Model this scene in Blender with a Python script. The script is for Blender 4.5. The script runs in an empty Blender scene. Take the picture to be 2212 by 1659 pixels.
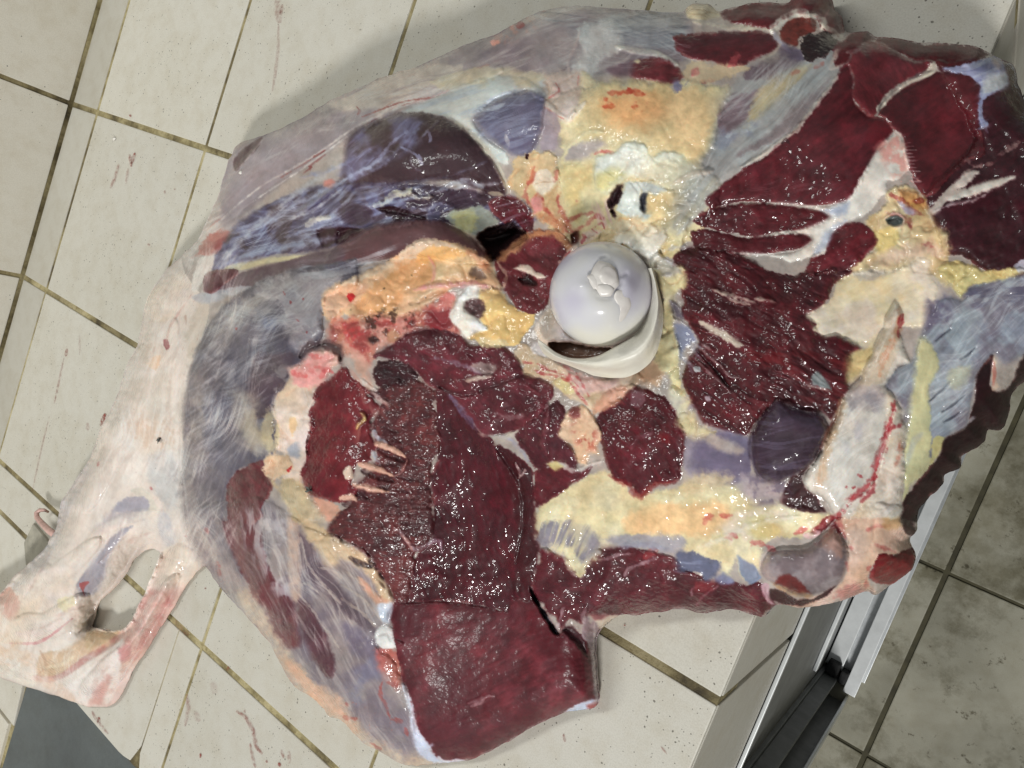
import bpy, bmesh, math, random
import numpy as np
from mathutils import Vector, Matrix

SC = bpy.context.scene
COL = SC.collection

# ------------------------------------------------------------------ camera, world, lamps, exposure
RW = np.array([[0.78190672, 0.34100185, -0.52186169],
               [0.34963767, -0.93295173, -0.08575878],
               [-0.51611567, -0.11540714, -0.84870832]])
CAM = np.array([0.83475295, -0.030761, 0.54817139])
T = 0.25                      # counter tile pitch, metres
FOC, CX, CY = 1661.0, 1106.0, 829.5


def ray(u, v):
    u = np.asarray(u, float); v = np.asarray(v, float)
    d = np.stack([(u - CX) / FOC, (v - CY) / FOC, np.ones_like(u)], -1)
    return d @ RW


def at(u, v, z):
    """world point at height z seen along the photograph's sight line u, v"""
    d = ray(u, v)
    s = (np.asarray(z) - CAM[2]) / d[..., 2]
    return CAM + s[..., None] * d


def on_x(u, v, x):
    d = ray(u, v)
    s = (x - CAM[0]) / d[..., 0]
    return CAM + s[..., None] * d


cam_data = bpy.data.cameras.new("camera")
cam = bpy.data.objects.new("camera", cam_data)
COL.objects.link(cam)
cam_data.sensor_fit = 'HORIZONTAL'
cam_data.sensor_width = 36.0
cam_data.lens = 36.0 * FOC / 2212.0
cam_data.clip_start = 0.01
cam_data.clip_end = 50.0
M = np.eye(4)
M[:3, 0] = RW[0]; M[:3, 1] = -RW[1]; M[:3, 2] = -RW[2]; M[:3, 3] = CAM
cam.matrix_world = Matrix(M.tolist())
SC.camera = cam

world = bpy.data.worlds.new("World")
SC.world = world
world.use_nodes = True
bg = world.node_tree.nodes["Background"]
bg.inputs[0].default_value = (0.97, 1.0, 1.0, 1)
bg.inputs[1].default_value = 0.17


def area_lamp(name, loc, target, size, watts, color):
    l = bpy.data.lights.new(name, 'AREA')
    l.shape = 'RECTANGLE'; l.size = size[0]; l.size_y = size[1]
    l.energy = watts; l.color = color
    o = bpy.data.objects.new(name, l); COL.objects.link(o)
    o.location = loc
    o.rotation_euler = (Vector(target) - Vector(loc)).to_track_quat('-Z', 'Y').to_euler()
    return o


# the lamp that casts the shadows and the glints, over the counter's front; an unseen fill lamp, added to brighten the wall side
area_lamp("ceiling_lamp", (2.45, -2.75, 2.50), (0.55, -0.05, 0.05), (0.72, 0.42), 122.0, (1.0, 0.992, 0.97))
area_lamp("wall_side_fill", (-0.10, 0.15, 1.70), (0.15, -0.15, 0.0), (0.9, 0.22), 12.0, (0.98, 1.0, 0.97))

SC.view_settings.view_transform = 'Standard'
SC.view_settings.look = 'None'
SC.view_settings.exposure = 0.0
SC.view_settings.gamma = 1.0
SC.cycles.max_bounces = 6
SC.cycles.use_denoising = True


# ------------------------------------------------------------------ helpers
def lin(c):
    c = np.asarray(c, float) / 255.0
    return np.where(c <= 0.04045, c / 12.92, ((c + 0.055) / 1.055) ** 2.4)


def linc(*c):
    r = lin(c); return (float(r[0]), float(r[1]), float(r[2]), 1.0)


def tag(o, label=None, cat=None, group=None, kind=None):
    if label: o['label'] = label
    if cat: o['category'] = cat
    if group: o['group'] = group
    if kind: o['kind'] = kind
    return o


def empty(name, loc=(0, 0, 0)):
    o = bpy.data.objects.new(name, None); COL.objects.link(o)
    o.location = loc; o.empty_display_size = 0.05
    return o


def link(name, me, mat=None, parent=None, loc=None):
    o = bpy.data.objects.new(name, me); COL.objects.link(o)
    if mat: me.materials.append(mat)
    if parent:
        o.parent = parent
        pl = parent.matrix_basis.translation
        o.location = Vector(loc or (0, 0, 0)) - Vector(pl)
    elif loc: o.location = loc
    return o


def mesh_np(name, verts, faces, smooth=True, cols=None, gloss=None, bead=None):
    """faces: (n,4) int array or list of lists"""
    me = bpy.data.meshes.new(name)
    if isinstance(faces, np.ndarray) and faces.ndim == 2:
        n, k = faces.shape
        me.vertices.add(len(verts)); me.vertices.foreach_set('co', np.asarray(verts, np.float32).ravel())
        me.loops.add(n * k); me.loops.foreach_set('vertex_index', faces.astype(np.int32).ravel())
        me.polygons.add(n)
        me.polygons.foreach_set('loop_start', np.arange(0, n * k, k, dtype=np.int32))
        me.polygons.foreach_set('loop_total', np.full(n, k, np.int32))
        me.update(calc_edges=True)
    else:
        me.from_pydata([tuple(map(float, v)) for v in verts], [], [list(map(int, f)) for f in faces])
    if smooth:
        me.polygons.foreach_set('use_smooth', np.ones(len(me.polygons), bool))
    if cols is not None:
        a = me.color_attributes.new('Col', 'FLOAT_COLOR', 'POINT')
        c4 = np.ones((len(verts), 4), np.float32); c4[:, :3] = cols
        a.data.foreach_set('color', c4.ravel())
    if bead is not None:
        a = me.attributes.new('bead', 'FLOAT', 'POINT')
        a.data.foreach_set('value', np.asarray(bead, np.float32))
    if gloss is not None:
        a = me.attributes.new('gloss', 'FLOAT', 'POINT')
        a.data.foreach_set('value', np.asarray(gloss, np.float32))
    return me


class NT:
    def __init__(s, name):
        s.m = bpy.data.materials.new(name); s.m.use_nodes = True
        s.t = s.m.node_tree; s.b = s.t.nodes['Principled BSDF']

    def n(s, typ, **kw):
        x = s.t.nodes.new(typ)
        for k, v in kw.items():
            if k.startswith('i_'):
                x.inputs[k[2:].replace('_', ' ')].default_value = v
            else: setattr(x, k, v)
        return x

    def l(s, a, b): s.t.links.new(a, b)

    def noise(s, scale, detail=4, rough=0.6, vec=None, dim='3D'):
        x = s.n('ShaderNodeTexNoise', i_Scale=scale, i_Detail=detail, i_Roughness=rough)
        s.l(vec or s.coord(), x.inputs['Vector']); return x

    def coord(s):
        if not hasattr(s, 'c'): s.c = s.n('ShaderNodeTexCoord')
        return s.c.outputs['Object']

    def ramp(s, fac, stops):
        r = s.n('ShaderNodeValToRGB'); e = r.color_ramp.elements
        while len(e) < len(stops): e.new(0.5)
        for q, (p, c) in zip(e, stops): q.position = p; q.color = c
        s.l(fac, r.inputs[0]); return r.outputs[0]

    def mix(s, a, b, fac, mode='MIX'):
        m = s.n('ShaderNodeMix', data_type='RGBA', blend_type=mode)
        for sock, val in ((m.inputs[0], fac), (m.inputs[6], a), (m.inputs[7], b)):
            if hasattr(val, 'is_linked'): s.l(val, sock)
            else: sock.default_value = val
        return m.outputs[2]

    def bump(s, h, strength, dist, prev=None):
        b = s.n('ShaderNodeBump', i_Strength=strength, i_Distance=dist)
        s.l(h, b.inputs['Height'])
        if prev is not None: s.l(prev, b.inputs['Normal'])
        return b.outputs[0]


def tube(name, pts, radii, mat, parent=None, sides=8, squash=1.0):
    """tapered tube through points, closed ends"""
    P = [Vector(p) for p in pts]
    vs, fs = [], []
    n = len(P)
    up = Vector((0, 0, 1))
    for i, p in enumerate(P):
        d = (P[min(i + 1, n - 1)] - P[max(i - 1, 0)]).normalized()
        a = d.cross(up)
        if a.length < 1e-4: a = Vector((1, 0, 0))
        a.normalize(); b = a.cross(d)
        r = radii[i] if hasattr(radii, '__len__') else radii
        for k in range(sides):
            t = 2 * math.pi * k / sides
            vs.append(p + a * (r * math.cos(t)) + b * (r * squash * math.sin(t)))
    for i in range(n - 1):
        for k in range(sides):
            k2 = (k + 1) % sides
            fs.append((i * sides + k, i * sides + k2, (i + 1) * sides + k2, (i + 1) * sides + k))
    fs.append(tuple(range(sides))[::-1]); fs.append(tuple((n - 1) * sides + k for k in range(sides)))
    me = mesh_np(name, vs, fs)
    return link(name, me, mat, parent)


def box_mesh(name, lo, hi, bev=0.0, seg=2):
    bm = bmesh.new()
    bmesh.ops.create_cube(bm, size=1.0)
    lo = Vector(lo); hi = Vector(hi)
    for v in bm.verts:
        v.co = Vector([lo[i] + (v.co[i] + 0.5) * (hi[i] - lo[i]) for i in range(3)])
    if bev: bmesh.ops.bevel(bm, geom=bm.edges[:], offset=bev, segments=seg, affect='EDGES', profile=0.6)
    me = bpy.data.meshes.new(name); bm.to_mesh(me); bm.free()
    return me


def prism_mesh(name, poly, z0, z1, bev=0.0):
    bm = bmesh.new()
    vs = [bm.verts.new((p[0], p[1], z0)) for p in poly]
    f = bm.faces.new(vs)
    if f.normal.z < 0 or sum((poly[i][0] * poly[(i + 1) % len(poly)][1] - poly[(i + 1) % len(poly)][0] * poly[i][1]) for i in range(len(poly))) < 0:
        bmesh.ops.reverse_faces(bm, faces=[f])
    r = bmesh.ops.extrude_face_region(bm, geom=[f])
    top = [v for v in r['geom'] if isinstance(v, bmesh.types.BMVert)]
    for v in top: v.co.z = z1
    bmesh.ops.recalc_face_normals(bm, faces=bm.faces[:])
    if bev:
        es = [e for e in bm.edges if all(abs(v.co.z - z1) < 1e-7 for v in e.verts)]
        bmesh.ops.bevel(bm, geom=es, offset=bev, segments=2, affect='EDGES', profile=0.6)
    me = bpy.data.meshes.new(name); bm.to_mesh(me); bm.free()
    return me


# ------------------------------------------------------------------ setting materials
def tile_material(name, base, dirt, speck_amount=0.62, speck=True, rough=0.32):
    t = NT(name)
    n1 = t.noise(5.0, 5, 0.6)
    c = t.ramp(n1.outputs[0], [(0.3, base), (0.75, dirt)])
    inf = t.n('ShaderNodeObjectInfo')
    hv = t.n('ShaderNodeHueSaturation')
    mr = t.n('ShaderNodeMapRange'); mr.inputs[3].default_value = 0.95; mr.inputs[4].default_value = 1.05
    t.l(inf.outputs['Random'], mr.inputs[0]); t.l(mr.outputs[0], hv.inputs['Value']); t.l(c, hv.inputs['Color'])
    c = hv.outputs[0]
    nm = t.noise(38.0, 6, 0.7)
    c = t.mix(c, (0.78, 0.72, 0.62, 1), t.ramp(nm.outputs[0], [(0.45, (0, 0, 0, 1)), (0.8, (0.55, 0.55, 0.55, 1))]), 'MULTIPLY')
    ng = t.noise(900.0, 2, 0.5)
    c = t.mix(c, (0.80, 0.79, 0.77, 1), t.ramp(ng.outputs[0], [(0.4, (0, 0, 0, 1)), (0.7, (0.6, 0.6, 0.6, 1))]), 'MULTIPLY')
    if speck:
        for sc, th in ((210.0, 0.17), (420.0, 0.20)):
            w = t.noise(60.0, 2, 0.5)
            mv = t.n('ShaderNodeVectorMath', operation='MULTIPLY_ADD')
            t.l(w.outputs['Color'], mv.inputs[0]); mv.inputs[1].default_value = (0.006, 0.006, 0.0); t.l(t.coord(), mv.inputs[2])
            vo = t.n('ShaderNodeTexVoronoi', i_Scale=sc); t.l(mv.outputs[0], vo.inputs['Vector'])
            dots = t.n('ShaderNodeMath', operation='LESS_THAN'); t.l(vo.outputs['Distance'], dots.inputs[0]); dots.inputs[1].default_value = th
            sel = t.n('ShaderNodeSeparateColor'); t.l(vo.outputs['Color'], sel.inputs[0])
            patch = t.noise(9.0, 3, 0.6)
            thr = t.n('ShaderNodeMath', operation='MULTIPLY_ADD'); t.l(patch.outputs[0], thr.inputs[0]); thr.inputs[1].default_value = 0.9; thr.inputs[2].default_value = -speck_amount + 0.28
            on = t.n('ShaderNodeMath', operation='LESS_THAN'); t.l(sel.outputs[0], on.inputs[0]); t.l(thr.outputs[0], on.inputs[1])
            mu = t.n('ShaderNodeMath', operation='MULTIPLY'); t.l(dots.outputs[0], mu.inputs[0]); t.l(on.outputs[0], mu.inputs[1])
            m2 = t.n('ShaderNodeMath', operation='MULTIPLY'); t.l(mu.outputs[0], m2.inputs[0]); m2.inputs[1].default_value = 0.72
            c = t.mix(c, linc(70, 66, 56), m2.outputs[0])
    t.l(c, t.b.inputs['Base Color'])
    r = t.ramp(nm.outputs[0], [(0.3, (rough, rough, rough, 1)), (0.75, (rough + 0.2,) * 3 + (1,))])
    t.l(r, t.b.inputs['Roughness'])
    t.b.inputs['Specular IOR Level'].default_value = 0.35
    t.l(t.bump(n1.outputs[0], 0.06, 0.004), t.b.inputs['Normal'])
    return t.m


def grout_material():
    t = NT('grout')
    n1 = t.noise(26.0, 4, 0.6); n2 = t.noise(260.0, 4, 0.7); n3 = t.noise(5.0, 2, 0.5)
    c = t.ramp(n1.outputs[0], [(0.34, linc(84, 74, 50)), (0.45, linc(142, 130, 92)), (0.55, linc(178, 166, 124)), (0.7, linc(200, 188, 150))])
    d = t.ramp(n3.outputs[0], [(0.43, (0.30, 0.27, 0.22, 1)), (0.54, (1, 1, 1, 1))])
    c = t.mix(c, d, 0.7, 'MULTIPLY')
    c = t.mix(c, (0.62, 0.57, 0.48, 1), t.ramp(n2.outputs[0], [(0.5, (0, 0, 0, 1)), (0.7, (1, 1, 1, 1))]), 'MULTIPLY')
    t.l(c, t.b.inputs['Base Color']); t.b.inputs['Roughness'].default_value = 0.75
    t.l(t.bump(n2.outputs[0], 0.6, 0.003), t.b.inputs['Normal'])
    return t.m


def simple(name, col, rough=0.5, metal=0.0, nscale=None, var=0.3, bump=0.0, spec=0.5):
    t = NT(name)
    if nscale:
        n = t.noise(nscale, 5, 0.65)
        k0, k1 = 1 - var, 1 + var
        c = t.ramp(n.outputs[0], [(0.3, tuple(x * k0 for x in col[:3]) + (1,)), (0.7, tuple(min(1, x * k1) for x in col[:3]) + (1,))])
        t.l(c, t.b.inputs['Base Color'])
        if bump: t.l(t.bump(n.outputs[0], bump, 0.003), t.b.inputs['Normal'])
    else: t.b.inputs['Base Color'].default_value = col
    t.b.inputs['Roughness'].default_value = rough; t.b.inputs['Metallic'].default_value = metal
    t.b.inputs['Specular IOR Level'].default_value = spec
    return t.m


MAT_TILE = tile_material('glazed_tile', linc(211, 208, 198), linc(203, 199, 186))
MAT_WALL = tile_material('wall_tile', linc(218, 214, 203), linc(210, 205, 191), speck_amount=0.75)
MAT_EDGE = tile_material('edge_tile', linc(196, 193, 183), linc(186, 182, 170), speck=False)
MAT_GROUT = grout_material()
MAT_SLATE = tile_material('slate_tile', linc(106, 112, 112), linc(84, 89, 90), speck=False, rough=0.5)

# ------------------------------------------------------------------ counter, wall, floor
counter = empty('tiled_counter', (0.2, -0.2, -0.02))
tag(counter, 'counter of speckled beige tiles with stained grout, under the raw beef leg', 'counter')
X0W = -1.27 * T                       # wall plane
XF = 3.0 * T                          # front edge
YE = -2.716 * T                       # end of the counter at the slate
rng = random.Random(4)


def tile_obj(k0, k1, m0, m1, mat, gk=0.0018, gm=0.0034, parent=counter, dz=0.0):
    lo = (k0 * T + gk, -m1 * T + gm, -0.010); hi = (k1 * T - gk, -m0 * T - gm, dz)
    cx, cy = (lo[0] + hi[0]) / 2, (lo[1] + hi[1]) / 2
    me = box_mesh('tile', (lo[0] - cx, lo[1] - cy, lo[2]), (hi[0] - cx, hi[1] - cy, hi[2]), 0.0012)
    o = link('tile', me, mat, parent, (cx, cy, 0))
    o.rotation_euler = (rng.uniform(-1, 1) * 0.0015, rng.uniform(-1, 1) * 0.0015, 0)
    return o


for k in range(-1, 3):
    for m in range(-4, 2):
        tile_obj(k, k + 1, m, m + 1, MAT_TILE, 0.0026 if k < 1 else 0.0018, dz=rng.uniform(-0.0004, 0.0004))
for m in range(-4, 2): tile_obj(-1.27, -1, m, m + 1, MAT_EDGE, 0.0026)
# last row, cut short where the slate is let in
tile_obj(-1, 0, 2.0, 2.24, MAT_TILE); tile_obj(-1.27, -1, 2.0, 2.24, MAT_EDGE)
tile_obj(-1.27, 0, 2.24, 2.716, MAT_TILE)
me = prism_mesh('tile', [(0.0026, -2 * T - 0.0044), (0.83 * T, -2 * T - 0.0044), (0.83 * T, -2.60 * T), (0.79 * T, -2.70 * T), (0.74 * T, YE + 0.001), (0.70 * T, YE), (0.0026, YE)], -0.010, 0.0, 0.0012)
link('tile', me, MAT_TILE, counter)
me = prism_mesh('tile', [(0.835 * T, -2 * T - 0.0044), (T - 0.0026, -2 * T - 0.0044), (T - 0.0018, -3 * T + 0.0034), (0.862 * T, -3 * T + 0.0034), (0.862 * T, -2.69 * T), (0.838 * T, -2.63 * T)], -0.010, 0.0, 0.0012)
link('tile', me, MAT_TILE, counter)
for k in (1, 2):
    for m in (2, 3, 4, 5): tile_obj(k, k + 1, m, m + 1, MAT_TILE)
for m in (3, 4, 5): tile_obj(0.862, 1, m, m + 1, MAT_TILE)
# mortar bed under the tiles
me = prism_mesh('mortar', [(X0W, 4 * T), (XF - 0.002, 4 * T), (XF - 0.002, -6.0 * T), (0.858 * T, -6.0 * T), (0.858 * T, -2.70 * T), (0.82 * T, YE + 0.002), (X0W, YE + 0.002)], -0.05, -0.0011)
link('mortar', me, MAT_GROUT, counter)
# front face tiles
me = prism_mesh('counter_body', [(X0W, 4 * T), (XF - 0.012, 4 * T), (XF - 0.012, -6.0 * T), (0.9 * T, -6.0 * T), (0.9 * T, YE + 0.004), (X0W, YE + 0.004)], -0.74, -0.052)
link('counter_body', me, simple('cement', linc(150, 146, 134), 0.85, 0, 30, 0.15, 0.3), counter)
for m in range(-4, 6):
    y1, y0 = -m * T - 0.0035, -(m + 1) * T + 0.0035
    if m == 0: pass
    b = box_mesh('tile', (XF - 0.010, y0, -0.235), (XF - 0.001, y1, -0.004), 0.0010)
    link('tile', b, MAT_EDGE, counter)

wall = empty('tiled_wall', (X0W, 0, 0.0))
tag(wall, None, None, None, 'structure')
wall.name = 'wall'
for m in range(-4, 6):
    for j in range(2):
        z0 = 0.004 + j * 0.25
        b = box_mesh('tile', (X0W - 0.012, -(m + 1) * T + 0.003, z0), (X0W - 0.0005, -m * T - 0.003, z0 + 0.244), 0.001)
        link('tile', b, MAT_WALL, wall)
b = box_mesh('mortar', (X0W - 0.05, -6.0 * T, -0.75), (X0W - 0.0022, 4.2 * T, 0.6))
link('mortar', b, MAT_GROUT, wall)

# slate and lower ledge beyond the counter end
ledge = empty('ledge', (0.05, -0.8, -0.02)); tag(ledge, None, None, None, 'structure')
b = prism_mesh('slate_tile', [(-0.145 * T, -6.0 * T), (-0.160 * T, -2.85 * T), (-0.175 * T, YE - 0.0005), (0.856 * T, YE - 0.0005), (0.856 * T, -6.0 * T)], -0.03, -0.006, 0.001)
link('slate_tile', b, MAT_SLATE, ledge)
for (a0, a1, y0, y1) in ((-1.27, -0.205, -3.15, -2.73), (-1.27, -0.205, -4.2, -3.17)):
    b = prism_mesh('tile', [(a0 * T, y0 * T), (a1 * T + 0.012, y0 * T), (a1 * T, y1 * T), (a0 * T, y1 * T)], -0.03, -0.004, 0.001)
    link('tile', b, MAT_WALL, ledge)
b = prism_mesh('mortar', [(-1.27 * T, -6.0 * T), (0.856 * T, -6.0 * T), (0.856 * T, YE - 0.001), (-1.27 * T, YE - 0.001)], -0.06, -0.0085)
link('mortar', b, MAT_GROUT, ledge)

# floor
ZF = -0.75
MAT_FLOOR = tile_material('floor_tile', linc(176, 173, 156), linc(120, 118, 102), speck=False, rough=0.45)
nt_ = MAT_FLOOR.node_tree; bs_ = nt_.nodes['Principled BSDF']; src_ = bs_.inputs['Base Color'].links[0].from_socket
tcx = nt_.nodes.new('ShaderNodeNewGeometry')


def grime(scale, lo, hi, col, src):
    a = nt_.nodes.new('ShaderNodeTexNoise'); a.inputs['Scale'].default_value = scale; a.inputs['Detail'].default_value = 6; a.inputs['Roughness'].default_value = 0.72
    nt_.links.new(tcx.outputs['Position'], a.inputs['Vector'])
    r = nt_.nodes.new('ShaderNodeValToRGB'); r.color_ramp.elements[0].position = lo; r.color_ramp.elements[1].position = hi
    nt_.links.new(a.outputs[0], r.inputs[0])
    m = nt_.nodes.new('ShaderNodeMix'); m.data_type = 'RGBA'; m.blend_type = 'MULTIPLY'; m.inputs[7].default_value = col
    nt_.links.new(r.outputs[0], m.inputs[0]); nt_.links.new(src, m.inputs[6]); return m.outputs[2]


src_ = grime(9.0, 0.52, 0.66, (0.50, 0.48, 0.40, 1), src_)
src_ = grime(46.0, 0.60, 0.68, (0.30, 0.27, 0.20, 1), src_)
nt_.links.new(grime(4.0, 0.5, 0.62, (0.62, 0.60, 0.52, 1), src_), bs_.inputs['Base Color'])
floor = empty('floor', (1.0, -0.2, ZF)); tag(floor, None, None, None, 'structure')
fm = box_mesh('tile', (-0.1465, -0.1475, -0.01), (0.1465, 0.1475, 0.0), 0.0015)
fm.materials.append(MAT_FLOOR)
FX, FY = 0.848, -0.20
for i in range(-5, 6):
    for j in range(-8, 5):
        if i < -1 and j > -5: continue
        o = bpy.data.objects.new('tile', fm); COL.objects.link(o); o.parent = floor
        o.location = Vector((FX + (i + 0.5) * 0.30, FY + (j + 0.5) * 0.30, ZF)) - Vector(floor.location)
b = box_mesh('mortar', (-0.7, -2.7, ZF - 0.05), (2.8, 1.6, ZF - 0.0025))
link('mortar', b, simple('floor_grout', linc(70, 66, 46), 0.8, 0, 30.0, 0.5), floor)

# aluminium sliding frame under the counter front
MAT_ALU = simple('brushed_aluminium', (0.62, 0.64, 0.65, 1), 0.38, 1.0, 60.0, 0.12)
MAT_ALUW = simple('pale_aluminium', (0.72, 0.74, 0.74, 1), 0.45, 0.35, 40.0, 0.1)
MAT_ALUD = simple('dark_aluminium', (0.17, 0.175, 0.175, 1), 0.45, 0.4, 30.0, 0.25)
MAT_RUB = simple('rubber', (0.012, 0.012, 0.012, 1), 0.8, 0, 200.0, 0.4)
frame = empty('sliding_frame', (0.78, -0.3, ZF))
tag(frame, 'aluminium sliding door frame with pale bottom tracks, below the counter front on the tiled floor', 'door frame')
def fbox(name, lo, hi, mat, bev=0.0008):
    return link(name, box_mesh(name, lo, hi, bev), mat, frame)


YJ = -0.405
fbox('top_edge', (0.7495, -1.0, -0.243), (0.7535, 0.9, -0.2365), MAT_ALUW)
fbox('door_panel', (0.7465, YJ, ZF + 0.01), (0.7500, 0.9, -0.244), MAT_ALUD)
fbox('track', (0.7520, YJ + 0.010, ZF + 0.001), (0.7760, 0.9, ZF + 0.020), MAT_ALUW)
fbox('track', (0.7880, YJ - 0.020, ZF + 0.001), (0.8060, 0.9, ZF + 0.020), MAT_ALUW)
fbox('track', (0.7505, YJ + 0.030, ZF + 0.15), (0.7555, 0.9, ZF + 0.165), MAT_ALUW)
fbox('track_bed', (0.7500, YJ + 0.002, ZF + 0.0005), (0.8100, 0.9, ZF + 0.004), MAT_ALU)
fbox('jamb', (0.7505, YJ - 0.075, ZF + 0.002), (0.7560, YJ - 0.0, -0.245), MAT_ALUD)
fbox('jamb_rib', (0.7562, YJ - 0.012, ZF + 0.002), (0.7760, YJ - 0.006, -0.27), MAT_ALUD)
fbox('jamb_rib', (0.7562, YJ - 0.047, ZF + 0.002), (0.7940, YJ - 0.040, -0.27), MAT_ALUD)
fbox('jamb_lip', (0.7942, YJ - 0.047, ZF + 0.002), (0.7980, YJ - 0.028, -0.27), MAT_ALU)
fbox('rubber_stop', (0.7560, YJ - 0.004, ZF + 0.004), (0.7740, YJ + 0.018, ZF + 0.032), MAT_RUB, 0.003)
fbox('rubber_stop', (0.7765, YJ - 0.010, ZF + 0.004), (0.7875, YJ + 0.010, ZF + 0.028), MAT_RUB, 0.003)
fbox('slot', (0.7560, YJ - 0.030, -0.50), (0.7572, YJ - 0.022, -0.46), MAT_RUB, 0.0004)

# =====================================================================================================
#  THE BEEF LEG: colours and relief are worked out on one sheet of points lying over the leg, then cut
#  into the muscles, fat pads, tendons and bones of which it is made
# =====================================================================================================
GX, GY, ST = -90.0, -70.0, 2.0
NW, NH = 1235, 905
U0, V0 = np.meshgrid(GX + ST * np.arange(NW), GY + ST * np.arange(NH))
RS = np.random.RandomState(11)
_nc = {}


def lattice(x, y, seed):
    """smooth value noise in [-1,1] at coordinates x, y (lattice units)"""
    rs = np.random.RandomState(seed)
    L = rs.uniform(-1, 1, (256, 256)).astype(np.float32)
    xi = np.floor(x).astype(int); yi = np.floor(y).astype(int)
    fx = (x - xi).astype(np.float32); fy = (y - yi).astype(np.float32)
    fx = fx * fx * (3 - 2 * fx); fy = fy * fy * (3 - 2 * fy)
    a = L[yi & 255, xi & 255]; b = L[yi & 255, (xi + 1) & 255]
    c = L[(yi + 1) & 255, xi & 255]; d = L[(yi + 1) & 255, (xi + 1) & 255]
    return (a * (1 - fx) + b * fx) * (1 - fy) + (c * (1 - fx) + d * fx) * fy


def fbm(u, v, scale, seed, oct=3, gain=0.55):
    r = 0; a = 1.0; t = 0
    for o in range(oct):
        k = 2.0 ** o
        ca, sa = math.cos(0.6 * o + seed), math.sin(0.6 * o + seed)
        r = r + a * lattice((u * ca - v * sa) * k / scale + 17.3 * o, (u * sa + v * ca) * k / scale + 5.1 * o, seed + o)
        t += a; a *= gain
    return r / t * 1.6


def field(scale, seed, oct=3, gain=0.55):
    key = (scale, seed, oct, gain)
    if key not in _nc: _nc[key] = fbm(U0, V0, scale, seed, oct, gain).astype(np.float32)
    return _nc[key]


def aniso(u, v, ang, lon, lat, seed, oct=2, wob=0.0):
    """streaky noise, long along ang (degrees, photograph axes)"""
    c, s = math.cos(math.radians(ang)), math.sin(math.radians(ang))
    x = u * c + v * s; y = -u * s + v * c
    if wob: y = y + wob * lattice(x / 70.0, y / 120.0, seed + 9)
    r = 0; a = 1.0; t = 0
    for o in range(oct):
        k = 2.0 ** o
        r = r + a * lattice(x * k / lon + 3.3 * o, y * k / lat, seed + o); t += a; a *= 0.6
    return r / t * 1.5


CAN = np.zeros((NH, NW, 3), np.float32) + np.array((168, 152, 148), np.float32)   # colour, sRGB 0..255
DZ = np.zeros((NH, NW), np.float32)          # relief, metres
GLO = np.full((NH, NW), 0.23, np.float32)     # roughness
LAB = np.zeros((NH, NW), np.int16)            # which part
WMEAT = np.full((NH, NW), 0.22, np.float32)       # how much cut-meat texture
PARTS = ['carcass_body']
CROP = {c: (i % 3 * 737.333, i // 3 * 553.0) for i, c in enumerate('abcdefghi')}


def K(crop, *pts):
    ox, oy = CROP[crop]
    return [(ox + x / 3.0, oy + y / 3.0) for x, y in pts]


def Z(*pts): return [(1152.1 + x * 0.23148, 466.3 + y * 0.23148) for x, y in pts]


def crv(pts, closed=True, n=4):
    P = np.array(pts, float)
    N = len(P); out = []
    rngi = range(N) if closed else range(N - 1)
    for i in rngi:
        if closed: p0, p1, p2, p3 = P[i - 1], P[i], P[(i + 1) % N], P[(i + 2) % N]
        else: p0, p1, p2, p3 = P[max(i - 1, 0)], P[i], P[i + 1], P[min(i + 2, N - 1)]
        for k in range(n):
            t = k / n
            q = 0.5 * (2 * p1 + (p2 - p0) * t + (2 * p0 - 5 * p1 + 4 * p2 - p3) * t * t + (3 * p1 - p0 - 3 * p2 + p3) * t ** 3)
            out.append(q * 0.65 + (p1 * (1 - t) + p2 * t) * 0.35)
    if not closed: out.append(P[-1])
    return np.array(out)


def window(P, pad):
    x0 = max(int((P[:, 0].min() - pad - GX) / ST), 0); x1 = min(int((P[:, 0].max() + pad - GX) / ST) + 2, NW)
    y0 = max(int((P[:, 1].min() - pad - GY) / ST), 0); y1 = min(int((P[:, 1].max() + pad - GY) / ST) + 2, NH)
    return (slice(y0, y1), slice(x0, x1)) if x1 > x0 and y1 > y0 else None


def segdist(px, py, P, closed):
    A = P; B = np.roll(P, -1, 0)
    if not closed: A, B = P[:-1], P[1:]
    best = np.full(px.shape, 1e9, np.float32); tt = np.zeros(px.shape, np.float32)
    n = len(A)
    for i in range(n):
        ax, ay = A[i]; dx, dy = B[i] - A[i]; L = dx * dx + dy * dy + 1e-9
        t = np.clip(((px - ax) * dx + (py - ay) * dy) / L, 0, 1)
        d = (px - ax - t * dx) ** 2 + (py - ay - t * dy) ** 2
        m = d < best
        best = np.where(m, d, best)
        if not closed: tt = np.where(m, (i + t) / n, tt)
    return np.sqrt(best), tt


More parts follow.
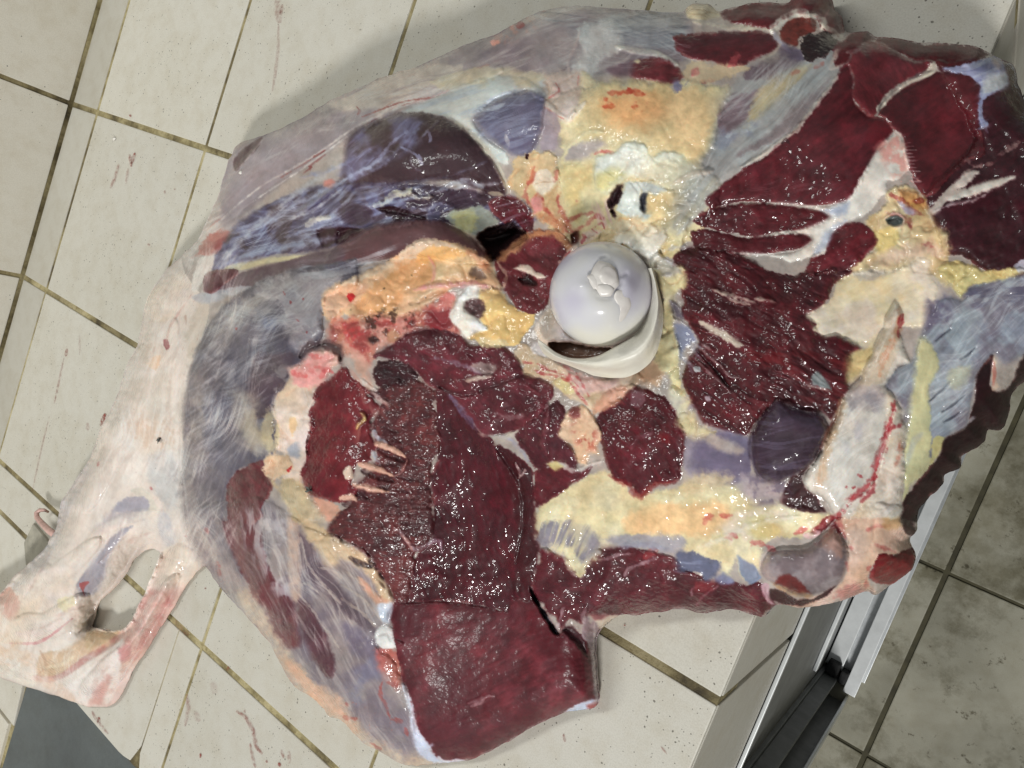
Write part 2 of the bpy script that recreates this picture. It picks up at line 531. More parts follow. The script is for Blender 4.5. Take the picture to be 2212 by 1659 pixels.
def sdf(P, win):
    px = U0[win].astype(np.float32); py = V0[win].astype(np.float32)
    sub = 2 if px.size > 30000 else 1
    if sub == 1: d, _ = segdist(px, py, P, True)
    if sub > 1:
        d, _ = segdist(px[::sub, ::sub], py[::sub, ::sub], P, True)
        # bilinear back to full size
        yi = np.arange(px.shape[0]) / sub; xi = np.arange(px.shape[1]) / sub
        y0 = np.minimum(yi.astype(int), d.shape[0] - 1); y1 = np.minimum(y0 + 1, d.shape[0] - 1); fy = (yi - y0)[:, None]
        x0 = np.minimum(xi.astype(int), d.shape[1] - 1); x1 = np.minimum(x0 + 1, d.shape[1] - 1); fx = (xi - x0)[None]
    inside = np.zeros(px.shape, bool)
    B = np.roll(P, -1, 0)
    ys = py[:, 0]; xs = px[0]
    for (ax, ay), (bx, by) in zip(P, B):
        if ay == by: continue
        rows = np.nonzero((ys >= min(ay, by)) & (ys < max(ay, by)))[0]
        if len(rows) == 0: continue
        cross = ax + (ys[rows] - ay) * (bx - ax) / (by - ay)
        inside[rows] ^= xs[None] < cross[:, None]
    if sub > 1:
        s = np.where(inside[::sub, ::sub], d, -d)
        full = (s[y0][:, x0] * (1 - fx) + s[y0][:, x1] * fx) * (1 - fy) + (s[y1][:, x0] * (1 - fx) + s[y1][:, x1] * fx) * fy
        return np.where(inside, np.maximum(full, 0.3), np.minimum(full, -0.3)).astype(np.float32)
    return np.where(inside, d, -d).astype(np.float32)


def sstep(x, a, b):
    t = np.clip((x - a) / (b - a), 0, 1); return t * t * (3 - 2 * t)


_seed = [100]


def seed():
    _seed[0] += 7; return _seed[0]


def comp(win, m, col, var=0.06, vs=26, tint=None):
    """lay a colour in through mask m, with the blotchy variation flesh has"""
    col = np.array(col, np.float32)
    c = CAN[win]
    n = field(vs, 3, 4, 0.65)[win]; n2 = field(70.0, 21, 3)[win]; n3 = field(9.0, 33, 3, 0.7)[win]; n4 = field(42.0, 57, 3)[win]
    k = 1 + 1.5 * var * n + 0.9 * var * n2 + 0.7 * var * n3
    base = col * k[..., None]
    base = base + (n4 * 5.0 * (col.max() / 220.0))[..., None] * np.array((0.4, -0.5, -0.9), np.float32)
    CAN[win] = c * (1 - m[..., None]) + base * m[..., None]


def poly(pts, col, f=3.0, rough=3.0, rs=18, a=1.0, var=0.06, part=None, h=0.0, hw=10.0, hin=0.0, tex=None, gl=None, ang=0.0, amt=1.0, smooth=True, flat=False):
    """lay a patch: col colour, f edge softness, rough edge raggedness, h/hw a rounded rise (mm) at the edge,
    tex cut / coarse / fat / memb surface"""
    f = min(f, 3 + 0.72 * (f - 3)) if f > 3 else f
    if tex == 'fat':
        f = f * 1.5
        if h > 0: h = h * 0.6
    if tex == 'memb': f = f * 1.35; rough = min(rough, 4)
    if tex == 'memb': var = min(var, 0.035)
    P = crv(pts) if smooth else np.array(pts, float)
    win = window(P, 2 * f + rough + 14)
    if win is None: return
    s = sdf(P, win)
    if rough: s = s + rough * 1.25 * field(rs, 5, 5, 0.7)[win]
    fl = f * (1.0 + 0.8 * np.clip(field(60.0, 91, 2)[win], -0.7, 2))
    m = np.clip(s / (2 * fl) + 0.5, 0, 1); m = m * m * (3 - 2 * m) * a
    u, v = U0[win], V0[win]
    if col is not None: comp(win, m, col, var)
    mm = sstep(s, -1, 2)
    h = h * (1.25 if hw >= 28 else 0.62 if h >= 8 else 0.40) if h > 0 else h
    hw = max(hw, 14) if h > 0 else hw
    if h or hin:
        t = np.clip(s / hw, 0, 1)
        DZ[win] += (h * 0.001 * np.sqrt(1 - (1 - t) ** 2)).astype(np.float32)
    if tex == 'cut':          # knife-cut muscle: fine grain and wet beads
        g = aniso(u, v, ang, 26, 6.5, seed(), 3, 6)
        g2 = fbm(u, v, 11, seed(), 3, 0.6)
        g3 = fbm(u, v, 50, seed(), 3)
        DZ[win] += mm * amt * (0.00024 * g + 0.00020 * g2 + 0.0013 * g3)
        eb = np.exp(-((s - 2.0) / 2.4) ** 2) * np.clip(field(34.0, 47, 3)[win] * 1.6, 0, 1) * 0.42
        CAN[win] = CAN[win] * (1 - eb[..., None]) + np.array((176, 122, 112), np.float32) * eb[..., None]
        cf = 1 + mm * (0.10 * g + 0.05 * g2 + 0.12 * g3)
        CAN[win] *= np.stack([cf, cf ** 1.6, cf ** 1.5], -1)
        WMEAT[win] = WMEAT[win] * (1 - mm) + mm * (0.24 + 0.30 * min(amt, 1.5))
    elif tex == 'coarse':     # torn coarse bundles
        g = aniso(u, v, ang, 60, 13, seed(), 3, 10)
        g2 = fbm(u, v, 14, seed(), 3, 0.7)
        gr = -np.clip(0.25 - np.abs(g), 0, 1) * 4
        DZ[win] += mm * amt * (0.0010 * gr + 0.0006 * g2)
        CAN[win] *= (1 + mm * (0.12 * gr + 0.10 * g2))[..., None]
        WMEAT[win] = WMEAT[win] * (1 - mm) + mm * 0.8
    elif tex == 'fat':        # lobed fat
        w = fbm(u, v, 30, seed(), 2) * 10
        g = np.abs(fbm(u + w, v - w, 34, seed(), 2)); g2 = fbm(u, v, 12, seed(), 3)
        cr = np.clip(0.18 - g, 0, 1) / 0.18
        g4 = fbm(u, v, 60, seed(), 3)
        DZ[win] += mm * amt * (-0.0005 * cr + 0.00022 * g2 + 0.0016 * g + 0.0016 * g4)
        CAN[win] *= (1 + mm[..., None] * (cr[..., None] * np.array((-0.03, -0.08, -0.12)) * amt + 0.02 * g2[..., None] + g4[..., None] * np.array((0.02, 0.045, 0.11))))
        WMEAT[win] = WMEAT[win] * (1 - mm) + mm * 0.5
    elif tex == 'memb':       # tight skin with faint fibres
        g = aniso(u, v, ang, 120, 6, seed(), 3, 10); g2 = fbm(u, v, 40, seed(), 3)
        DZ[win] += mm * amt * (0.00006 * g + 0.0005 * g2)
        CAN[win] *= (1 + mm * (0.022 * g + 0.06 * g2))[..., None]
        WMEAT[win] = WMEAT[win] * (1 - mm) + mm * 0.30
    if gl is not None: GLO[win] = GLO[win] * (1 - m) + gl * m
    if part:
        if part not in PARTS: PARTS.append(part)
        LAB[win][s > 0] = PARTS.index(part)


_pid = [0]


def piece(name, pts, col, **kw):
    """a patch that becomes a part of its own"""
    _pid[0] += 1
    poly(pts, col, part='%s#%d' % (name, _pid[0]), **kw)


def stroke(pts, w, col, a=1.0, f=None, rough=1.0, rs=9, h=0.0, taper=True, var=0.05, gl=None, part=None):
    P = crv(pts, False)
    f = f if f is not None else max(1.2, w * 0.25)
    win = window(P, w + f + rough * 2 + 4)
    if win is None: return
    d, t = segdist(U0[win].astype(np.float32), V0[win].astype(np.float32), P, False)
    ww = w * 0.5
    if taper: ww = ww * (0.25 + 0.75 * np.maximum(np.sin(np.clip(t, 0.0, 1) * math.pi), 0) ** 0.5)
    s = ww - d + rough * field(rs, 8, 3)[win]
    f = f * 1.3
    m = sstep(s, -f * 0.5, f * 0.5 + 0.1) * a * (0.86 + 0.0 * s)
    m = m * np.clip(0.78 + 0.45 * field(13.0, 71, 3, 0.6)[win], 0.25, 1.0)
    h = h * 0.7
    if col is not None: comp(win, m, col, var)
    if h:
        q = np.clip(1 - (d / (ww + 1.0)) ** 2, 0, 1)
        DZ[win] += h * 0.001 * np.sqrt(q)
    if gl is not None: GLO[win] = GLO[win] * (1 - m) + gl * m
    if part:
        _pid[0] += 1; nm = '%s#%d' % (part, _pid[0]); PARTS.append(nm)
        LAB[win][s > 0] = PARTS.index(nm)


def streak(pts, col, ang, lon=70, lat=7, th=0.25, soft=0.3, a=0.7, f=14, wob=14, h=0.0, rough=6):
    """fibres of one colour running through an area"""
    P = crv(pts); win = window(P, f + 4)
    if win is None: return
    s = sdf(P, win) + rough * field(18, 5, 3)[win]
    g = aniso(U0[win], V0[win], ang, lon, lat, seed(), 3, wob)
    m = sstep(g, th - soft, th + soft) * sstep(s, -f, f) * a * np.clip(0.75 + 0.5 * field(50.0, 83, 2)[win], 0.2, 1)
    comp(win, m, col, 0.04)
    if h: DZ[win] += h * 0.001 * m


def web(pts, col, scale=40, wdt=0.10, a=0.7, f=14, h=0.0, sx=1.0, ang=0):
    """net of fine threads"""
    P = crv(pts); win = window(P, f + 4)
    if win is None: return
    s = sdf(P, win) + 5 * field(18, 5, 3)[win]
    c, sn = math.cos(math.radians(ang)), math.sin(math.radians(ang))
    u = (U0[win] * c + V0[win] * sn) / sx; v = -U0[win] * sn + V0[win] * c
    q1 = np.abs(fbm(u, v, scale, seed(), 3)); q2 = np.abs(fbm(u, v, scale * 0.7, seed(), 3))
    wdt = wdt * 2.2
    g = np.maximum(1 - q1 / wdt, 1 - q2 / (wdt * 0.8))
    a = a * 0.62
    m = g.clip(0, 1) ** 1.5 * np.clip(0.6 + 0.7 * field(48.0, 63, 2)[win], 0.1, 1) * sstep(s, -f, f) * a
    comp(win, m, col, 0.04)
    if h: DZ[win] += h * 0.001 * m


def mottle(pts, col, scale=30, th=0.2, soft=0.4, a=0.6, f=12, h=0.0, oct=4):
    P = crv(pts); win = window(P, f + 4)
    if win is None: return
    s = sdf(P, win)
    g = fbm(U0[win], V0[win], scale, seed(), oct, 0.6)
    m = sstep(g, th - soft, th + soft) * sstep(s, -f, f) * a
    comp(win, m, col, 0.04)
    if h: DZ[win] += h * 0.001 * m


def flecks(pts, col, n, size, ang=None, elong=1.0, a=0.9):
    P = np.array(pts); rs = np.random.RandomState(seed())
    k = 0; x0, y0 = P.min(0); x1, y1 = P.max(0)
    for _ in range(n * 6):
        if k >= n: break
        x, y = rs.uniform(x0, x1), rs.uniform(y0, y1)
        ins = False
        for i in range(len(P)):
            ax, ay = P[i - 1]; bx, by = P[i]
            if (ay > y) != (by > y) and x < (bx - ax) * (y - ay) / (by - ay + 1e-9) + ax: ins = not ins
        if not ins: continue
        t = math.radians((ang if ang is not None else rs.uniform(0, 180)) + rs.uniform(-20, 20))
        L = size * elong * rs.uniform(0.4, 1.3)
        stroke([(x, y), (x + L * math.cos(t) + 0.1, y + L * math.sin(t) + 0.1)], size * rs.uniform(0.5, 1.2), col, a * rs.uniform(0.5, 1), 1.5, 0.8)
        k += 1


def film(pts, ang, col=(222, 224, 226), a=0.5, lat=3.4, lon=95, th=0.22, f=16, wob=22, seeds=2, haze=0.0):
    """thin whitish fascia: fine crisp fibres, cloudy in places"""
    P = crv(pts); win = window(P, f + 4)
    if win is None: return
    s = sdf(P, win) + 6 * field(18, 5, 3)[win]
    a = a * 0.6
    e = sstep(s, -f * 0.4, f)
    cloud = np.clip(0.5 + 0.9 * field(64.0, 145, 3)[win], 0, 1)
    for k in range(seeds):
        g = aniso(U0[win], V0[win], ang + (k - 0.5) * 14, lon, lat * (1 + 0.5 * k), seed(), 2, wob)
        m = sstep(g, th, th + 0.55) * e * a * (0.25 + 0.75 * cloud)
        comp(win, m, col, 0.02)
    if haze: comp(win, e * cloud * haze, col, 0.03)
# ------------------------------------------------------------------ outlines
OUT_LEG = [(396, 1020), (395, 920), (403, 840), (424, 765), (446, 700), (452, 655), (425, 625), (400, 590), (393, 553), (427, 520), (467, 433), (483, 383), (497, 340), (517, 310), (567, 293), (610, 277), (667, 247), (713, 217), (737, 207), (837, 163), (904, 143), (997, 100), (1064, 77), (1114, 50), (1171, 23), (1237, 13), (1304, 17), (1371, 22), (1437, 27), (1475, 27), (1481, 17), (1501, 8), (1531, 10), (1552, 26), (1561, 23), (1618, 7), (1661, 5), (1705, 6), (1715, -20), (1790, -20), (1801, 20), (1818, 33), (1825, 67), (1841, 70), (1875, 68), (1891, 80), (1941, 83), (1991, 93), (2041, 93), (2108, 100), (2141, 117), (2161, 127), (2191, 140), (2198, 180), (2222, 235), (2300, 330), (2320, 600), (2290, 760), (2212, 822), (2183, 856), (2183, 881), (2168, 923), (2155, 930), (2133, 926), (2128, 953), (2098, 973), (2075, 986), (2075, 1010), (2038, 1026), (2038, 1046), (2008, 1073), (1981, 1106), (1980, 1149), (1965, 1161), (1961, 1169), (1975, 1199), (1971, 1229), (1941, 1253), (1915, 1269), (1891, 1286), (1871, 1276), (1821, 1296), (1768, 1309), (1728, 1313), (1681, 1304), (1661, 1319), (1651, 1333), (1628, 1328), (1575, 1314), (1521, 1326), (1475, 1314), (1417, 1323), (1371, 1328), (1337, 1328), (1297, 1359), (1284, 1389), (1287, 1439), (1292, 1506), (1284, 1530), (1231, 1536), (1181, 1554), (1144, 1573), (1107, 1596), (1064, 1619), (1024, 1638), (977, 1646), (904, 1653), (864, 1648), (821, 1623), (787, 1606), (764, 1583), (737, 1553), (713, 1549), (687, 1516), (643, 1489), (620, 1459), (600, 1423), (587, 1393), (540, 1339), (480, 1273), (443, 1219), (423, 1173), (407, 1139)]
OUT_SHANK = [(395, 553), (367, 576), (333, 620), (315, 650), (310, 686), (297, 743), (273, 793), (257, 846), (240, 886), (217, 926), (200, 980), (167, 1033), (133, 1083), (123, 1139), (90, 1193), (63, 1216), (33, 1243), (0, 1283), (-40, 1300), (-60, 1380), (-40, 1450), (0, 1463), (46, 1480), (108, 1498), (154, 1515), (185, 1526), (231, 1528), (252, 1515), (264, 1497), (277, 1472), (292, 1440), (317, 1405), (320, 1399), (353, 1346), (380, 1306), (400, 1266), (440, 1223), (500, 1190), (560, 1000), (560, 700), (520, 560), (440, 520)]
OUT_HOLE = K('g', (1040, 262), (1000, 238), (940, 250), (870, 310), (820, 400), (740, 500), (640, 590), (620, 680), (598, 745), (720, 772), (800, 760), (860, 690), (900, 600), (940, 520), (990, 400), (1030, 300))

# ------------------------------------------------------------------ shank and hock (left)
WH = (224, 212, 202)
poly(OUT_SHANK, WH, rough=0, f=6, part='shank#0', var=0.05, tex='memb', ang=105, gl=0.15, amt=1.0)
S1 = K('d', (960, 250), (1250, 20), (1300, 250), (1200, 760), (1180, 1300), (1100, 1659), (420, 1659), (800, 760))
streak(S1, (232, 222, 214), 108, 140, 12, 0.1, 0.4, 0.7)
streak(S1, (198, 180, 168), 112, 120, 10, 0.35, 0.3, 0.6)
poly(K('d', (880, 820), (1080, 760), (1120, 1000), (1120, 1230), (1020, 1330), (880, 1200), (860, 1000)), (203, 188, 172), f=20, rough=6, a=0.75)
mottle(K('d', (860, 1050), (1130, 1050), (1130, 1260), (860, 1230)), (190, 150, 120), 16, 0.3, 0.3, 0.5)
poly(K('d', (940, 250), (1100, 130), (1250, 60), (1240, 220), (1100, 420), (950, 400)), (226, 212, 200), f=14, rough=5, a=0.8, tex='fat', amt=0.25)
poly(K('d', (890, 590), (1000, 560), (1060, 600), (1000, 720), (940, 690)), (200, 182, 165), f=6, rough=4, a=0.8, h=1.0)
poly(K('d', (1000, 650), (1040, 650), (1010, 740), (960, 700)), (214, 170, 128), f=3, a=0.8)
poly(K('d', (1060, 545), (1085, 545), (1105, 590), (1075, 605)), (120, 16, 30), f=2, h=-1.0)
stroke(K('d', (1075, 560), (1100, 460), (1150, 380), (1240, 250)), 5, (196, 130, 120), 0.6)
poly(K('d', (1200, 520), (1320, 260), (1420, 240), (1330, 500), (1250, 760)), (196, 180, 160), f=10, rough=5, a=0.7)
streak(K('d', (1180, 350), (1420, 240), (1260, 760), (1180, 760)), (150, 95, 75), 110, 30, 4, 0.55, 0.15, 0.7)
flecks(K('d', (700, 900), (1150, 900), (1150, 1500), (560, 1500)), (150, 80, 76), 14, 1.4, None, 1.5, 0.5)
for q in (((640, 1330), (632, 1365)), ((975, 1495), (985, 1515))): stroke(K('d', *q), 5, (150, 25, 35), 0.9)
# blue grey tendons under the skin
poly(K('d', (960, 1300), (1080, 1260), (1140, 1310), (1160, 1450), (1150, 1600), (1090, 1659), (1010, 1540), (960, 1420)), (176, 180, 184), f=12, rough=5, a=0.8, h=1.5, hw=25)
poly(K('d', (850, 1520), (920, 1500), (1000, 1580), (1030, 1659), (960, 1659), (940, 1600)), (214, 210, 196), f=4, rough=2, a=0.9, h=1.2)
poly(K('d', (735, 1659), (760, 1600), (850, 1555), (930, 1560), (965, 1610), (940, 1659)), (142, 142, 165), f=6, rough=3, a=0.95, gl=0.2)
poly(K('g', (730, 0), (960, 0), (880, 60), (700, 110), (620, 130)), (160, 150, 165), f=14, rough=6, a=0.8)
stroke(K('g', (600, 150), (760, 90)), 10, (216, 150, 165), 0.5, 6)
poly(K('g', (490, 560), (490, 470), (560, 380), (640, 270), (720, 170), (800, 105), (860, 90), (790, 160), (720, 250), (690, 360), (660, 450), (610, 540), (550, 550)), (124, 126, 150), f=7, rough=3, a=0.95, h=-1.5, hw=25, gl=0.22)
stroke(K('g', (560, 420), (600, 330), (700, 200)), 12, (160, 165, 185), 0.6, 6)
poly(K('g', (510, 465), (575, 455), (545, 500), (560, 560), (530, 520)), (135, 22, 30), f=2, rough=2)
stroke(K('g', (460, 330), (650, 130), (860, 30), (1010, 0)), 26, (232, 222, 206), 0.75, 9, h=2.0)
stroke(K('g', (400, -20), (330, 160), (250, 330), (190, 420)), 34, (176, 174, 184), 0.9, 8, h=2.5, taper=False)
stroke(K('d', (560, 1380), (500, 1480), (440, 1580), (400, 1659)), 30, (186, 182, 190), 0.8, 8, h=2.0, taper=False)
stroke(K('g', (1050, 0), (1080, 120), (1110, 220)), 34, (160, 165, 182), 0.8, 9, h=2.0)
stroke(K('g', (1130, 120), (1180, 0)), 26, (222, 208, 198), 0.8, 7, h=1.5)
poly(K('g', (1070, 250), (1190, 190), (1330, 330), (1250, 430), (1130, 520), (980, 500), (1020, 380)), (232, 216, 198), f=8, rough=4, a=0.8)
stroke(K('g', (1200, 230), (1300, 270)), 12, (150, 155, 175), 0.7, 5)
stroke(K('g', (1210, 330), (1310, 330)), 10, (160, 165, 185), 0.6, 5)
# hock joint
poly(K('g', (-120, 500), (60, 470), (200, 400), (420, 330), (500, 480), (560, 560), (600, 640), (420, 760), (200, 860), (60, 860), (-60, 800)), (232, 216, 202), f=14, rough=5, a=0.8, tex='fat', amt=0.3)
poly(K('g', (0, 530), (70, 490), (120, 560), (110, 640), (60, 690), (10, 640)), (200, 128, 105), f=6, rough=5, a=0.9, tex='fat', amt=0.5)
poly(K('g', (370, 570), (470, 545), (490, 600), (420, 650), (370, 620)), (232, 220, 165), f=6, rough=4, a=0.8)
stroke(K('g', (60, 850), (230, 850), (330, 800), (470, 690)), 6, (190, 70, 85), 0.75)
stroke(K('g', (100, 790), (240, 790), (400, 700)), 16, (236, 208, 205), 0.7, 6, h=1.5)
stroke(K('g', (480, 760), (560, 700), (620, 650)), 22, (240, 228, 205), 0.8, 6, h=2.0)
piece('heel_tendon', K('g', (1330, 330), (1280, 420), (1210, 480), (1140, 600), (1050, 740), (950, 900), (860, 1030), (820, 1140), (770, 1230), (690, 1270), (560, 1255), (480, 1220), (560, 1060), (660, 960), (780, 860), (790, 780), (860, 700), (930, 560), (1000, 420), (1060, 270), (1190, 200)), (222, 186, 172), f=5, rough=2, tex='fat', amt=0.45, h=5, hw=28)
poly(K('g', (1060, 270), (1190, 200), (1340, 320), (1250, 430), (1180, 480), (1000, 480)), (236, 220, 200), f=16, rough=5, a=0.85)
poly(K('g', (960, 520), (1150, 520), (1040, 730), (940, 900), (850, 960), (800, 900), (800, 800), (880, 680)), (212, 156, 146), f=12, rough=8, a=0.8)
mottle(K('g', (940, 520), (1150, 520), (1040, 730), (940, 900), (800, 960), (820, 760)), (176, 84, 80), 20, 0.35, 0.3, 0.6)
poly(K('g', (500, 1080), (640, 960), (780, 830), (800, 790), (790, 960), (770, 1080), (640, 1160), (560, 1250), (380, 1180)), (236, 228, 224), f=6, rough=3, a=0.95)
poly(K('g', (580, 1240), (640, 1130), (700, 1060), (720, 1080), (680, 1180), (660, 1250)), (205, 135, 125), f=6, rough=4, a=0.8)
stroke(K('g', (690, 1240), (740, 1120), (800, 1040)), 18, (246, 238, 230), 0.9, 6, h=2)
poly(K('g', (770, 880), (850, 860), (830, 940), (790, 990)), (176, 80, 85), f=4, rough=4, a=0.7)
poly(K('g', (235, 1040), (260, 920), (400, 900), (520, 830), (600, 760), (690, 770), (800, 775), (700, 870), (560, 930), (430, 1030), (300, 1080)), (198, 160, 120), f=5, rough=3, tex='fat', amt=0.5, part='hock_joint#0')
poly(K('g', (560, 780), (700, 770), (780, 780), (680, 850), (560, 890)), (188, 156, 104), f=6, rough=4, a=0.8)
stroke(K('g', (230, 1075), (330, 1085), (420, 1050), (560, 950), (680, 880), (790, 790)), 13, (152, 70, 68), 0.9, 5, h=-2.5, taper=False)
stroke(K('g', (260, 900), (300, 990), (240, 1060)), 6, (150, 105, 75), 0.8)
stroke(K('g', (280, 1010), (400, 990), (490, 930)), 8, (225, 205, 165), 0.8, h=1.0)
poly(K('g', (-100, 860), (80, 880), (190, 960), (230, 1090), (200, 1130), (60, 1060), (-100, 1040)), (238, 228, 216), f=8, rough=4, a=0.85)
mottle(K('g', (-60, 760), (180, 860), (200, 1000), (-60, 1000)), (215, 165, 120), 24, 0.15, 0.4, 0.6)
stroke(K('g', (-60, 1040), (60, 1040), (160, 1090), (230, 1110)), 26, (232, 230, 218), 0.9, 8, h=2)
stroke(K('g', (230, 1090), (330, 1110), (420, 1180), (480, 1220)), 26, (226, 186, 160), 0.8, 8)

for q, w_, hh in ((((1010, 330), (960, 620), (830, 1000), (700, 1320), (560, 1640)), 60, 4.5), (((1130, 420), (1090, 800), (1040, 1100), (1010, 1300)), 44, 3.5)):
    stroke(K('d', *q), w_, None, 0, 10, 3, h=hh)
for q, w_, hh in ((((200, 300), (330, 420), (470, 330), (640, 180)), 46, 4), (((120, 700), (300, 740), (460, 650), (560, 560)), 60, 6), (((520, 1180), (640, 1080), (760, 960), (880, 800), (1020, 600), (1150, 420)), 52, 6), (((0, 960), (120, 1020), (260, 1120), (420, 1180)), 46, 4)):
    stroke(K('g', *q), w_, None, 0, 10, 3, h=hh)
for q in ((((985, 640), (930, 860), (830, 1100), (790, 1260)), 7), (((1110, 720), (1090, 960), (1130, 1200)), 6), (((870, 760), (760, 1020), (650, 1280)), 5)):
    stroke(K('d', *q[0]), q[1], (188, 166, 152), 0.7, 6, 4, h=-1.2)
for q in ((((330, 240), (240, 420), (150, 560)), 6), (((560, 600), (430, 640), (330, 720), (200, 760)), 7), (((700, 1000), (620, 1100), (560, 1200)), 6), (((830, 900), (930, 760), (1060, 560)), 6), (((640, 330), (760, 230), (900, 160), (1000, 130)), 5)):
    stroke(K('g', *q[0]), q[1], (190, 150, 138), 0.6, 6, 4, h=-1.2)
# ------------------------------------------------------------------ leg: base coat
_P = crv(OUT_SHANK); _w = window(_P, 4); _m = sstep(sdf(_P, _w), -2, 2)[..., None] * 0.34
CAN[_w] = CAN[_w] * (1 - _m) + np.array((226, 213, 202), np.float32) * _m
poly(OUT_LEG, (172, 160, 152), rough=0, f=2, part='carcass_body')
# upper left: thin skin over the outer muscles
UL = [(470, 440), (497, 335), (567, 290), (713, 215), (837, 163), (997, 100), (1130, 55), (1240, 20), (1480, 26), (1480, 130), (1330, 160), (1190, 160), (1050, 190), (900, 230), (760, 290), (620, 390), (520, 470), (440, 560)]
piece('outer_muscle', UL, (150, 140, 142), f=6, rough=2, tex='memb', ang=-28, gl=0.35)
mottle(UL, (128, 112, 120), 60, 0.1, 0.5, 0.5)
poly(K('a', (1500, 1115), (1520, 1030), (1600, 950), (1700, 885), (1650, 960), (1570, 1050), (1515, 1115)), (92, 60, 66), f=2.5, rough=1)
stroke(K('a', (1510, 1130), (1570, 1050), (1660, 960), (1720, 890)), 5, (205, 190, 190), 0.8, h=1)
poly(K('a', (1400, 1420), (1450, 1180), (1500, 1140), (1560, 1200), (1600, 1240), (1500, 1380), (1350, 1560)), (164, 158, 160), f=12, rough=6, a=0.7)
streak(UL, (205, 196, 192), -28, 160, 10, 0.25, 0.35, 0.55)
poly(K('b', (0, 640), (140, 570), (320, 480), (560, 410), (760, 440), (560, 560), (320, 690), (60, 850)), (214, 196, 178), f=14, rough=8, a=0.85)
streak(K('b', (380, 480), (900, 220), (1200, 120), (1230, 330), (1210, 470), (900, 480), (560, 480)), (126, 110, 122), -22, 110, 12, 0.0, 0.4, 0.65)
streak(K('b', (380, 500), (900, 260), (1230, 200), (1230, 520), (900, 500)), (196, 184, 184), -26, 90, 6, 0.35, 0.25, 0.6)
mottle(K('b', (960, 280), (1130, 130), (1330, 60), (1250, 180), (1080, 280)), (214, 140, 122), 26, 0.1, 0.4, 0.7)
poly(K('b', (965, 270), (1020, 255), (1030, 280), (980, 295)), (240, 158, 135), f=2, rough=2, h=1)
poly(K('b', (1130, 165), (1170, 140), (1190, 165), (1150, 185)), (140, 50, 60), f=2, rough=2)
stroke(K('b', (780, 480), (880, 450), (960, 420)), 7, (165, 78, 72), 0.75)
stroke(K('b', (430, 500), (480, 475)), 4, (150, 60, 50)); stroke(K('b', (600, 372), (610, 375)), 5, (110, 40, 40))
poly(K('b', (1540, 200), (1700, 110), (1900, 90), (2212, 90), (2212, 330), (2000, 320), (1800, 290), (1700, 330)), (142, 146, 152), f=12, rough=6, a=0.8)
streak(K('b', (1250, 90), (1500, 40), (2212, 70), (2212, 340), (1800, 300), (1600, 240)), (196, 198, 198), 6, 140, 7, 0.15, 0.3, 0.7)
streak(K('b', (1250, 60), (1500, 50), (2212, 70), (2212, 300), (1800, 280), (1500, 200)), (96, 98, 108), 5, 120, 7, 0.3, 0.25, 0.6)
# frothy patch of loose tissue
FR = K('b', (1540, 200), (1640, 150), (1760, 150), (1820, 260), (1800, 330), (1700, 380), (1640, 480), (1600, 600), (1500, 560), (1490, 440), (1560, 330))
poly(FR, (206, 204, 200), f=12, rough=8, a=0.75, h=1.5, hw=20)
web(FR, (232, 232, 228), 14, 0.2, 0.7, h=0.8)
stroke(K('b', (1550, 190), (1520, 290), (1470, 400), (1490, 520)), 7, (186, 165, 160), 0.7, h=1.0)
stroke(K('b', (1780, 300), (1900, 330), (2050, 350), (2180, 420)), 13, (222, 220, 205), 0.85, h=1.6)
poly(K('b', (1480, 400), (1480, 250), (1400, 200), (1250, 330), (1230, 440), (1330, 480)), (168, 155, 156), f=18, rough=6, a=0.7)
# cream band along the shin side
B1 = [(395, 560), (430, 520), (470, 440), (505, 395), (560, 345), (640, 300), (740, 290), (790, 255), (880, 205), (1000, 170), (1080, 150)]
stroke(B1, 52, (212, 198, 188), 0.9, 22, 4, taper=True, h=3)
streak([(400, 520), (480, 380), (620, 285), (760, 240), (900, 180), (1000, 150), (1010, 185), (860, 235), (760, 300), (620, 360), (520, 440), (440, 560)], (236, 228, 220), -36, 150, 9, 0.1, 0.35, 0.7)
streak([(400, 520), (480, 380), (620, 285), (760, 240), (900, 190), (860, 235), (760, 300), (620, 340), (520, 420), (440, 560)], (196, 132, 118), -38, 90, 6, 0.5, 0.2, 0.6)
for q in (((90, 690), (150, 680), (130, 740)), ((170, 800), (230, 770)), ((380, 690), (560, 640), (720, 580)), ((290, 600), (370, 560))): stroke(K('b', *q), 4, (146, 62, 58), 0.8, rough=2)
for q in (((2000, 1080), (2110, 1000)), ((1960, 1130), (2020, 1080))): stroke(K('a', *q), 4.5, (136, 54, 56), 0.8, rough=2)
flecks(K('a', (1400, 1400), (1900, 1000), (2212, 860), (2212, 920), (1800, 1200), (1500, 1460)), (170, 70, 62), 16, 2.2, -35, 1.6, 0.6)
poly(K('a', (1300, 1590), (1400, 1500), (1550, 1520), (1610, 1560), (1580, 1620), (1420, 1659), (1280, 1659)), (188, 112, 102), f=6, rough=5, a=0.8)
poly(K('a', (1380, 1600), (1440, 1540), (1560, 1520), (1615, 1570), (1560, 1640), (1450, 1650)), (166, 82, 82), f=4, rough=2, a=0.85, h=1.5)
poly(K('d', (1310, 0), (1560, 0), (1640, 20), (1480, 90), (1350, 110), (1270, 230), (1240, 160)), (228, 222, 214), f=6, rough=4, a=0.85)
poly(K('d', (1390, 60), (1560, 40), (1800, 0), (2212, 0), (1800, 40), (1600, 85), (1480, 90)), (218, 206, 160), f=6, rough=3, a=0.85)
def YY(*pts): return [(389 + x * 0.8716, y * 0.8716) for x, y in pts]


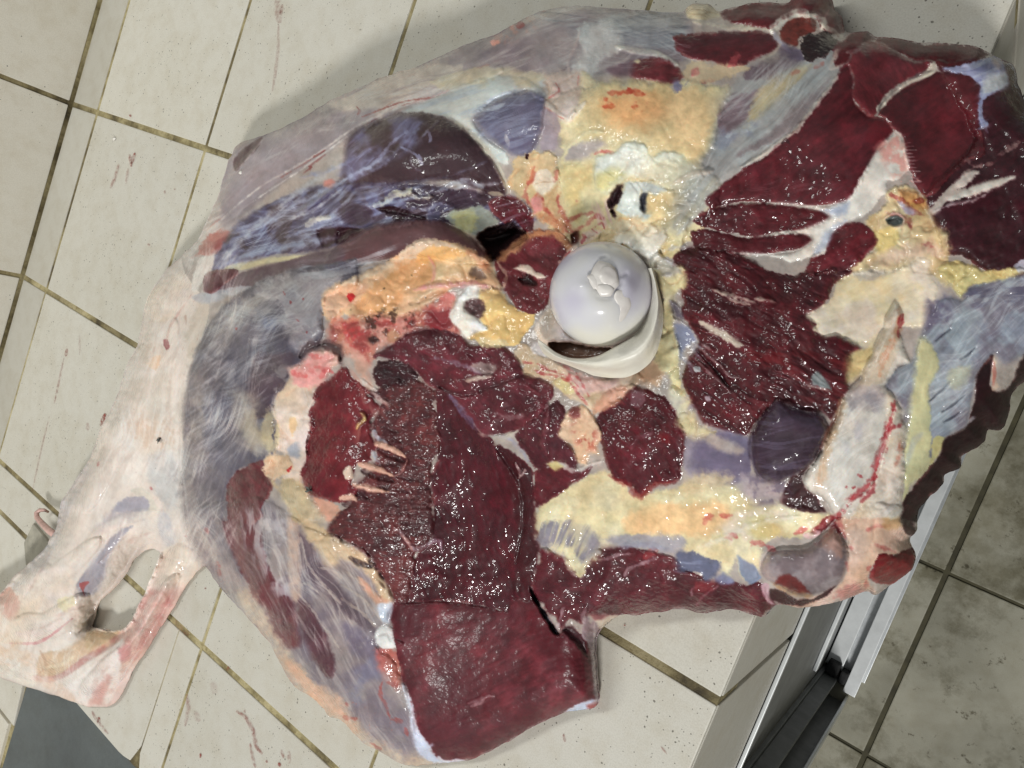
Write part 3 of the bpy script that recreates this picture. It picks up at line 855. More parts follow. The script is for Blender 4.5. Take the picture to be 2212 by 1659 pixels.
poly(YY((100, 520), (100, 460), (118, 415), (145, 375), (205, 342), (330, 298), (440, 268), (490, 268), (460, 300), (400, 350), (330, 395), (240, 450), (170, 505), (110, 560)), (152, 140, 145), f=5, rough=3, a=0.9, tex='memb', ang=-35)
poly(YY((132, 402), (150, 375), (205, 340), (190, 372), (160, 400), (138, 425)), (92, 66, 72), f=2.5, rough=2, a=0.95)
stroke(YY((136, 425), (165, 395), (205, 345)), 4, (206, 192, 190), 0.8, h=0.8)
poly(YY((350, 255), (440, 215), (520, 188), (620, 165), (700, 160), (690, 190), (600, 225), (500, 262), (430, 275)), (208, 196, 184), f=5, rough=4, a=0.85)
streak(YY((350, 250), (620, 160), (900, 130), (900, 190), (600, 230), (420, 275)), (150, 130, 136), -22, 120, 7, 0.3, 0.25, 0.55)
poly(YY((540, 285), (640, 245), (760, 205), (900, 188), (905, 215), (860, 225), (760, 255), (690, 285), (600, 280)), (204, 210, 210), f=5, rough=3, a=0.9)
poly(YY((620, 200), (760, 165), (900, 185), (900, 200), (760, 205), (660, 225)), (216, 204, 172), f=5, rough=4, a=0.75)
for q, w_, cc in ((((100, 545), (200, 462), (330, 388), (430, 318), (520, 275), (640, 235)), 4, (228, 218, 212)), (((180, 500), (300, 420), (420, 335), (500, 290)), 3, (226, 220, 216)), (((560, 262), (660, 238), (760, 215), (850, 205)), 4, (226, 230, 230)), (((600, 268), (700, 262), (760, 268), (830, 245)), 3.5, (224, 228, 232)), (((450, 290), (560, 250), (690, 236)), 2.6, (150, 70, 64)), (((330, 390), (350, 378), (360, 372)), 4, (120, 30, 36)), (((436, 262), (446, 275), (438, 285)), 4, (140, 48, 48)), (((250, 440), (300, 410), (345, 380)), 2.6, (150, 84, 78))):
    stroke(YY(*q), w_, cc, 0.9, w_ * 0.5, 1.5)
# pale tendon sheet and the blue muscle
PF = K('b', (400, 725), (560, 650), (720, 580), (900, 505), (1100, 490), (1210, 520), (1330, 610), (1310, 660), (1200, 590), (980, 650), (860, 760), (920, 880), (1060, 980), (1080, 1060), (1010, 1040), (900, 900), (740, 780), (560, 735))
piece('tendon_sheet', PF, (208, 212, 206), f=7, rough=3, tex='memb', ang=-18, h=2, hw=30, gl=0.25)
mottle(K('b', (600, 560), (900, 490), (1250, 500), (1250, 570), (900, 560)), (218, 200, 160), 40, 0.0, 0.4, 0.7)
streak(PF, (176, 190, 205), -18, 90, 9, 0.2, 0.3, 0.6)
MB = K('b', (860, 770), (960, 680), (1060, 620), (1200, 585), (1320, 625), (1310, 770), (1285, 880), (1250, 960), (1205, 1010), (1120, 1000), (1010, 930), (920, 870))
piece('blue_muscle', MB, (104, 100, 124), f=12, rough=3, tex='memb', ang=-14, h=4, hw=40, gl=0.26)
mottle(K('b', (1000, 850), (1290, 700), (1280, 900), (1210, 1000), (1080, 960)), (100, 88, 112), 50, -0.1, 0.5, 0.8)
streak(MB, (150, 156, 178), -16, 110, 7, 0.2, 0.35, 0.5)
stroke(K('b', (940, 660), (1050, 610), (1100, 600)), 9, (205, 212, 228), 0.8); stroke(K('b', (880, 720), (1000, 700), (1060, 670)), 9, (214, 220, 230), 0.8)
stroke(K('b', (1065, 870), (1085, 950)), 8, (178, 172, 176), 0.8, h=1)
# big dark shin muscle
MA = K('a', (1900, 1390), (2060, 1270), (2212, 1150)) + K('b', (40, 880), (200, 790), (360, 735), (520, 725), (640, 755), (760, 810), (880, 920), (980, 1040), (1050, 1170), (1070, 1260), (1000, 1270), (880, 1220), (700, 1160), (500, 1180), (300, 1200), (100, 1220), (-60, 1260), (-200, 1360))
piece('shin_muscle', MA, (74, 49, 56), f=4, rough=3, tex='memb', ang=-24, h=7, hw=60, gl=0.32, amt=0.7)
MAL = K('a', (1850, 1400), (2212, 1100)) + K('b', (60, 870), (330, 740), (520, 780), (560, 870), (400, 1000), (260, 1050), (100, 1160), (-200, 1380))
mottle(MAL, (112, 106, 138), 60, -0.1, 0.4, 0.8); web(MAL, (160, 164, 196), 60, 0.12, 0.65, 12)
streak(MAL, (140, 142, 178), -42, 90, 12, 0.35, 0.3, 0.5)
for q in (((-60, 1230), (60, 1140), (180, 1080), (250, 1020), (330, 920), (430, 850)), ((520, 890), (560, 850), (580, 900), (560, 930)), ((380, 950), (480, 1000), (520, 1060), (500, 1000))): stroke(K('b', *q), 7, (166, 172, 205), 0.7, rough=2)
stroke(K('b', (740, 790), (880, 900), (990, 1040), (1060, 1180), (1080, 1260)), 14, (206, 200, 178), 0.85, 5, h=2)
# netted zone under it
NZ = [(455, 600), (470, 545), (520, 480), (600, 430), (700, 400), (760, 395), (900, 398), (1000, 412), (1090, 425), (1130, 432), (1160, 470), (1110, 500), (1060, 512), (1010, 500), (960, 480), (900, 482), (800, 502), (740, 532), (600, 550), (500, 570)]
piece('netted_muscle', NZ, (76, 66, 96), f=5, rough=3, tex='memb', ang=-6, gl=0.24, h=2, hw=30)
mottle(NZ, (66, 42, 52), 46, 0.15, 0.25, 0.85)
web(NZ, (164, 174, 208), 60, 0.13, 0.8, 8, h=0.8, sx=1.6, ang=-12)
streak(NZ, (170, 182, 210), -26, 110, 9, 0.3, 0.4, 0.5)
streak([(455, 590), (600, 430), (760, 400), (760, 440), (640, 540), (520, 570)], (186, 198, 216), -40, 130, 9, 0.0, 0.4, 0.7)
poly(K('b', (860, 1290), (960, 1180), (1010, 1200), (1000, 1290), (930, 1330)), (70, 42, 52), f=6, rough=3, a=0.8)
poly(K('b', (700, 1260), (800, 1220), (880, 1240), (850, 1320), (740, 1330)), (84, 56, 70), f=6, rough=3, a=0.7)
stroke(K('b', (600, 1260), (720, 1190), (820, 1170), (920, 1220)), 12, (170, 176, 190), 0.75, h=1)
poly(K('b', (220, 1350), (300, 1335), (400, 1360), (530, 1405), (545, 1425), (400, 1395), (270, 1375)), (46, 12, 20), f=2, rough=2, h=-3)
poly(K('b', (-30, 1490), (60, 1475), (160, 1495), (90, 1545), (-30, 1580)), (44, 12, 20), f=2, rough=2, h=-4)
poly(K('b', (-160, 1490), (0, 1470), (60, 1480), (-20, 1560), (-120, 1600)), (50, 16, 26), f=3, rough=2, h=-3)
poly(K('b', (680, 1410), (760, 1340), (900, 1335), (980, 1390), (1030, 1440), (960, 1500), (860, 1525), (740, 1470)), (156, 164, 152), f=5, rough=4, a=0.9, h=1.0)
mottle(K('b', (700, 1400), (800, 1350), (900, 1400), (860, 1520), (740, 1470)), (206, 200, 130), 24, 0.1, 0.4, 0.7)
stroke(K('b', (190, 1340), (270, 1320), (330, 1270), (440, 1250), (500, 1290), (590, 1275)), 14, (226, 222, 196), 0.95, 3, 4, h=2.5, part='fat_strand')
stroke(K('b', (440, 1260), (455, 1215)), 8, (222, 216, 186), 0.9, h=2)
stroke(K('b', (540, 1290), (545, 1380), (570, 1440)), 5, (206, 210, 214), 0.8)
stroke(K('b', (950, 1250), (1020, 1260), (1060, 1290)), 11, (212, 204, 176), 0.85, h=1.5)
poly(K('a', (2100, 1170), (2150, 1160), (2180, 1190), (2140, 1220), (2095, 1210)), (196, 130, 120), f=3, rough=2, h=1)
poly(K('b', (950, 1310), (1060, 1265), (1160, 1290), (1235, 1385), (1245, 1490), (1190, 1500), (1120, 1420), (1080, 1460), (1000, 1400)), (84, 22, 34), f=3, rough=3, tex='cut', ang=30, h=3, hw=15, gl=0.18)
poly(K('b', (870, 1540), (930, 1500), (1010, 1470), (1080, 1450), (1120, 1440), (1180, 1490), (1210, 1540), (1150, 1570), (1090, 1620), (1030, 1670), (960, 1690), (930, 1620)), (34, 10, 14), f=5, rough=5, h=-16, hw=30)  # near-black laid into the colour for the shade inside the hollow
def YY(*pts): return [(389 + x * 0.8716, y * 0.8716) for x, y in pts]


for q, w_, cc, aa in ((((110, 640), (190, 560), (300, 470), (400, 405)), 12, (206, 212, 220), .8), (((180, 575), (300, 500), (420, 440), (520, 385)), 9, (190, 200, 222), .7), (((330, 560), (430, 520), (520, 500), (600, 488)), 8, (176, 188, 214), .75),
                      (((420, 450), (500, 410), (555, 355), (590, 320)), 8, (150, 158, 192), .6), (((620, 505), (690, 465), (790, 455)), 10, (190, 196, 206), .7), (((90, 660), (200, 622), (300, 605), (390, 590)), 16, (168, 182, 204), .7), (((300, 440), (380, 420), (470, 370)), 8, (140, 148, 186), .6),
                      (((640, 300), (600, 340), (570, 400), (600, 430)), 6, (140, 140, 160), .4), (((230, 560), (330, 520), (400, 470)), 7, (206, 212, 214), .7), (((250, 590), (350, 560), (430, 545)), 7, (180, 190, 214), .7), (((560, 560), (620, 520), (660, 470)), 7, (170, 180, 206), .6), (((470, 480), (560, 450), (660, 440), (760, 400)), 6, (120, 122, 150), .5)):
    stroke(YY(*q), w_, cc, aa, w_ * 0.8, 3, h=0.6)
stroke(YY((310, 560), (335, 545), (370, 540)), 12, (234, 230, 214), 0.95, 4, 4, h=2.5)
for q, cc in ((((385, 520), (430, 500), (480, 520), (470, 550), (420, 560)), (66, 42, 58)), (((510, 525), (560, 515), (610, 525), (600, 545), (540, 545)), (46, 16, 26)), (((620, 480), (690, 470), (740, 500), (690, 520)), (62, 40, 56)), (((560, 500), (620, 495), (610, 520)), (66, 44, 60))):
    poly(YY(*q), cc, f=5, rough=5, a=0.85, h=-1)
# inner belly muscle
MC = K('b', (-60, 1620), (100, 1505), (280, 1445), (480, 1428), (620, 1430), (720, 1465), (830, 1530), (940, 1640), (960, 1700), (760, 1700), (500, 1659), (200, 1690), (-100, 1740))
piece('belly_muscle', MC, (104, 71, 74), f=3, rough=2, tex='memb', ang=-12, h=10, hw=34, gl=0.42, amt=0.6)
poly(K('d', (1380, 245), (1480, 150), (1640, 80), (1900, 20), (2212, -60), (2212, 40), (1950, 105), (1700, 185), (1500, 228)), (98, 74, 84), f=5, rough=2, a=0.9, tex='memb', ang=-18)
poly(K('d', (1250, 270), (1330, 235), (1420, 225), (1600, 190), (1640, 215), (1400, 290), (1290, 300)), (176, 176, 182), f=5, rough=3, a=0.8)
piece('muscle_end', K('d', (1316, 175), (1330, 115), (1400, 88), (1545, 92), (1520, 140), (1430, 205), (1375, 243), (1322, 230)), (86, 42, 50), f=2.5, rough=2, h=5, hw=14, gl=0.2, tex='cut', ang=-30, amt=0.5)

# ------------------------------------------------------------------ big membrane covered muscle (left centre)
BM = [(397, 1060), (396, 1000), (396, 920), (405, 820), (425, 755), (455, 695), (500, 645), (560, 610), (640, 580), (700, 572), (770, 560), (770, 620), (705, 640), (700, 680), (690, 745), (640, 800), (600, 845), (592, 900), (600, 960), (580, 1005), (520, 1012), (490, 1045), (480, 1100), (500, 1190), (560, 1330), (640, 1480), (580, 1400), (480, 1273), (425, 1175), (402, 1110)]
piece('thigh_muscle', BM, (94, 90, 104), f=4, rough=3, tex='memb', ang=110, h=4, hw=40, gl=0.36)
poly([(396, 1050), (398, 900), (420, 790), (470, 690), (560, 625), (640, 600), (560, 660), (490, 730), (450, 830), (440, 950), (440, 1080), (420, 1120)], (168, 157, 146), f=30, rough=10, a=0.7)
streak([(430, 720), (600, 600), (720, 590), (700, 700), (600, 800), (480, 880), (440, 900)], (160, 164, 172), -32, 90, 6, 0.3, 0.3, 0.45)
mottle(BM, (72, 64, 78), 70, 0.15, 0.5, 0.55)
for i in range(84):
    y = 690 + i * 6.2
    x = 410 + 18 * math.sin(i * 1.7) + max(0, (900 - y)) * 0.30
    L = 60 + 22 * math.sin(i * 2.3); tl = -46 + (y - 690) * 0.045 + 7 * math.sin(i * 3.1)
    p = [(x + t * L * math.cos(math.radians(tl)), y + t * L * math.sin(math.radians(tl)) + 5 * math.sin(i + 3 * t)) for t in (0, .35, .7, 1)]
    stroke(p, 2.6 + 2.2 * math.sin(i * 2.7) ** 2, (176, 172, 178), 0.40 + 0.2 * math.sin(i * 4.1), 4.5, 2.0)
poly(K('d', (1650, 640), (1760, 640), (1900, 620), (1930, 660), (1870, 800), (1860, 870), (1770, 900), (1740, 1040), (1650, 1060), (1600, 880)), (88, 70, 80), f=8, rough=5, a=0.85)
mottle(K('d', (1740, 700), (1900, 720), (1850, 860), (1740, 900)), (150, 142, 140), 22, 0.2, 0.3, 0.6)
poly(K('d', (1540, 900), (1640, 930), (1680, 1080), (1760, 1150), (1740, 1280), (1600, 1250), (1540, 1100)), (182, 170, 148), f=14, rough=8, a=0.8, tex='fat', amt=0.3)
poly(K('d', (1660, 1060), (1760, 1040), (1790, 1100), (1740, 1160), (1680, 1130)), (120, 120, 130), f=6, rough=4, a=0.8)
mottle(K('d', (1700, 400), (1780, 400), (1790, 470), (1700, 470)), (110, 114, 144), 20, -0.3, 0.4, 0.8)
# lacy tissue near the fat ridge
LC = K('d', (1640, 240), (1760, 130), (1950, 110), (2200, 130), (2150, 300), (2050, 520), (1960, 640), (1880, 560), (1800, 300))
poly(LC, (176, 168, 170), f=14, rough=8, a=0.7, h=1.2, hw=20)
web(LC, (214, 208, 208), 26, 0.16, 0.7, 10, h=0.7); mottle(LC, (140, 132, 140), 20, 0.3, 0.2, 0.7)
for q in ((1835, 230, 1850, 255), (1965, 270, 1960, 285), (1880, 290, 1884, 310), (1990, 485, 1985, 500), (1920, 410, 1940, 425), (1535, 465, 1525, 475)): stroke(K('d', q[:2], q[2:]), 5, (150, 30, 34), 0.9)
streak([(640, 575), (760, 545), (850, 535), (820, 570), (740, 600), (660, 600)], (188, 190, 196), -14, 80, 6, 0.1, 0.3, 0.7)
# belly-side muscles showing through at the lower left
LL = K('g', (1220, 0), (1680, -100), (2000, 100), (2212, 350), (2212, 1420), (2060, 1240), (1860, 1060), (1760, 860), (1540, 640), (1330, 330))
LL2 = LL[:3] + K('h', (0, 180), (150, 250), (300, 480), (345, 580), (300, 700), (230, 780), (230, 880), (330, 960), (400, 1110), (440, 1230), (480, 1420), (600, 1620), (500, 1645), (380, 1630), (250, 1550), (80, 1430), (0, 1340)) + K('g', (2060, 1235), (1860, 1060), (1760, 860), (1540, 640), (1330, 330))
piece('flank_membrane', LL2, (146, 134, 134), f=24, rough=10, tex='memb', ang=62, gl=0.3, h=3, hw=40)
mottle(LL2, (118, 106, 120), 70, 0.1, 0.5, 0.75); streak(LL2, (206, 196, 190), 64, 130, 9, 0.3, 0.35, 0.5)
poly([(398, 1020), (440, 1000), (500, 1020), (560, 1060), (590, 1150), (560, 1240), (500, 1230), (440, 1150), (405, 1090)], (112, 105, 114), f=46, rough=14, a=0.85)
stroke([(404, 960), (402, 1040), (412, 1120), (440, 1190), (480, 1250)], 30, (166, 154, 146), 0.7, 26, 6, taper=True)
R1 = K('d', (1470, 1500), (1530, 1400), (1600, 1360), (1700, 1325), (1775, 1430), (1740, 1560), (1690, 1640), (1700, 1690), (1560, 1800), (1480, 1720))
piece('red_muscle', R1, (94, 40, 48), f=4, rough=4, tex='cut', ang=50, amt=0.6, h=2, gl=0.25)
S2 = K('g', (1440, 60), (1660, 100), (1710, 240), (1760, 420), (1890, 560), (1930, 740), (1945, 870), (1870, 890), (1780, 800), (1735, 660), (1640, 540), (1540, 320))
piece('red_muscle', S2, (108, 56, 64), f=6, rough=4, tex='memb', ang=62, h=3, hw=25)
mottle(S2, (82, 42, 54), 40, 0.1, 0.4, 0.6)
streak(K('g', (1560, 0), (1900, 0), (1900, 560), (1740, 460), (1600, 250)), (178, 168, 170), 80, 50, 8, 0.25, 0.25, 0.75)
mottle(K('g', (1640, 60), (1880, 60), (1890, 540), (1760, 500)), (186, 178, 182), 36, 0.25, 0.25, 0.7)
S3 = K('g', (1925, 560), (2010, 620), (2070, 720), (2140, 860), (2165, 980), (2150, 1070), (2090, 1050), (2020, 950), (1960, 800), (1930, 660))
piece('red_muscle', S3, (98, 62, 72), f=6, rough=4, tex='memb', ang=66, h=3, hw=22)
S4 = K('g', (1940, 130), (2040, 230), (2090, 330), (2212, 480)) + K('h', (60, 560), (200, 720), (230, 790), (140, 760), (0, 640)) + K('g', (2120, 560), (2010, 440), (1940, 280))
poly(S4, (100, 82, 92), f=7, rough=4, a=0.85, tex='memb', ang=48)
for q in (((1930, 530), (2030, 640), (2080, 720), (2212, 900)), ((1950, 160), (1990, 330), (2100, 480), (2212, 600)), ((2060, 360), (2160, 380), (2212, 430)), ((1930, 500), (1980, 460), (2060, 520))): stroke(K('g', *q), 6, (196, 182, 172), 0.75, rough=2, h=1)
for q in (((0, 470), (140, 560), (260, 700)), ((0, 560), (120, 640), (220, 740)), ((20, 380), (160, 480), (250, 560)), ((60, 330), (200, 430), (280, 500))): stroke(K('h', *q), 7, (178, 162, 150), 0.75, rough=2, h=1.2)
stroke(K('g', (1890, -60), (1900, 120), (1905, 320), (1915, 520), (1925, 570)), 26, (206, 172, 152), 0.85, 8, 3, h=2)
FT1 = K('g', (1870, -60), (2040, 60), (2150, 150), (2180, 330), (2110, 320), (2040, 220), (1960, 110)) + K('d', (1800, 1500), (1700, 1380))
poly(FT1, (206, 182, 148), f=6, rough=5, tex='fat', amt=0.7, h=2)
poly(K('h', (-60, 150), (60, 220), (180, 290), (260, 380), (330, 520), (345, 590), (290, 600), (220, 480), (120, 360), (0, 290), (-60, 250)), (206, 182, 152), f=5, rough=4, tex='fat', amt=0.7, h=2)
for q in (((50, 290), (120, 330), (200, 360)), ((180, 320), (240, 370)), ((240, 390), (300, 430))): stroke(K('h', *q), 12, (42, 24, 32), 0.9, 3, 2, h=-2)
poly(K('h', (110, 420), (180, 480), (260, 560), (330, 590), (300, 640), (240, 600), (160, 520)), (216, 162, 130), f=6, rough=4, a=0.8)
poly(K('h', (240, 600), (340, 590), (345, 640), (310, 720), (260, 700)), (204, 212, 226), f=4, rough=3, a=0.9)
# lower left rim fat, blood, blue patches
stroke(K('g', (1600, 560), (1700, 740), (1770, 860), (1860, 1020), (2000, 1170), (2140, 1320)) + K('h', (0, 1380), (130, 1490), (260, 1560), (400, 1630), (560, 1640)), 44, (216, 190, 160), 0.85, 16, 6, taper=False, h=1.5)
poly(K('g', (1800, 930), (1930, 1000), (2060, 1120), (2200, 1200)) + K('h', (60, 1330), (140, 1430), (60, 1420), (0, 1360)) + K('g', (2050, 1230), (1870, 1050)), (222, 176, 142), f=8, rough=7, a=0.75, tex='fat', amt=0.5)
mottle(K('h', (0, 700), (200, 800), (250, 960), (60, 900)), (112, 100, 122), 40, 0.0, 0.4, 0.7)
mottle(K('h', (20, 1080), (240, 900), (250, 1150), (100, 1250)), (124, 122, 146), 50, 0.0, 0.5, 0.75)
poly(K('h', (230, 880), (330, 880), (380, 960), (390, 1110), (360, 1140), (290, 1060), (240, 980)), (196, 100, 90), f=6, rough=7, a=0.8, tex='fat', amt=0.5)
for q in (((270, 1080), (250, 1180), (290, 1260), (320, 1350)), ((290, 1100), (380, 1130)), ((320, 1340), (390, 1360), (340, 1330)), ((410, 1400), (430, 1450)), ((0, 1330), (100, 1340)), ((0, 1380), (20, 1390)), ((35, 1240), (45, 1260)), ((180, 1490), (260, 1540))): stroke(K('h', *q), 8, (166, 62, 56), 0.7, rough=3)
flecks(K('h', (0, 1200), (300, 1200), (480, 1600), (200, 1520), (0, 1330)), (176, 96, 80), 26, 2.5, None, 1.6, 0.6)
for q in ((1330, 100, 1345, 140), (1400, 320, 1430, 360), (1415, 370, 1425, 420), (1205, 150, 1205, 160)): stroke(K('g', q[:2], q[2:]), 8, (160, 60, 62), 0.85, rough=2)
piece('membrane_curl', K('h', (218, 790), (250, 745), (300, 728), (342, 765), (335, 815), (405, 850), (350, 880), (270, 888), (228, 850)), (238, 234, 230), f=2, rough=2, h=6, hw=12, gl=0.35)
stroke(K('h', (240, 800), (300, 790), (320, 840)), 5, (190, 176, 170), 0.8, h=-1.5)
# ------------------------------------------------------------------ slab, trough and coarse muscle (lower centre)
TR = K('e', (620, 850), (700, 890), (800, 990), (900, 1120), (970, 1170), (1010, 1230), (1110, 1280), (1200, 1340), (1250, 1420), (1255, 1659)) + K('h', (1285, 60), (1285, 250), (1235, 480), (1250, 570), (1110, 575), (1080, 645), (900, 610), (700, 578), (430, 590), (450, 420), (490, 265), (585, 180), (600, 0)) + K('e', (590, 1500), (585, 1400), (640, 1270), (615, 1090))
piece('deep_muscle', TR, (74, 18, 30), f=3, rough=4, tex='cut', ang=70, amt=1.3, gl=0.13)
poly(K('e', (1010, 1230), (1110, 1285), (1200, 1350), (1245, 1420), (1250, 1659)) + K('h', (1280, 50), (1280, 250), (1235, 480), (1120, 520), (1130, 300), (1130, 0)) + K('e', (1110, 1600), (1060, 1450)), (64, 13, 22), f=6, rough=4, a=0.85, gl=0.28, h=0)
stroke(K('e', (980, 1200), (1060, 1320), (1150, 1450), (1180, 1600)) + K('h', (1180, 100), (1130, 330)), 10, (44, 9, 15), 0.5, 8, h=-2)
CM = K('e', (190, 870), (240, 860), (330, 815), (420, 800), (500, 800), (570, 845), (615, 905), (600, 960), (625, 1010), (610, 1090), (645, 1180), (625, 1270), (580, 1330), (585, 1420), (560, 1480), (595, 1550), (590, 1659)) + K('h', (600, 40), (585, 180), (540, 235), (485, 265), (455, 420), (425, 580), (350, 585), (330, 520), (250, 380), (150, 260), (0, 170), (-90, 120), (-30, 0)) + K('e', (20, 1640), (80, 1560), (90, 1480), (200, 1400), (230, 1240), (200, 1140), (260, 960), (180, 900))
piece('coarse_muscle', CM, (92, 44, 46), f=3, rough=5, tex='coarse', ang=4, h=5, hw=12, gl=0.34)
mottle(CM, (66, 24, 32), 50, 0.25, 0.3, 0.6); mottle(CM, (124, 66, 62), 22, 0.35, 0.25, 0.45)
poly(K('h', (210, 280), (330, 270), (420, 300), (450, 430), (425, 580), (350, 580), (300, 460)), (112, 60, 60), f=10, rough=6, a=0.6)
piece('dark_clot', K('e', (200, 760), (240, 690), (330, 670), (430, 690), (490, 740), (505, 790), (420, 825), (320, 850), (235, 845)), (58, 20, 28), f=3, rough=5, tex='coarse', ang=10, h=5, hw=14, gl=0.25, amt=0.8)
stroke(K('h', (380, 130), (420, 180), (470, 240), (520, 230), (600, 190), (640, 190), (650, 260)), 9, (196, 176, 190), 0.8, 3, 2, h=1)
stroke(K('h', (380, 140), (430, 190), (460, 250)), 8, (188, 140, 130), 0.8)
SL = K('h', (350, 590), (440, 583), (560, 576), (700, 575), (900, 605), (1080, 640), (1112, 570), (1250, 565), (1310, 660), (1400, 795), (1440, 770), (1480, 740), (1560, 800), (1610, 740), (1630, 830), (1630, 950), (1645, 1010), (1665, 1205), (1600, 1230), (1480, 1285), (1330, 1345), (1220, 1400), (1110, 1470), (980, 1540), (860, 1595), (720, 1618), (620, 1600), (575, 1530), (500, 1410), (455, 1290), (430, 1160), (395, 1100), (370, 950), (350, 850), (335, 760), (318, 680))
piece('meat_slab', SL, (98, 42, 50), f=2, rough=3, tex='cut', ang=-24, amt=0.55, h=5, hw=22, gl=0.46)
mottle(SL, (80, 28, 38), 90, 0.1, 0.5, 0.7)
poly(K('h', (1250, 570), (1400, 800), (1500, 900), (1600, 1000), (1600, 1180), (1480, 1100), (1330, 900), (1200, 700)), (82, 18, 30), f=16, rough=8, a=0.7)
poly(K('h', (1430, 770), (1490, 735), (1570, 830), (1600, 950), (1560, 900), (1500, 830)), (56, 18, 26), f=6, rough=4, a=0.8, h=-4, hw=12)
stroke(K('h', (350, 590), (520, 585), (700, 580), (900, 608), (1080, 642)), 4, (58, 12, 22), 0.5, 3, 2, h=-0.8, taper=True)
stroke(K('h', (1080, 645), (1112, 575), (1240, 570)), 5, (52, 10, 18), 0.5, 4, 2, h=-0.8)
poly(K('h', (1215, 480), (1240, 500), (1290, 600), (1350, 700), (1410, 790), (1385, 790), (1300, 660), (1240, 560)), (22, 6, 10), f=2, rough=2, h=-10, hw=6)
stroke(K('h', (1270, 590), (1330, 680), (1400, 790)), 5, (196, 190, 205), 0.8, h=1)
for q in (((820, 1240), (880, 1220), (950, 1195), (985, 1195)), ((840, 1260), (900, 1235), (940, 1200))): stroke(K('h', *q), 8, (172, 130, 134), 0.8, 3, 2, h=1)
flecks(SL, (150, 104, 110), 40, 1.6, -30, 4, 0.4)
stroke(K('h', (400, 1120), (430, 1200), (455, 1300), (480, 1420), (540, 1510), (600, 1590), (680, 1625), (800, 1610)), 15, (224, 228, 240), 0.95, 4, 3, taper=True, h=2, part='sinew_edge')
poly(K('h', (455, 1330), (480, 1400), (560, 1510), (590, 1510), (570, 1550), (620, 1600), (700, 1620), (600, 1622), (510, 1580), (470, 1480)), (206, 214, 236), f=4, rough=3, a=0.9)
stroke(K('h', (860, 1600), (980, 1545), (1110, 1475), (1220, 1408), (1330, 1350)), 4, (200, 150, 150), 0.6)
piece('sinew_tip', K('h', (1440, 1300), (1540, 1245), (1640, 1215), (1668, 1215), (1700, 1290), (1782, 1472), (1700, 1400), (1640, 1320), (1540, 1310)), (206, 190, 196), f=3, rough=2, h=1.5, gl=0.25)
poly(K('h', (1460, 1290), (1560, 1240), (1630, 1215), (1620, 1270), (1500, 1310)), (198, 208, 232), f=4, rough=3, a=0.9)
poly(K('h', (1590, 1250), (1650, 1240), (1670, 1270), (1610, 1290)), (160, 62, 58), f=3, rough=3, a=0.9)
stroke(K('h', (1665, 1230), (1720, 1340), (1780, 1468)), 5, (160, 110, 105), 0.8)
piece('sinew_sheet', K('h', (1590, 620), (1610, 720), (1640, 700), (1680, 760), (1650, 860), (1648, 1000), (1664, 1200), (1640, 1180), (1625, 980), (1600, 850), (1560, 800)), (150, 128, 132), f=3, rough=2, h=1.5, gl=0.25)
stroke(K('h', (1640, 720), (1640, 860), (1645, 1000), (1664, 1190)), 6, (222, 210, 206), 0.8)
poly(K('h', (1600, 660), (1760, 660), (1800, 670), (1750, 710), (1680, 755), (1640, 700)), (214, 200, 180), f=4, rough=3, a=0.9)
poly(K('h', (1620, 660), (1740, 660), (1690, 700), (1640, 700)), (130, 60, 66), f=4, rough=3, a=0.85)

# ------------------------------------------------------------------ lower muscle, right of the slab
LM = K('h', (1230, 500), (1285, 300), (1290, 230), (1360, 250), (1450, 290), (1560, 300), (1640, 240), (1900, 225), (2100, 280), (2212, 330)) + K('i', (0, 365), (110, 400), (190, 460), (235, 440), (330, 455), (420, 480), (470, 450), (520, 470), (560, 560), (612, 598), (545, 640), (520, 680), (460, 668), (300, 628), (140, 662), (0, 625)) + K('h', (2040, 652), (1900, 668), (1760, 665), (1600, 660), (1560, 720), (1480, 700), (1420, 780), (1395, 700), (1300, 600))
piece('lower_muscle', LM, (88, 32, 41), f=3, rough=4, tex='cut', ang=12, amt=1.4, h=6, hw=18, gl=0.18)
mottle(LM, (66, 18, 28), 60, 0.1, 0.4, 0.6)
for q in (((1440, 280), (1480, 380), (1520, 420)), ((1600, 230), (1580, 330), (1540, 450)), ((1830, 430), (1860, 370), (1960, 330), (2030, 300)), ((1640, 320), (1800, 280), (1900, 270)), ((1590, 600), (1560, 680), (1580, 720)), ((1440, 620), (1410, 720), (1400, 760))): stroke(K('h', *q), 7, (196, 170, 176), 0.75, 3, 3, h=1)
stroke(K('h', (1960, 300), (2010, 260), (2050, 250)), 18, (150, 62, 64), 0.8, h=1.5)
for q in (((130, 470), (60, 500), (60, 540)), ((230, 480), (140, 540), (90, 600)), ((540, 460), (520, 520), (560, 580), (610, 600))): stroke(K('i', *q), 6, (176, 130, 140), 0.7, 3, 2, h=0.8)
poly(K('i', (80, 450), (200, 440), (225, 490), (140, 530), (70, 500)), (120, 46, 52), f=5, rough=4, a=0.7)
LF = K('h', (1280, -60), (1480, -170), (1730, -270), (1860, -180), (1900, -100), (2212, -170)) + K('f', (60, 1480), (140, 1400), (300, 1470), (420, 1560), (620, 1600), (800, 1640), (940, 1659)) + K('i', (980, 30), (880, 130), (740, 170), (600, 170), (520, 230), (500, 330), (500, 430), (400, 440), (340, 300), (300, 440), (240, 400), (250, 340), (130, 300), (0, 260)) + K('h', (2212, 250), (2100, 220), (1900, 190), (1720, 220), (1620, 320), (1560, 420), (1480, 360), (1420, 260), (1290, 220))
piece('fat_band', LF, (222, 210, 172), f=5, rough=6, tex='fat', amt=0.4, h=3, hw=26, gl=0.13)
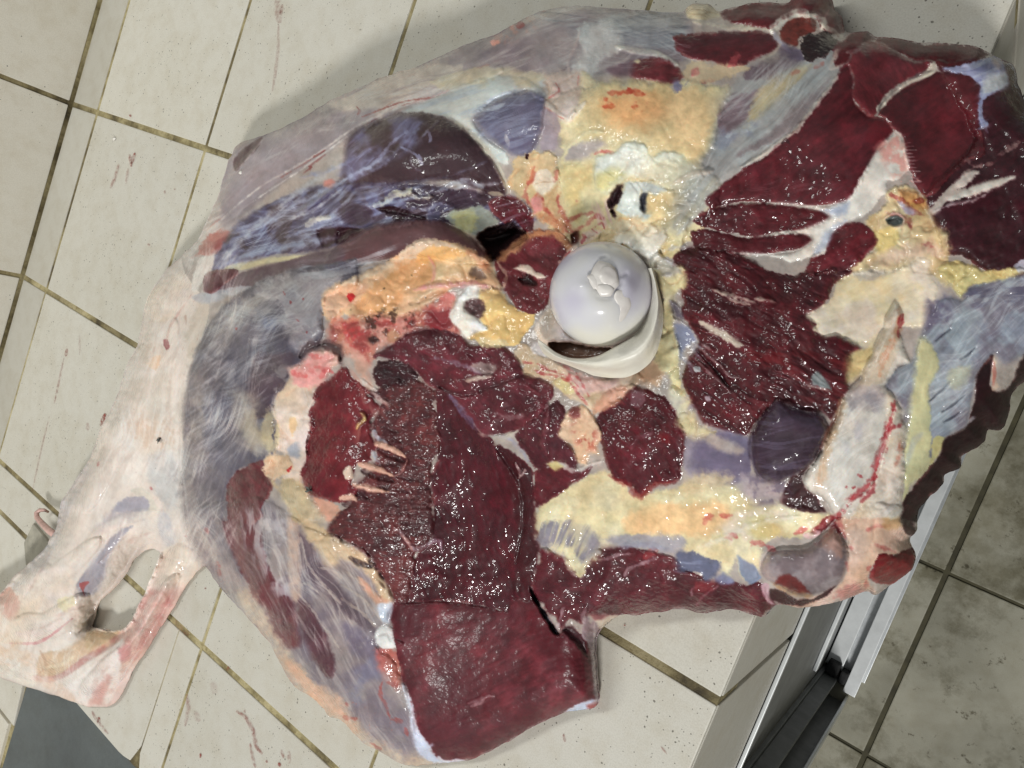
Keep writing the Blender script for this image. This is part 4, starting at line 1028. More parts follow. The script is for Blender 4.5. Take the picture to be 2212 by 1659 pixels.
poly(K('h', (1820, 60), (1960, -30), (2150, -60)) + K('i', (0, -60), (200, -60), (300, 0), (290, 90), (180, 150), (30, 160)) + K('h', (2200, 140), (1960, 180), (1850, 150)), (234, 196, 134), f=14, rough=6, a=0.9)
poly(K('h', (1290, 80), (1400, 60), (1560, 60), (1680, 170), (1700, 220), (1620, 300), (1560, 330), (1460, 230), (1290, 230)), (118, 112, 134), f=9, rough=8, a=0.75)
streak(K('h', (1290, -40), (1680, 0), (1740, 200), (1600, 360), (1450, 300), (1290, 200)), (226, 212, 168), -62, 80, 11, -0.05, 0.35, 0.85, h=1.2)
poly(K('h', (1700, 180), (1900, 140), (2212, 160), (2212, 250), (2000, 250), (1800, 220)), (150, 148, 165), f=8, rough=6, a=0.8)
poly(K('i', (-30, 250), (90, 270), (240, 330), (230, 400), (150, 450), (110, 400), (-30, 370)), (98, 102, 128), f=5, rough=5, a=0.95, h=-1, gl=0.14)
streak(K('i', (-30, 250), (240, 320), (230, 400), (110, 440), (-30, 370)), (170, 178, 205), 12, 60, 8, 0.25, 0.3, 0.6)
poly(K('i', (355, 282), (400, 310), (470, 350), (512, 410), (500, 440), (430, 470), (380, 400)), (128, 138, 162), f=3, rough=3, a=0.95, gl=0.14)
poly(K('i', (210, 440), (260, 390), (330, 440), (320, 470), (250, 470)), (126, 128, 160), f=4, rough=3, a=0.9)
mottle(K('i', (350, 0), (700, 0), (860, 100), (600, 170), (360, 250), (200, 160)), (234, 214, 200), 30, 0.0, 0.4, 0.7)
poly(K('i', (400, 90), (560, 60), (640, 110), (600, 160), (450, 160)), (216, 196, 120), f=10, rough=6, a=0.7)
stroke(K('i', (100, 230), (220, 190), (400, 110), (560, 60), (760, 30)), 14, (238, 228, 208), 0.8, 6, 3, h=1.5)
for q in (((270, 170), (330, 150), (360, 170)), ((430, 200), (480, 200), (530, 210)), ((540, 220), (600, 250)), ((130, 50), (180, 30), (130, 80)), ((240, 20), (310, 20)), ((720, 140), (800, 110))): stroke(K('i', *q), 12, (186, 60, 66), 0.7, 4, 4)
stroke(K('i', (840, 130), (900, 100), (960, 50), (1000, 30)), 20, (130, 18, 32), 0.9, 4, 4, h=-2)
stroke(K('i', (780, 150), (840, 150), (890, 125)), 14, (230, 186, 190), 0.9, h=2)
poly(K('i', (860, 200), (900, 170), (960, 130), (990, 60), (1040, 120), (960, 190), (900, 230), (870, 230)), (150, 34, 44), f=4, rough=5, a=0.8)
# bone knob with dark spot, pink flesh to its right
BK = K('i', (510, 350), (545, 285), (640, 250), (780, 245), (860, 205), (930, 150), (990, 110), (1050, 190), (1072, 280), (1050, 400), (990, 480), (850, 542), (720, 525), (600, 470), (520, 410))
piece('pink_flesh', K('i', (1070, 190), (1000, 60), (1100, -20), (1250, -60), (1400, -40), (1425, 60), (1440, 140), (1500, 200), (1480, 260), (1350, 280), (1260, 320), (1200, 420), (1262, 535), (1185, 515), (1040, 572), (880, 612), (760, 622), (620, 598), (800, 560), (1000, 480), (1060, 400)), (224, 192, 172), f=4, rough=4, tex='fat', amt=0.6, h=6, hw=24)
piece('bone_knob', BK, (122, 108, 112), f=5, rough=3, h=9, hw=34, gl=0.16, tex='memb', ang=15)
mottle(BK, (168, 158, 160), 44, 0.15, 0.4, 0.6)
poly(K('i', (520, 300), (560, 270), (560, 400), (640, 450), (560, 440), (505, 390)), (178, 160, 156), f=10, rough=4, a=0.8)
poly(K('i', (600, 460), (625, 420), (700, 410), (780, 470), (840, 530), (740, 518), (650, 490)), (98, 34, 34), f=7, rough=4, a=0.95)
stroke(K('i', (585, 460), (640, 500), (740, 530), (840, 540)), 14, (176, 132, 90), 0.8, 5, 3)
poly(K('i', (880, 190), (960, 110), (1040, 180), (1030, 290), (940, 250)), (172, 128, 112), f=12, rough=6, a=0.7)
poly(K('i', (560, 500), (620, 500), (740, 565), (850, 555), (960, 492), (1000, 478), (950, 530), (880, 570), (780, 608), (640, 600), (570, 560)), (58, 17, 26), f=3, rough=3, h=-3, hw=10, gl=0.16)
poly(K('i', (510, 470), (560, 470), (560, 560), (600, 600), (570, 600), (530, 540)), (190, 150, 158), f=4, rough=4, a=0.85, h=1)
piece('red_flesh', K('i', (1205, 430), (1240, 330), (1270, 268), (1330, 285), (1400, 268), (1490, 228), (1507, 310), (1480, 385), (1370, 465), (1280, 462)), (102, 18, 25), f=3, rough=4, tex='cut', ang=-20, amt=0.6, h=3, hw=14, gl=0.25)
poly(K('i', (1060, 170), (1180, 130), (1220, 240), (1140, 330), (1100, 420), (1060, 500), (1040, 470), (1070, 330)), (220, 190, 172), f=10, rough=6, a=0.7)
for q in (((1080, 230), (1110, 240)), ((1060, 330), (1080, 390)), ((1190, 430), (1185, 500)), ((1220, 350), (1200, 380)), ((1000, 30), (1060, 180)), ((1250, 210), (1380, 260)), ((1190, 120), (1260, 90), (1350, 90))): stroke(K('i', *q), 8, (176, 66, 66), 0.65, 4, 3)
poly(K('i', (1000, 500), (1120, 470), (1180, 510), (1060, 560), (980, 570)), (206, 128, 122), f=8, rough=6, a=0.7)
poly(K('i', (1290, 30), (1400, 10), (1430, 80), (1380, 120), (1300, 90)), (214, 176, 110), f=8, rough=5, a=0.7)
# ------------------------------------------------------------------ upper right: fat pad, grey fascia, cut muscles
YF = [(1178, 460), (1190, 380), (1215, 320), (1180, 250), (1200, 215), (1250, 190), (1330, 175), (1400, 180), (1480, 170), (1530, 185), (1580, 190), (1560, 250), (1540, 320), (1520, 350), (1560, 400), (1540, 470), (1490, 520), (1440, 540), (1350, 500), (1260, 520), (1200, 530)]
piece('fat_pad', YF, (226, 212, 170), f=8, rough=6, tex='fat', amt=0.22, h=3, hw=30, gl=0.13)
poly(K('b', (1500, 780), (1600, 640), (1700, 570), (1900, 590), (2080, 530), (2260, 580)) + K('c', (200, 600), (230, 760), (190, 900), (120, 1010), (0, 1030)) + K('b', (2100, 960), (1980, 940), (1900, 900), (1760, 860), (1600, 900)), (232, 206, 146), f=40, rough=12, a=0.9)
poly(K('b', (1680, 660), (1800, 610), (2000, 590), (2130, 640), (2100, 760), (1960, 820), (1780, 800), (1690, 740)), (238, 186, 112), f=20, rough=8, a=0.85)
poly(K('c', (-100, 620), (100, 590), (190, 700), (160, 900), (40, 960), (-120, 880)), (234, 202, 144), f=40, rough=12, a=0.7)
for q in (((1690, 690), (1740, 680), (1770, 690)), ((1740, 600), (1820, 600), (1900, 590)), ((1860, 580), (1960, 610)), ((1880, 690), (1920, 680)), ((1700, 650), (1720, 640))): stroke(K('b', *q), 12, (206, 66, 48), 0.75, 4, 4)
flecks(K('b', (1880, 660), (2000, 640), (2020, 720), (1900, 720)), (206, 90, 56), 14, 2.2, None, 1.5, 0.7)
CT = K('b', (1320, 480), (1540, 460), (1560, 560), (1540, 680), (1470, 780), (1400, 750), (1310, 690), (1330, 600))
poly(CT, (208, 188, 178), f=8, rough=6, a=0.85, tex='fat', amt=0.7)
stroke(K('b', (1330, 660), (1400, 740), (1460, 780), (1520, 730), (1580, 660)), 14, (230, 220, 210), 0.85, h=2)
stroke(K('b', (1370, 560), (1400, 600), (1350, 620)), 16, (226, 196, 188), 0.85, h=2)
for q in (((1390, 540), (1410, 590), (1340, 640)), ((1310, 690), (1380, 740), (1440, 770)), ((1540, 480), (1530, 560))): stroke(K('b', *q), 5, (188, 96, 92), 0.7, rough=2)
poly(K('b', (1310, 700), (1400, 760), (1420, 840), (1380, 960), (1280, 980), (1300, 850)), (168, 152, 162), f=7, rough=5, a=0.85)
poly(K('b', (1450, 1040), (1480, 960), (1580, 920), (1680, 900), (1720, 940), (1640, 1000), (1560, 1040)), (170, 158, 160), f=8, rough=5, a=0.85)
stroke(K('b', (1460, 960), (1540, 890), (1620, 850), (1700, 860)), 9, (224, 212, 176), 0.8, h=1)
stroke(K('b', (1640, 1000), (1690, 980), (1780, 1000)), 8, (176, 36, 40), 0.85, rough=2)
poly(K('b', (1560, 470), (1620, 500), (1680, 560), (1590, 600), (1550, 560)), (226, 212, 170), f=6, rough=4, a=0.8, h=1.5)
poly(K('b', (1440, 1070), (1560, 1060), (1640, 1060), (1760, 1150), (1740, 1230), (1700, 1330), (1640, 1400), (1540, 1440), (1460, 1380), (1420, 1200)), (222, 204, 146), f=7, rough=5, a=0.95, tex='fat', amt=0.6, h=3)
poly(K('b', (1560, 1240), (1700, 1160), (1760, 1180), (1700, 1300), (1650, 1400), (1560, 1440)), (214, 206, 170), f=10, rough=6, a=0.8)
# knotted tissue left of the joint
KN = K('b', (1080, 1180), (1120, 1040), (1200, 1000), (1250, 970), (1380, 1010), (1400, 1100), (1420, 1250), (1440, 1400), (1490, 1540), (1400, 1510), (1290, 1430), (1220, 1350), (1140, 1270))
piece('knotted_tissue', KN, (216, 190, 142), f=5, rough=6, tex='fat', amt=1.3, h=3, hw=18, gl=0.18)
poly(K('b', (1260, 1120), (1330, 1090), (1385, 1170), (1360, 1230), (1290, 1260), (1240, 1200)), (236, 220, 198), f=4, rough=3, h=3, hw=12)
stroke(K('b', (1250, 1190), (1310, 1180), (1380, 1180)), 4, (190, 160, 130), 0.8, h=-1.5)
poly(K('b', (1195, 1000), (1215, 1000), (1210, 1030), (1190, 1025)), (60, 14, 18), f=2, rough=2, h=-3)
for q in (((1190, 1200), (1200, 1290), (1250, 1350)), ((1300, 1290), (1310, 1340), (1350, 1400)), ((1400, 1260), (1410, 1340), (1450, 1420), (1490, 1510)), ((1460, 1430), (1560, 1390), (1620, 1380)), ((1500, 1510), (1580, 1460), (1660, 1400), (1700, 1420)), ((1350, 1380), (1400, 1440), (1500, 1530)), ((1200, 1190), (1240, 1170), (1250, 1080)), ((1400, 1100), (1390, 1180)), ((1520, 1310), (1530, 1290)), ((1240, 1300), (1270, 1270), (1300, 1290))): stroke(K('b', *q), 9, (176, 58, 58), 0.72, 4, 4)
poly(K('b', (1220, 1290), (1290, 1280), (1300, 1350), (1250, 1380)), (226, 150, 145), f=4, rough=4, a=0.9, h=2)
mottle(K('b', (1260, 1380), (1460, 1420), (1500, 1540), (1360, 1520)), (196, 128, 86), 18, 0.0, 0.4, 0.7)
poly(K('b', (1480, 1520), (1540, 1500), (1560, 1560), (1500, 1590)), (70, 12, 12), f=5, rough=4, a=0.8, h=-4)
# white sheet with two openings
WS = K('b', (1640, 1030), (1700, 1000), (1780, 990), (1830, 930), (1900, 910), (1960, 935), (2010, 1010), (2100, 985), (2212, 1000)) + K('c', (80, 1090), (220, 1090), (100, 1180), (0, 1250)) + K('b', (2100, 1220), (1980, 1170), (1860, 1170), (1790, 1200), (1720, 1260), (1640, 1210))
piece('white_sheet', WS, (220, 218, 196), f=5, rough=4, tex='fat', amt=0.5, h=3, hw=20, gl=0.18)
poly(K('b', (1660, 1130), (1760, 1090), (1830, 1130), (1720, 1240), (1650, 1220)), (222, 212, 140), f=10, rough=5, a=0.8)
poly(K('b', (1900, 1160), (2050, 1050), (2212, 1060)) + K('c', (100, 1110), (40, 1200)) + K('b', (2160, 1190), (2060, 1200)), (206, 196, 168), f=10, rough=5, a=0.7)
poly(K('b', (1790, 1230), (1850, 1160), (1980, 1170), (2100, 1230), (2212, 1270)) + K('c', (90, 1330), (20, 1480), (-10, 1659)) + K('b', (2100, 1659), (1960, 1640), (1860, 1590), (1760, 1480), (1800, 1400)), (222, 204, 152), f=7, rough=6, a=0.95, tex='fat', amt=0.9, h=2)
poly(K('b', (1770, 1370), (1800, 1280), (1840, 1190), (1960, 1180), (1940, 1270), (1960, 1370), (2000, 1400), (1920, 1440), (1840, 1400)), (216, 224, 220), f=5, rough=4, a=0.95, h=2)
poly(K('b', (1960, 1180), (2040, 1200), (2100, 1230), (2030, 1260), (1980, 1250), (1960, 1350), (1940, 1300)), (176, 190, 200), f=6, rough=4, a=0.8)
stroke(K('b', (1830, 1400), (1900, 1430), (1990, 1400)), 12, (170, 190, 196), 0.7, 5)
poly(K('b', (1750, 1250), (1785, 1205), (1822, 1200), (1820, 1250), (1795, 1310), (1775, 1350), (1790, 1400), (1770, 1418), (1742, 1380), (1730, 1310)), (58, 30, 36), f=4, rough=4, h=-7, hw=8)
poly(K('b', (1938, 1275), (1960, 1250), (1985, 1262), (1962, 1330), (1968, 1375), (1950, 1362)), (70, 72, 82), f=4, rough=3, h=-4, hw=6)
streak(K('b', (1640, 1340), (1740, 1290), (1780, 1430), (1720, 1490), (1640, 1480)), (230, 190, 190), 58, 50, 5, 0.0, 0.3, 0.8)
poly(K('b', (1540, 1500), (1640, 1470), (1760, 1480), (1860, 1560), (1900, 1640), (1760, 1600), (1640, 1659), (1560, 1640)), (222, 200, 148), f=6, rough=5, a=0.9, h=2)
poly(K('b', (1800, 1400), (1940, 1420), (1880, 1480), (1790, 1470)), (216, 176, 116), f=8, rough=5, a=0.8)
# grey fascia running to the right edge of the pad
GF = K('c', (100, 1060), (170, 960), (200, 840), (250, 690), (300, 580), (480, 420), (620, 390), (760, 385), (880, 360), (960, 310), (1020, 300), (1030, 400), (1000, 480), (900, 640), (700, 860), (560, 970), (380, 1080), (220, 1200), (110, 1340), (0, 1430), (-60, 1480), (-30, 1300), (50, 1180))
piece('grey_fascia', GF, (150, 149, 148), f=34, rough=4, tex='memb', ang=-44, h=2, hw=24, gl=0.3)
poly(K('c', (225, 820), (250, 690), (330, 620), (460, 580), (530, 580), (480, 690), (390, 800), (260, 870)), (126, 104, 112), f=9, rough=5, a=0.9)
poly(K('c', (390, 500), (450, 430), (600, 390), (760, 370), (740, 420), (620, 470), (470, 530)), (112, 92, 102), f=9, rough=5, a=0.85)
poly(K('c', (480, 600), (560, 540), (680, 470), (820, 420), (740, 540), (640, 640), (540, 700), (440, 800), (400, 830)), (198, 180, 136), f=12, rough=7, a=0.85)
streak(GF, (186, 190, 190), -46, 140, 9, 0.2, 0.3, 0.6)
poly(K('c', (560, 860), (700, 720), (860, 590), (960, 500), (900, 620), (700, 850), (560, 930), (330, 1020)), (128, 112, 114), f=8, rough=4, a=0.75)
mottle(K('c', (250, 830), (480, 780), (520, 860), (300, 1000), (220, 960)), (126, 130, 150), 40, 0.0, 0.4, 0.6)
stroke(K('c', (280, 890), (340, 850), (420, 850)), 10, (186, 192, 200), 0.7, rough=3)
for q in (((700, 480), (760, 460)), ((860, 440), (920, 400)), ((120, 530), (200, 520)), ((900, 370), (950, 340))): stroke(K('c', *q), 10, (170, 76, 62), 0.6, 4, 3)
stroke(K('c', (-60, 1190), (60, 1130), (200, 1110)), 12, (214, 196, 176), 0.75, 5, h=1)
stroke(K('c', (-40, 1520), (100, 1380), (180, 1250), (300, 1130), (460, 1050)), 18, (172, 172, 170), 0.8, 7, h=1)
# top edge: cream knob, cut muscles
ST1 = K('b', (1880, 400), (2060, 370), (2180, 440), (2230, 500), (2140, 545), (2040, 520), (1880, 490))
piece('cut_muscle', ST1, (104, 46, 52), f=4, rough=4, tex='cut', ang=10, amt=0.8, h=3, hw=12, gl=0.2)
poly(K('b', (1720, 440), (1900, 390), (1880, 480), (1800, 500)), (112, 86, 98), f=8, rough=4, a=0.8)
poly(K('b', (1895, 398), (1920, 385), (1940, 395), (1925, 412)), (226, 208, 170), f=2, rough=1, h=2)
poly(K('b', (2140, 560), (2180, 520), (2230, 560)) + K('c', (60, 480), (20, 540)) + K('b', (2180, 600)), (136, 132, 166), f=5, rough=4, a=0.9, h=2)
M1 = K('c', (-60, 240), (0, 222), (150, 215), (300, 205), (480, 195), (570, 225), (612, 262), (618, 312), (540, 362), (450, 388), (400, 420), (280, 432), (180, 390), (60, 380), (-40, 330))
piece('cut_muscle', M1, (88, 34, 42), f=3, rough=4, tex='cut', ang=-12, amt=0.66, h=7, hw=16, gl=0.18)
poly(K('c', (-20, 480), (60, 400), (200, 420), (330, 430), (430, 440), (240, 520), (60, 540)), (214, 190, 150), f=7, rough=6, a=0.7)
for q in (((300, 430), (350, 380), (360, 350)), ((60, 490), (100, 450))): stroke(K('c', *q), 14, (196, 90, 96), 0.75, 5, 4, h=1)
piece('fat_knob', K('c', (18, 92), (28, 50), (80, 24), (150, 26), (205, 48), (242, 86), (240, 112), (160, 128), (90, 125), (40, 118)), (226, 214, 180), f=2, rough=2, h=12, hw=22, gl=0.3, tex='fat', amt=0.4)
for q in (((60, 60), (120, 66), (200, 80)), ((120, 100), (170, 78), (225, 95)), ((40, 90), (110, 92), (150, 110))): stroke(K('c', *q), 4, (186, 166, 126), 0.8, h=-1.5)
stroke(K('c', (70, 140), (180, 160), (300, 180), (420, 182), (520, 182), (590, 200)), 11, (222, 214, 190), 0.9, 4, 4, h=2)
M2 = K('c', (245, 88), (330, 50), (430, 22), (560, 18), (690, 14), (720, -50), (960, -50), (985, 60), (1042, 115), (1052, 205), (1000, 225), (940, 200), (890, 180), (860, 120), (740, 90), (620, 150), (560, 185), (420, 168), (300, 140))
piece('cut_muscle', M2, (90, 34, 39), f=3, rough=5, tex='cut', ang=-10, amt=0.39, h=8, hw=18, gl=0.42)
stroke(K('c', (950, 60), (920, 120), (930, 180)), 6, (176, 120, 120), 0.7)
piece('brown_face', K('c', (625, 200), (660, 150), (760, 100), (860, 120), (872, 165), (860, 210), (760, 245), (738, 300), (650, 265)), (112, 54, 44), f=4, rough=4, tex='coarse', ang=30, amt=0.35, h=3, hw=12, gl=0.35)
stroke(K('c', (580, 195), (640, 135), (740, 84), (800, 92)), 17, (232, 230, 216), 0.95, 4, 3, h=4, taper=False, part='white_sheath')
stroke(K('c', (800, 92), (870, 108), (915, 150), (900, 195)), 15, (230, 226, 208), 0.95, 4, 4, h=4, part='white_sheath')
stroke(K('c', (900, 150), (950, 190), (1030, 235)), 13, (216, 206, 188), 0.9, 4, 4, h=3)
stroke(K('c', (590, 200), (610, 250), (650, 290), (700, 330)), 12, (176, 180, 205), 0.8, 5, 3, h=1)
poly(K('c', (620, 310), (700, 300), (770, 330), (790, 390), (700, 380)), (96, 84, 108), f=8, rough=5, a=0.8)
stroke(K('c', (500, 390), (590, 340), (640, 280)), 7, (206, 196, 178), 0.7)
piece('dark_clot', K('c', (755, 262), (770, 240), (835, 215), (920, 208), (985, 265), (970, 322), (900, 372), (820, 402), (785, 372)), (40, 14, 17), f=3, rough=6, tex='coarse', ang=30, amt=0.9, h=7, hw=18, gl=0.3)
# right-hand muscle mass
M7 = K('c', (1640, 400), (1750, 400), (1900, 360), (2070, 380), (2160, 430), (2195, 540), (2280, 700), (2560, 1000), (2560, 1800)) + K('f', (2560, 300), (2212, 150), (2000, 120), (1900, 60), (1800, 0)) + K('c', (1690, 1640), (1620, 1420), (1560, 1300), (1640, 1180), (1900, 900))
piece('dark_muscle', M7, (60, 17, 27), f=3, rough=4, tex='cut', ang=-30, amt=0.9, h=8, hw=26, gl=0.18)
M3 = K('c', (975, 400), (985, 310), (1050, 250), (1100, 212), (1200, 208), (1250, 240), (1400, 252), (1550, 283), (1700, 283), (1800, 292), (1900, 302), (1990, 345), (2050, 385), (2000, 360), (1850, 425), (1700, 440), (1620, 410), (1500, 395), (1380, 335), (1240, 275), (1150, 300), (1100, 350), (1060, 405), (1000, 430))
piece('cut_muscle', M3, (80, 27, 33), f=3, rough=5, tex='cut', ang=12, amt=0.33, h=6, hw=16, gl=0.44)
M5 = K('c', (1020, 440), (1070, 405), (1110, 520), (1105, 640), (1200, 748), (1300, 762), (1362, 840), (1335, 900), (1240, 1012), (1190, 1110), (1100, 1282), (980, 1322), (800, 1334), (560, 1312), (380, 1305), (200, 1345), (140, 1300), (250, 1200), (400, 1085), (550, 1005), (620, 925), (700, 872), (830, 722), (960, 562), (1010, 475))
piece('cut_muscle', M5, (86, 28, 37), f=3, rough=3, tex='cut', ang=-38, amt=0.50, h=5, hw=18, gl=0.17)
poly(K('c', (1240, 780), (1330, 800), (1350, 850), (1280, 940), (1200, 900)), (104, 14, 28), f=14, rough=6, a=0.6)
streak(K('c', (300, 1200), (700, 1150), (1100, 1240), (900, 1330), (400, 1290)), (120, 78, 84), -12, 90, 5, 0.45, 0.2, 0.5)
M4 = K('c', (1095, 350), (1180, 272), (1250, 264), (1375, 325), (1500, 392), (1632, 397), (1600, 445), (1450, 545), (1345, 622), (1255, 742), (1200, 745), (1105, 640), (1105, 500), (1072, 412))
piece('cut_muscle', M4, (98, 38, 46), f=3, rough=3, tex='cut', ang=60, amt=0.39, h=8, hw=14, gl=0.24)
M6 = K('c', (1640, 470), (1760, 480), (1860, 490), (1932, 562), (1930, 700), (1925, 820), (1965, 1000), (1860, 1040), (1760, 1115), (1640, 1250), (1560, 1270), (1500, 1180), (1465, 1100), (1440, 1000), (1425, 890), (1350, 820), (1310, 762), (1262, 742), (1350, 622), (1480, 542), (1600, 492))
piece('cut_muscle', M6, (80, 24, 32), f=3, rough=3, tex='cut', ang=-30, amt=0.55, h=7, hw=18, gl=0.17)
mottle(M6, (98, 36, 44), 60, 0.1, 0.4, 0.5)
streak(K('c', (1450, 560), (1640, 500), (1760, 520), (1560, 640), (1460, 640)), (58, 10, 18), -30, 60, 7, 0.3, 0.2, 0.7, h=-0.8)
piece('sinew_strip', K('c', (1258, 742), (1262, 690), (1320, 612), (1420, 532), (1550, 482), (1620, 405), (1642, 400), (1636, 462), (1600, 492), (1480, 532), (1370, 602), (1300, 682)), (196, 186, 172), f=2.5, rough=3, h=2, hw=8, gl=0.2)
stroke(K('c', (1262, 735), (1300, 660), (1400, 560), (1540, 480), (1620, 455)), 8, (92, 84, 84), 0.8, 4, 2)
stroke(K('c', (1285, 700), (1340, 640), (1440, 555), (1560, 500), (1636, 462)), 7, (232, 226, 206), 0.9, 3, 2, h=1)
stroke(K('c', (1020, 470), (960, 560), (860, 690), (800, 765), (720, 860), (600, 940), (540, 990), (440, 1050), (380, 1085)), 9, (222, 210, 196), 0.95, 3, 3, h=2.5, taper=True, part='sinew_strip')
stroke(K('c', (640, 930), (670, 905), (690, 930)), 8, (32, 10, 14), 0.85)
stroke(K('c', (985, 400), (1000, 330), (960, 440), (1070, 410)), 9, (206, 186, 172), 0.85, 4, 3, h=1.5)
stroke(K('c', (1060, 340), (1120, 330), (1160, 310)), 9, (176, 150, 148), 0.7)
BFp = K('c', (1688, 440), (1760, 425), (1850, 415), (1940, 385), (2005, 362), (2080, 398), (2112, 540), (2050, 582), (1952, 652), (1938, 720), (1945, 770), (1985, 802), (1930, 830), (1918, 690), (1932, 560), (1850, 492), (1770, 478))
piece('blue_fascia', BFp, (148, 152, 182), f=3, rough=3, tex='memb', ang=-8, h=3, hw=14, gl=0.2)
streak(BFp, (112, 114, 152), -14, 60, 7, 0.2, 0.3, 0.7); streak(BFp, (190, 198, 214), -10, 70, 6, 0.25, 0.3, 0.6)
poly(K('c', (1990, 480), (2090, 470), (2112, 540), (2050, 580), (1960, 600), (1950, 540)), (196, 200, 196), f=10, rough=5, a=0.8)
poly(K('c', (2005, 380), (2060, 400), (2070, 450), (2030, 440)), (176, 156, 152), f=6, rough=4, a=0.8)
# white Y tendon and its neighbours
FA = K('c', (1180, 1450), (1240, 1380), (1320, 1320), (1330, 1240), (1450, 1210), (1560, 1270), (1590, 1360), (1640, 1460), (1720, 1500), (1740, 1600)) + K('f', (1720, 40), (1800, 30), (1900, 80), (1800, 180), (1700, 180), (1600, 120), (1400, 90), (1100, 120), (1060, 60), (1150, 0)) + K('c', (1240, 1620), (1262, 1540))
piece('fat_pad', FA, (212, 192, 146), f=6, rough=6, tex='fat', amt=0.9, h=2, hw=18, gl=0.15)
poly(K('c', (1240, 1500), (1380, 1470), (1400, 1560), (1300, 1640), (1230, 1600)), (216, 194, 112), f=8, rough=5, a=0.8)
poly(K('c', (1400, 1600), (1600, 1560), (1700, 1659), (1500, 1680)) + K('f', (1300, 60), (1200, 60)), (222, 190, 172), f=12, rough=8, a=0.7)
poly(K('c', (1400, 1235), (1520, 1250), (1575, 1325), (1500, 1360), (1420, 1300)), (202, 150, 82), f=5, rough=4, a=0.9, tex='fat', amt=0.8)
for q in (((1320, 1380), (1400, 1400), (1470, 1440), (1480, 1480)), ((1500, 1300), (1560, 1300)), ((1340, 1260), (1420, 1300), (1480, 1370), (1560, 1390)), ((1560, 1580), (1620, 1600))): stroke(K('c', *q), 12, (136, 30, 42), 0.75, 4, 4)
poly(K('c', (1400, 1310), (1440, 1330), (1500, 1380), (1450, 1390)), (186, 180, 204), f=4, rough=4, a=0.85, h=1)
poly(K('c', (1318, 1420), (1345, 1398), (1390, 1395), (1425, 1420), (1420, 1450), (1380, 1462), (1335, 1450)), (104, 112, 110), f=3, rough=2.5, h=-4, hw=7)
stroke(K('c', (1310, 1420), (1340, 1390), (1400, 1385), (1435, 1420), (1420, 1465), (1370, 1475)), 6, (196, 170, 160), 0.8, h=1.5)
SA = K('c', (60, 1440), (110, 1390), (200, 1350), (380, 1320), (560, 1322), (760, 1342), (900, 1370), (962, 1402), (900, 1442), (800, 1485), (640, 1510), (450, 1532), (200, 1488))
piece('muscle_strip', SA, (84, 27, 35), f=3, rough=4, tex='cut', ang=-6, amt=1.0, h=5, hw=14, gl=0.16)
SB = K('c', (55, 1490), (200, 1492), (400, 1542), (560, 1522), (720, 1510), (800, 1520), (842, 1562), (740, 1618), (500, 1642), (320, 1650), (100, 1640), (60, 1560))
piece('muscle_strip', SB, (84, 27, 35), f=3, rough=4, tex='cut', ang=-4, amt=1.0, h=5, hw=14, gl=0.16)
SC3 = K('c', (920, 1640), (925, 1600), (962, 1510), (1060, 1442), (1180, 1452), (1262, 1540), (1240, 1610)) + K('f', (1100, 80), (980, 110), (800, 130), (800, 60), (840, 0))
piece('muscle_strip', SC3, (90, 27, 36), f=3, rough=4, tex='cut', ang=-20, amt=1.0, h=4, hw=14, gl=0.16)
YT = K('c', (1385, 850), (1425, 890), (1450, 1000), (1465, 1100), (1400, 1160), (1325, 1180), (1318, 1240), (1270, 1300), (1190, 1395), (1060, 1440), (965, 1500), (935, 1590), (920, 1640), (830, 1668), (700, 1695), (560, 1655), (420, 1640), (320, 1640), (500, 1652), (700, 1640), (790, 1600), (850, 1545), (780, 1512), (640, 1518), (500, 1532), (620, 1505), (760, 1490), (880, 1452), (960, 1405), (900, 1365), (760, 1335), (570, 1316), (700, 1318), (860, 1335), (960, 1328), (1060, 1300), (1110, 1240), (1160, 1150), (1200, 1070), (1265, 970), (1335, 890))
piece('white_tendon', YT, (230, 222, 212), f=3, rough=3, tex='memb', ang=-56, h=4, hw=16, gl=0.24)
poly(K('c', (900, 1360), (1000, 1340), (1080, 1310), (1060, 1380), (980, 1400)), (156, 166, 190), f=8, rough=4, a=0.8)
poly(K('c', (870, 1590), (950, 1480), (1060, 1430), (1000, 1480), (930, 1600), (850, 1650)), (172, 180, 200), f=6, rough=4, a=0.7)
mottle(K('c', (1250, 960), (1380, 850), (1440, 950), (1460, 1100), (1380, 1160), (1340, 1100)), (232, 160, 145), 24, 0.0, 0.4, 0.75)
for i in range(12): stroke(K('c', (1430 + i * 3, 930 + i * 22), (1480 + i * 4 + (i % 3) * 14, 925 + i * 23)), 3.2, (206, 180, 178), 0.7, 1.5)
flecks(K('c', (1380, 1140), (1480, 1100), (1540, 1180), (1440, 1230)), (222, 160, 150), 12, 2.4, 20, 3, 0.8)
TD = K('c', (1590, 1380), (1640, 1300), (1720, 1220), (1800, 1150), (1850, 1100), (1920, 1110), (1870, 1180), (1780, 1230), (1900, 1195), (2060, 1150), (2152, 1135), (2155, 1160), (2000, 1235), (1880, 1268), (1720, 1310), (1640, 1390))
piece('white_tendon', TD, (206, 190, 180), f=3, rough=4, tex='memb', ang=-30, h=3, hw=12, gl=0.2)
poly(K('c', (1700, 1300), (1860, 1220), (2060, 1160), (2150, 1150), (1960, 1230), (1820, 1275)), (222, 216, 206), f=3, rough=2, a=0.9)
stroke(K('c', (1620, 1380), (1740, 1320), (1880, 1300), (1980, 1250)), 7, (206, 190, 190), 0.85, 3, 3, h=1.5)
stroke(K('c', (1840, 1110), (1930, 1070), (2010, 1060)), 9, (196, 160, 150), 0.7, 4, 4)
stroke(K('c', (2050, 1000), (2110, 960), (2180, 930)), 12, (196, 170, 160), 0.75, 4, 4, h=1)
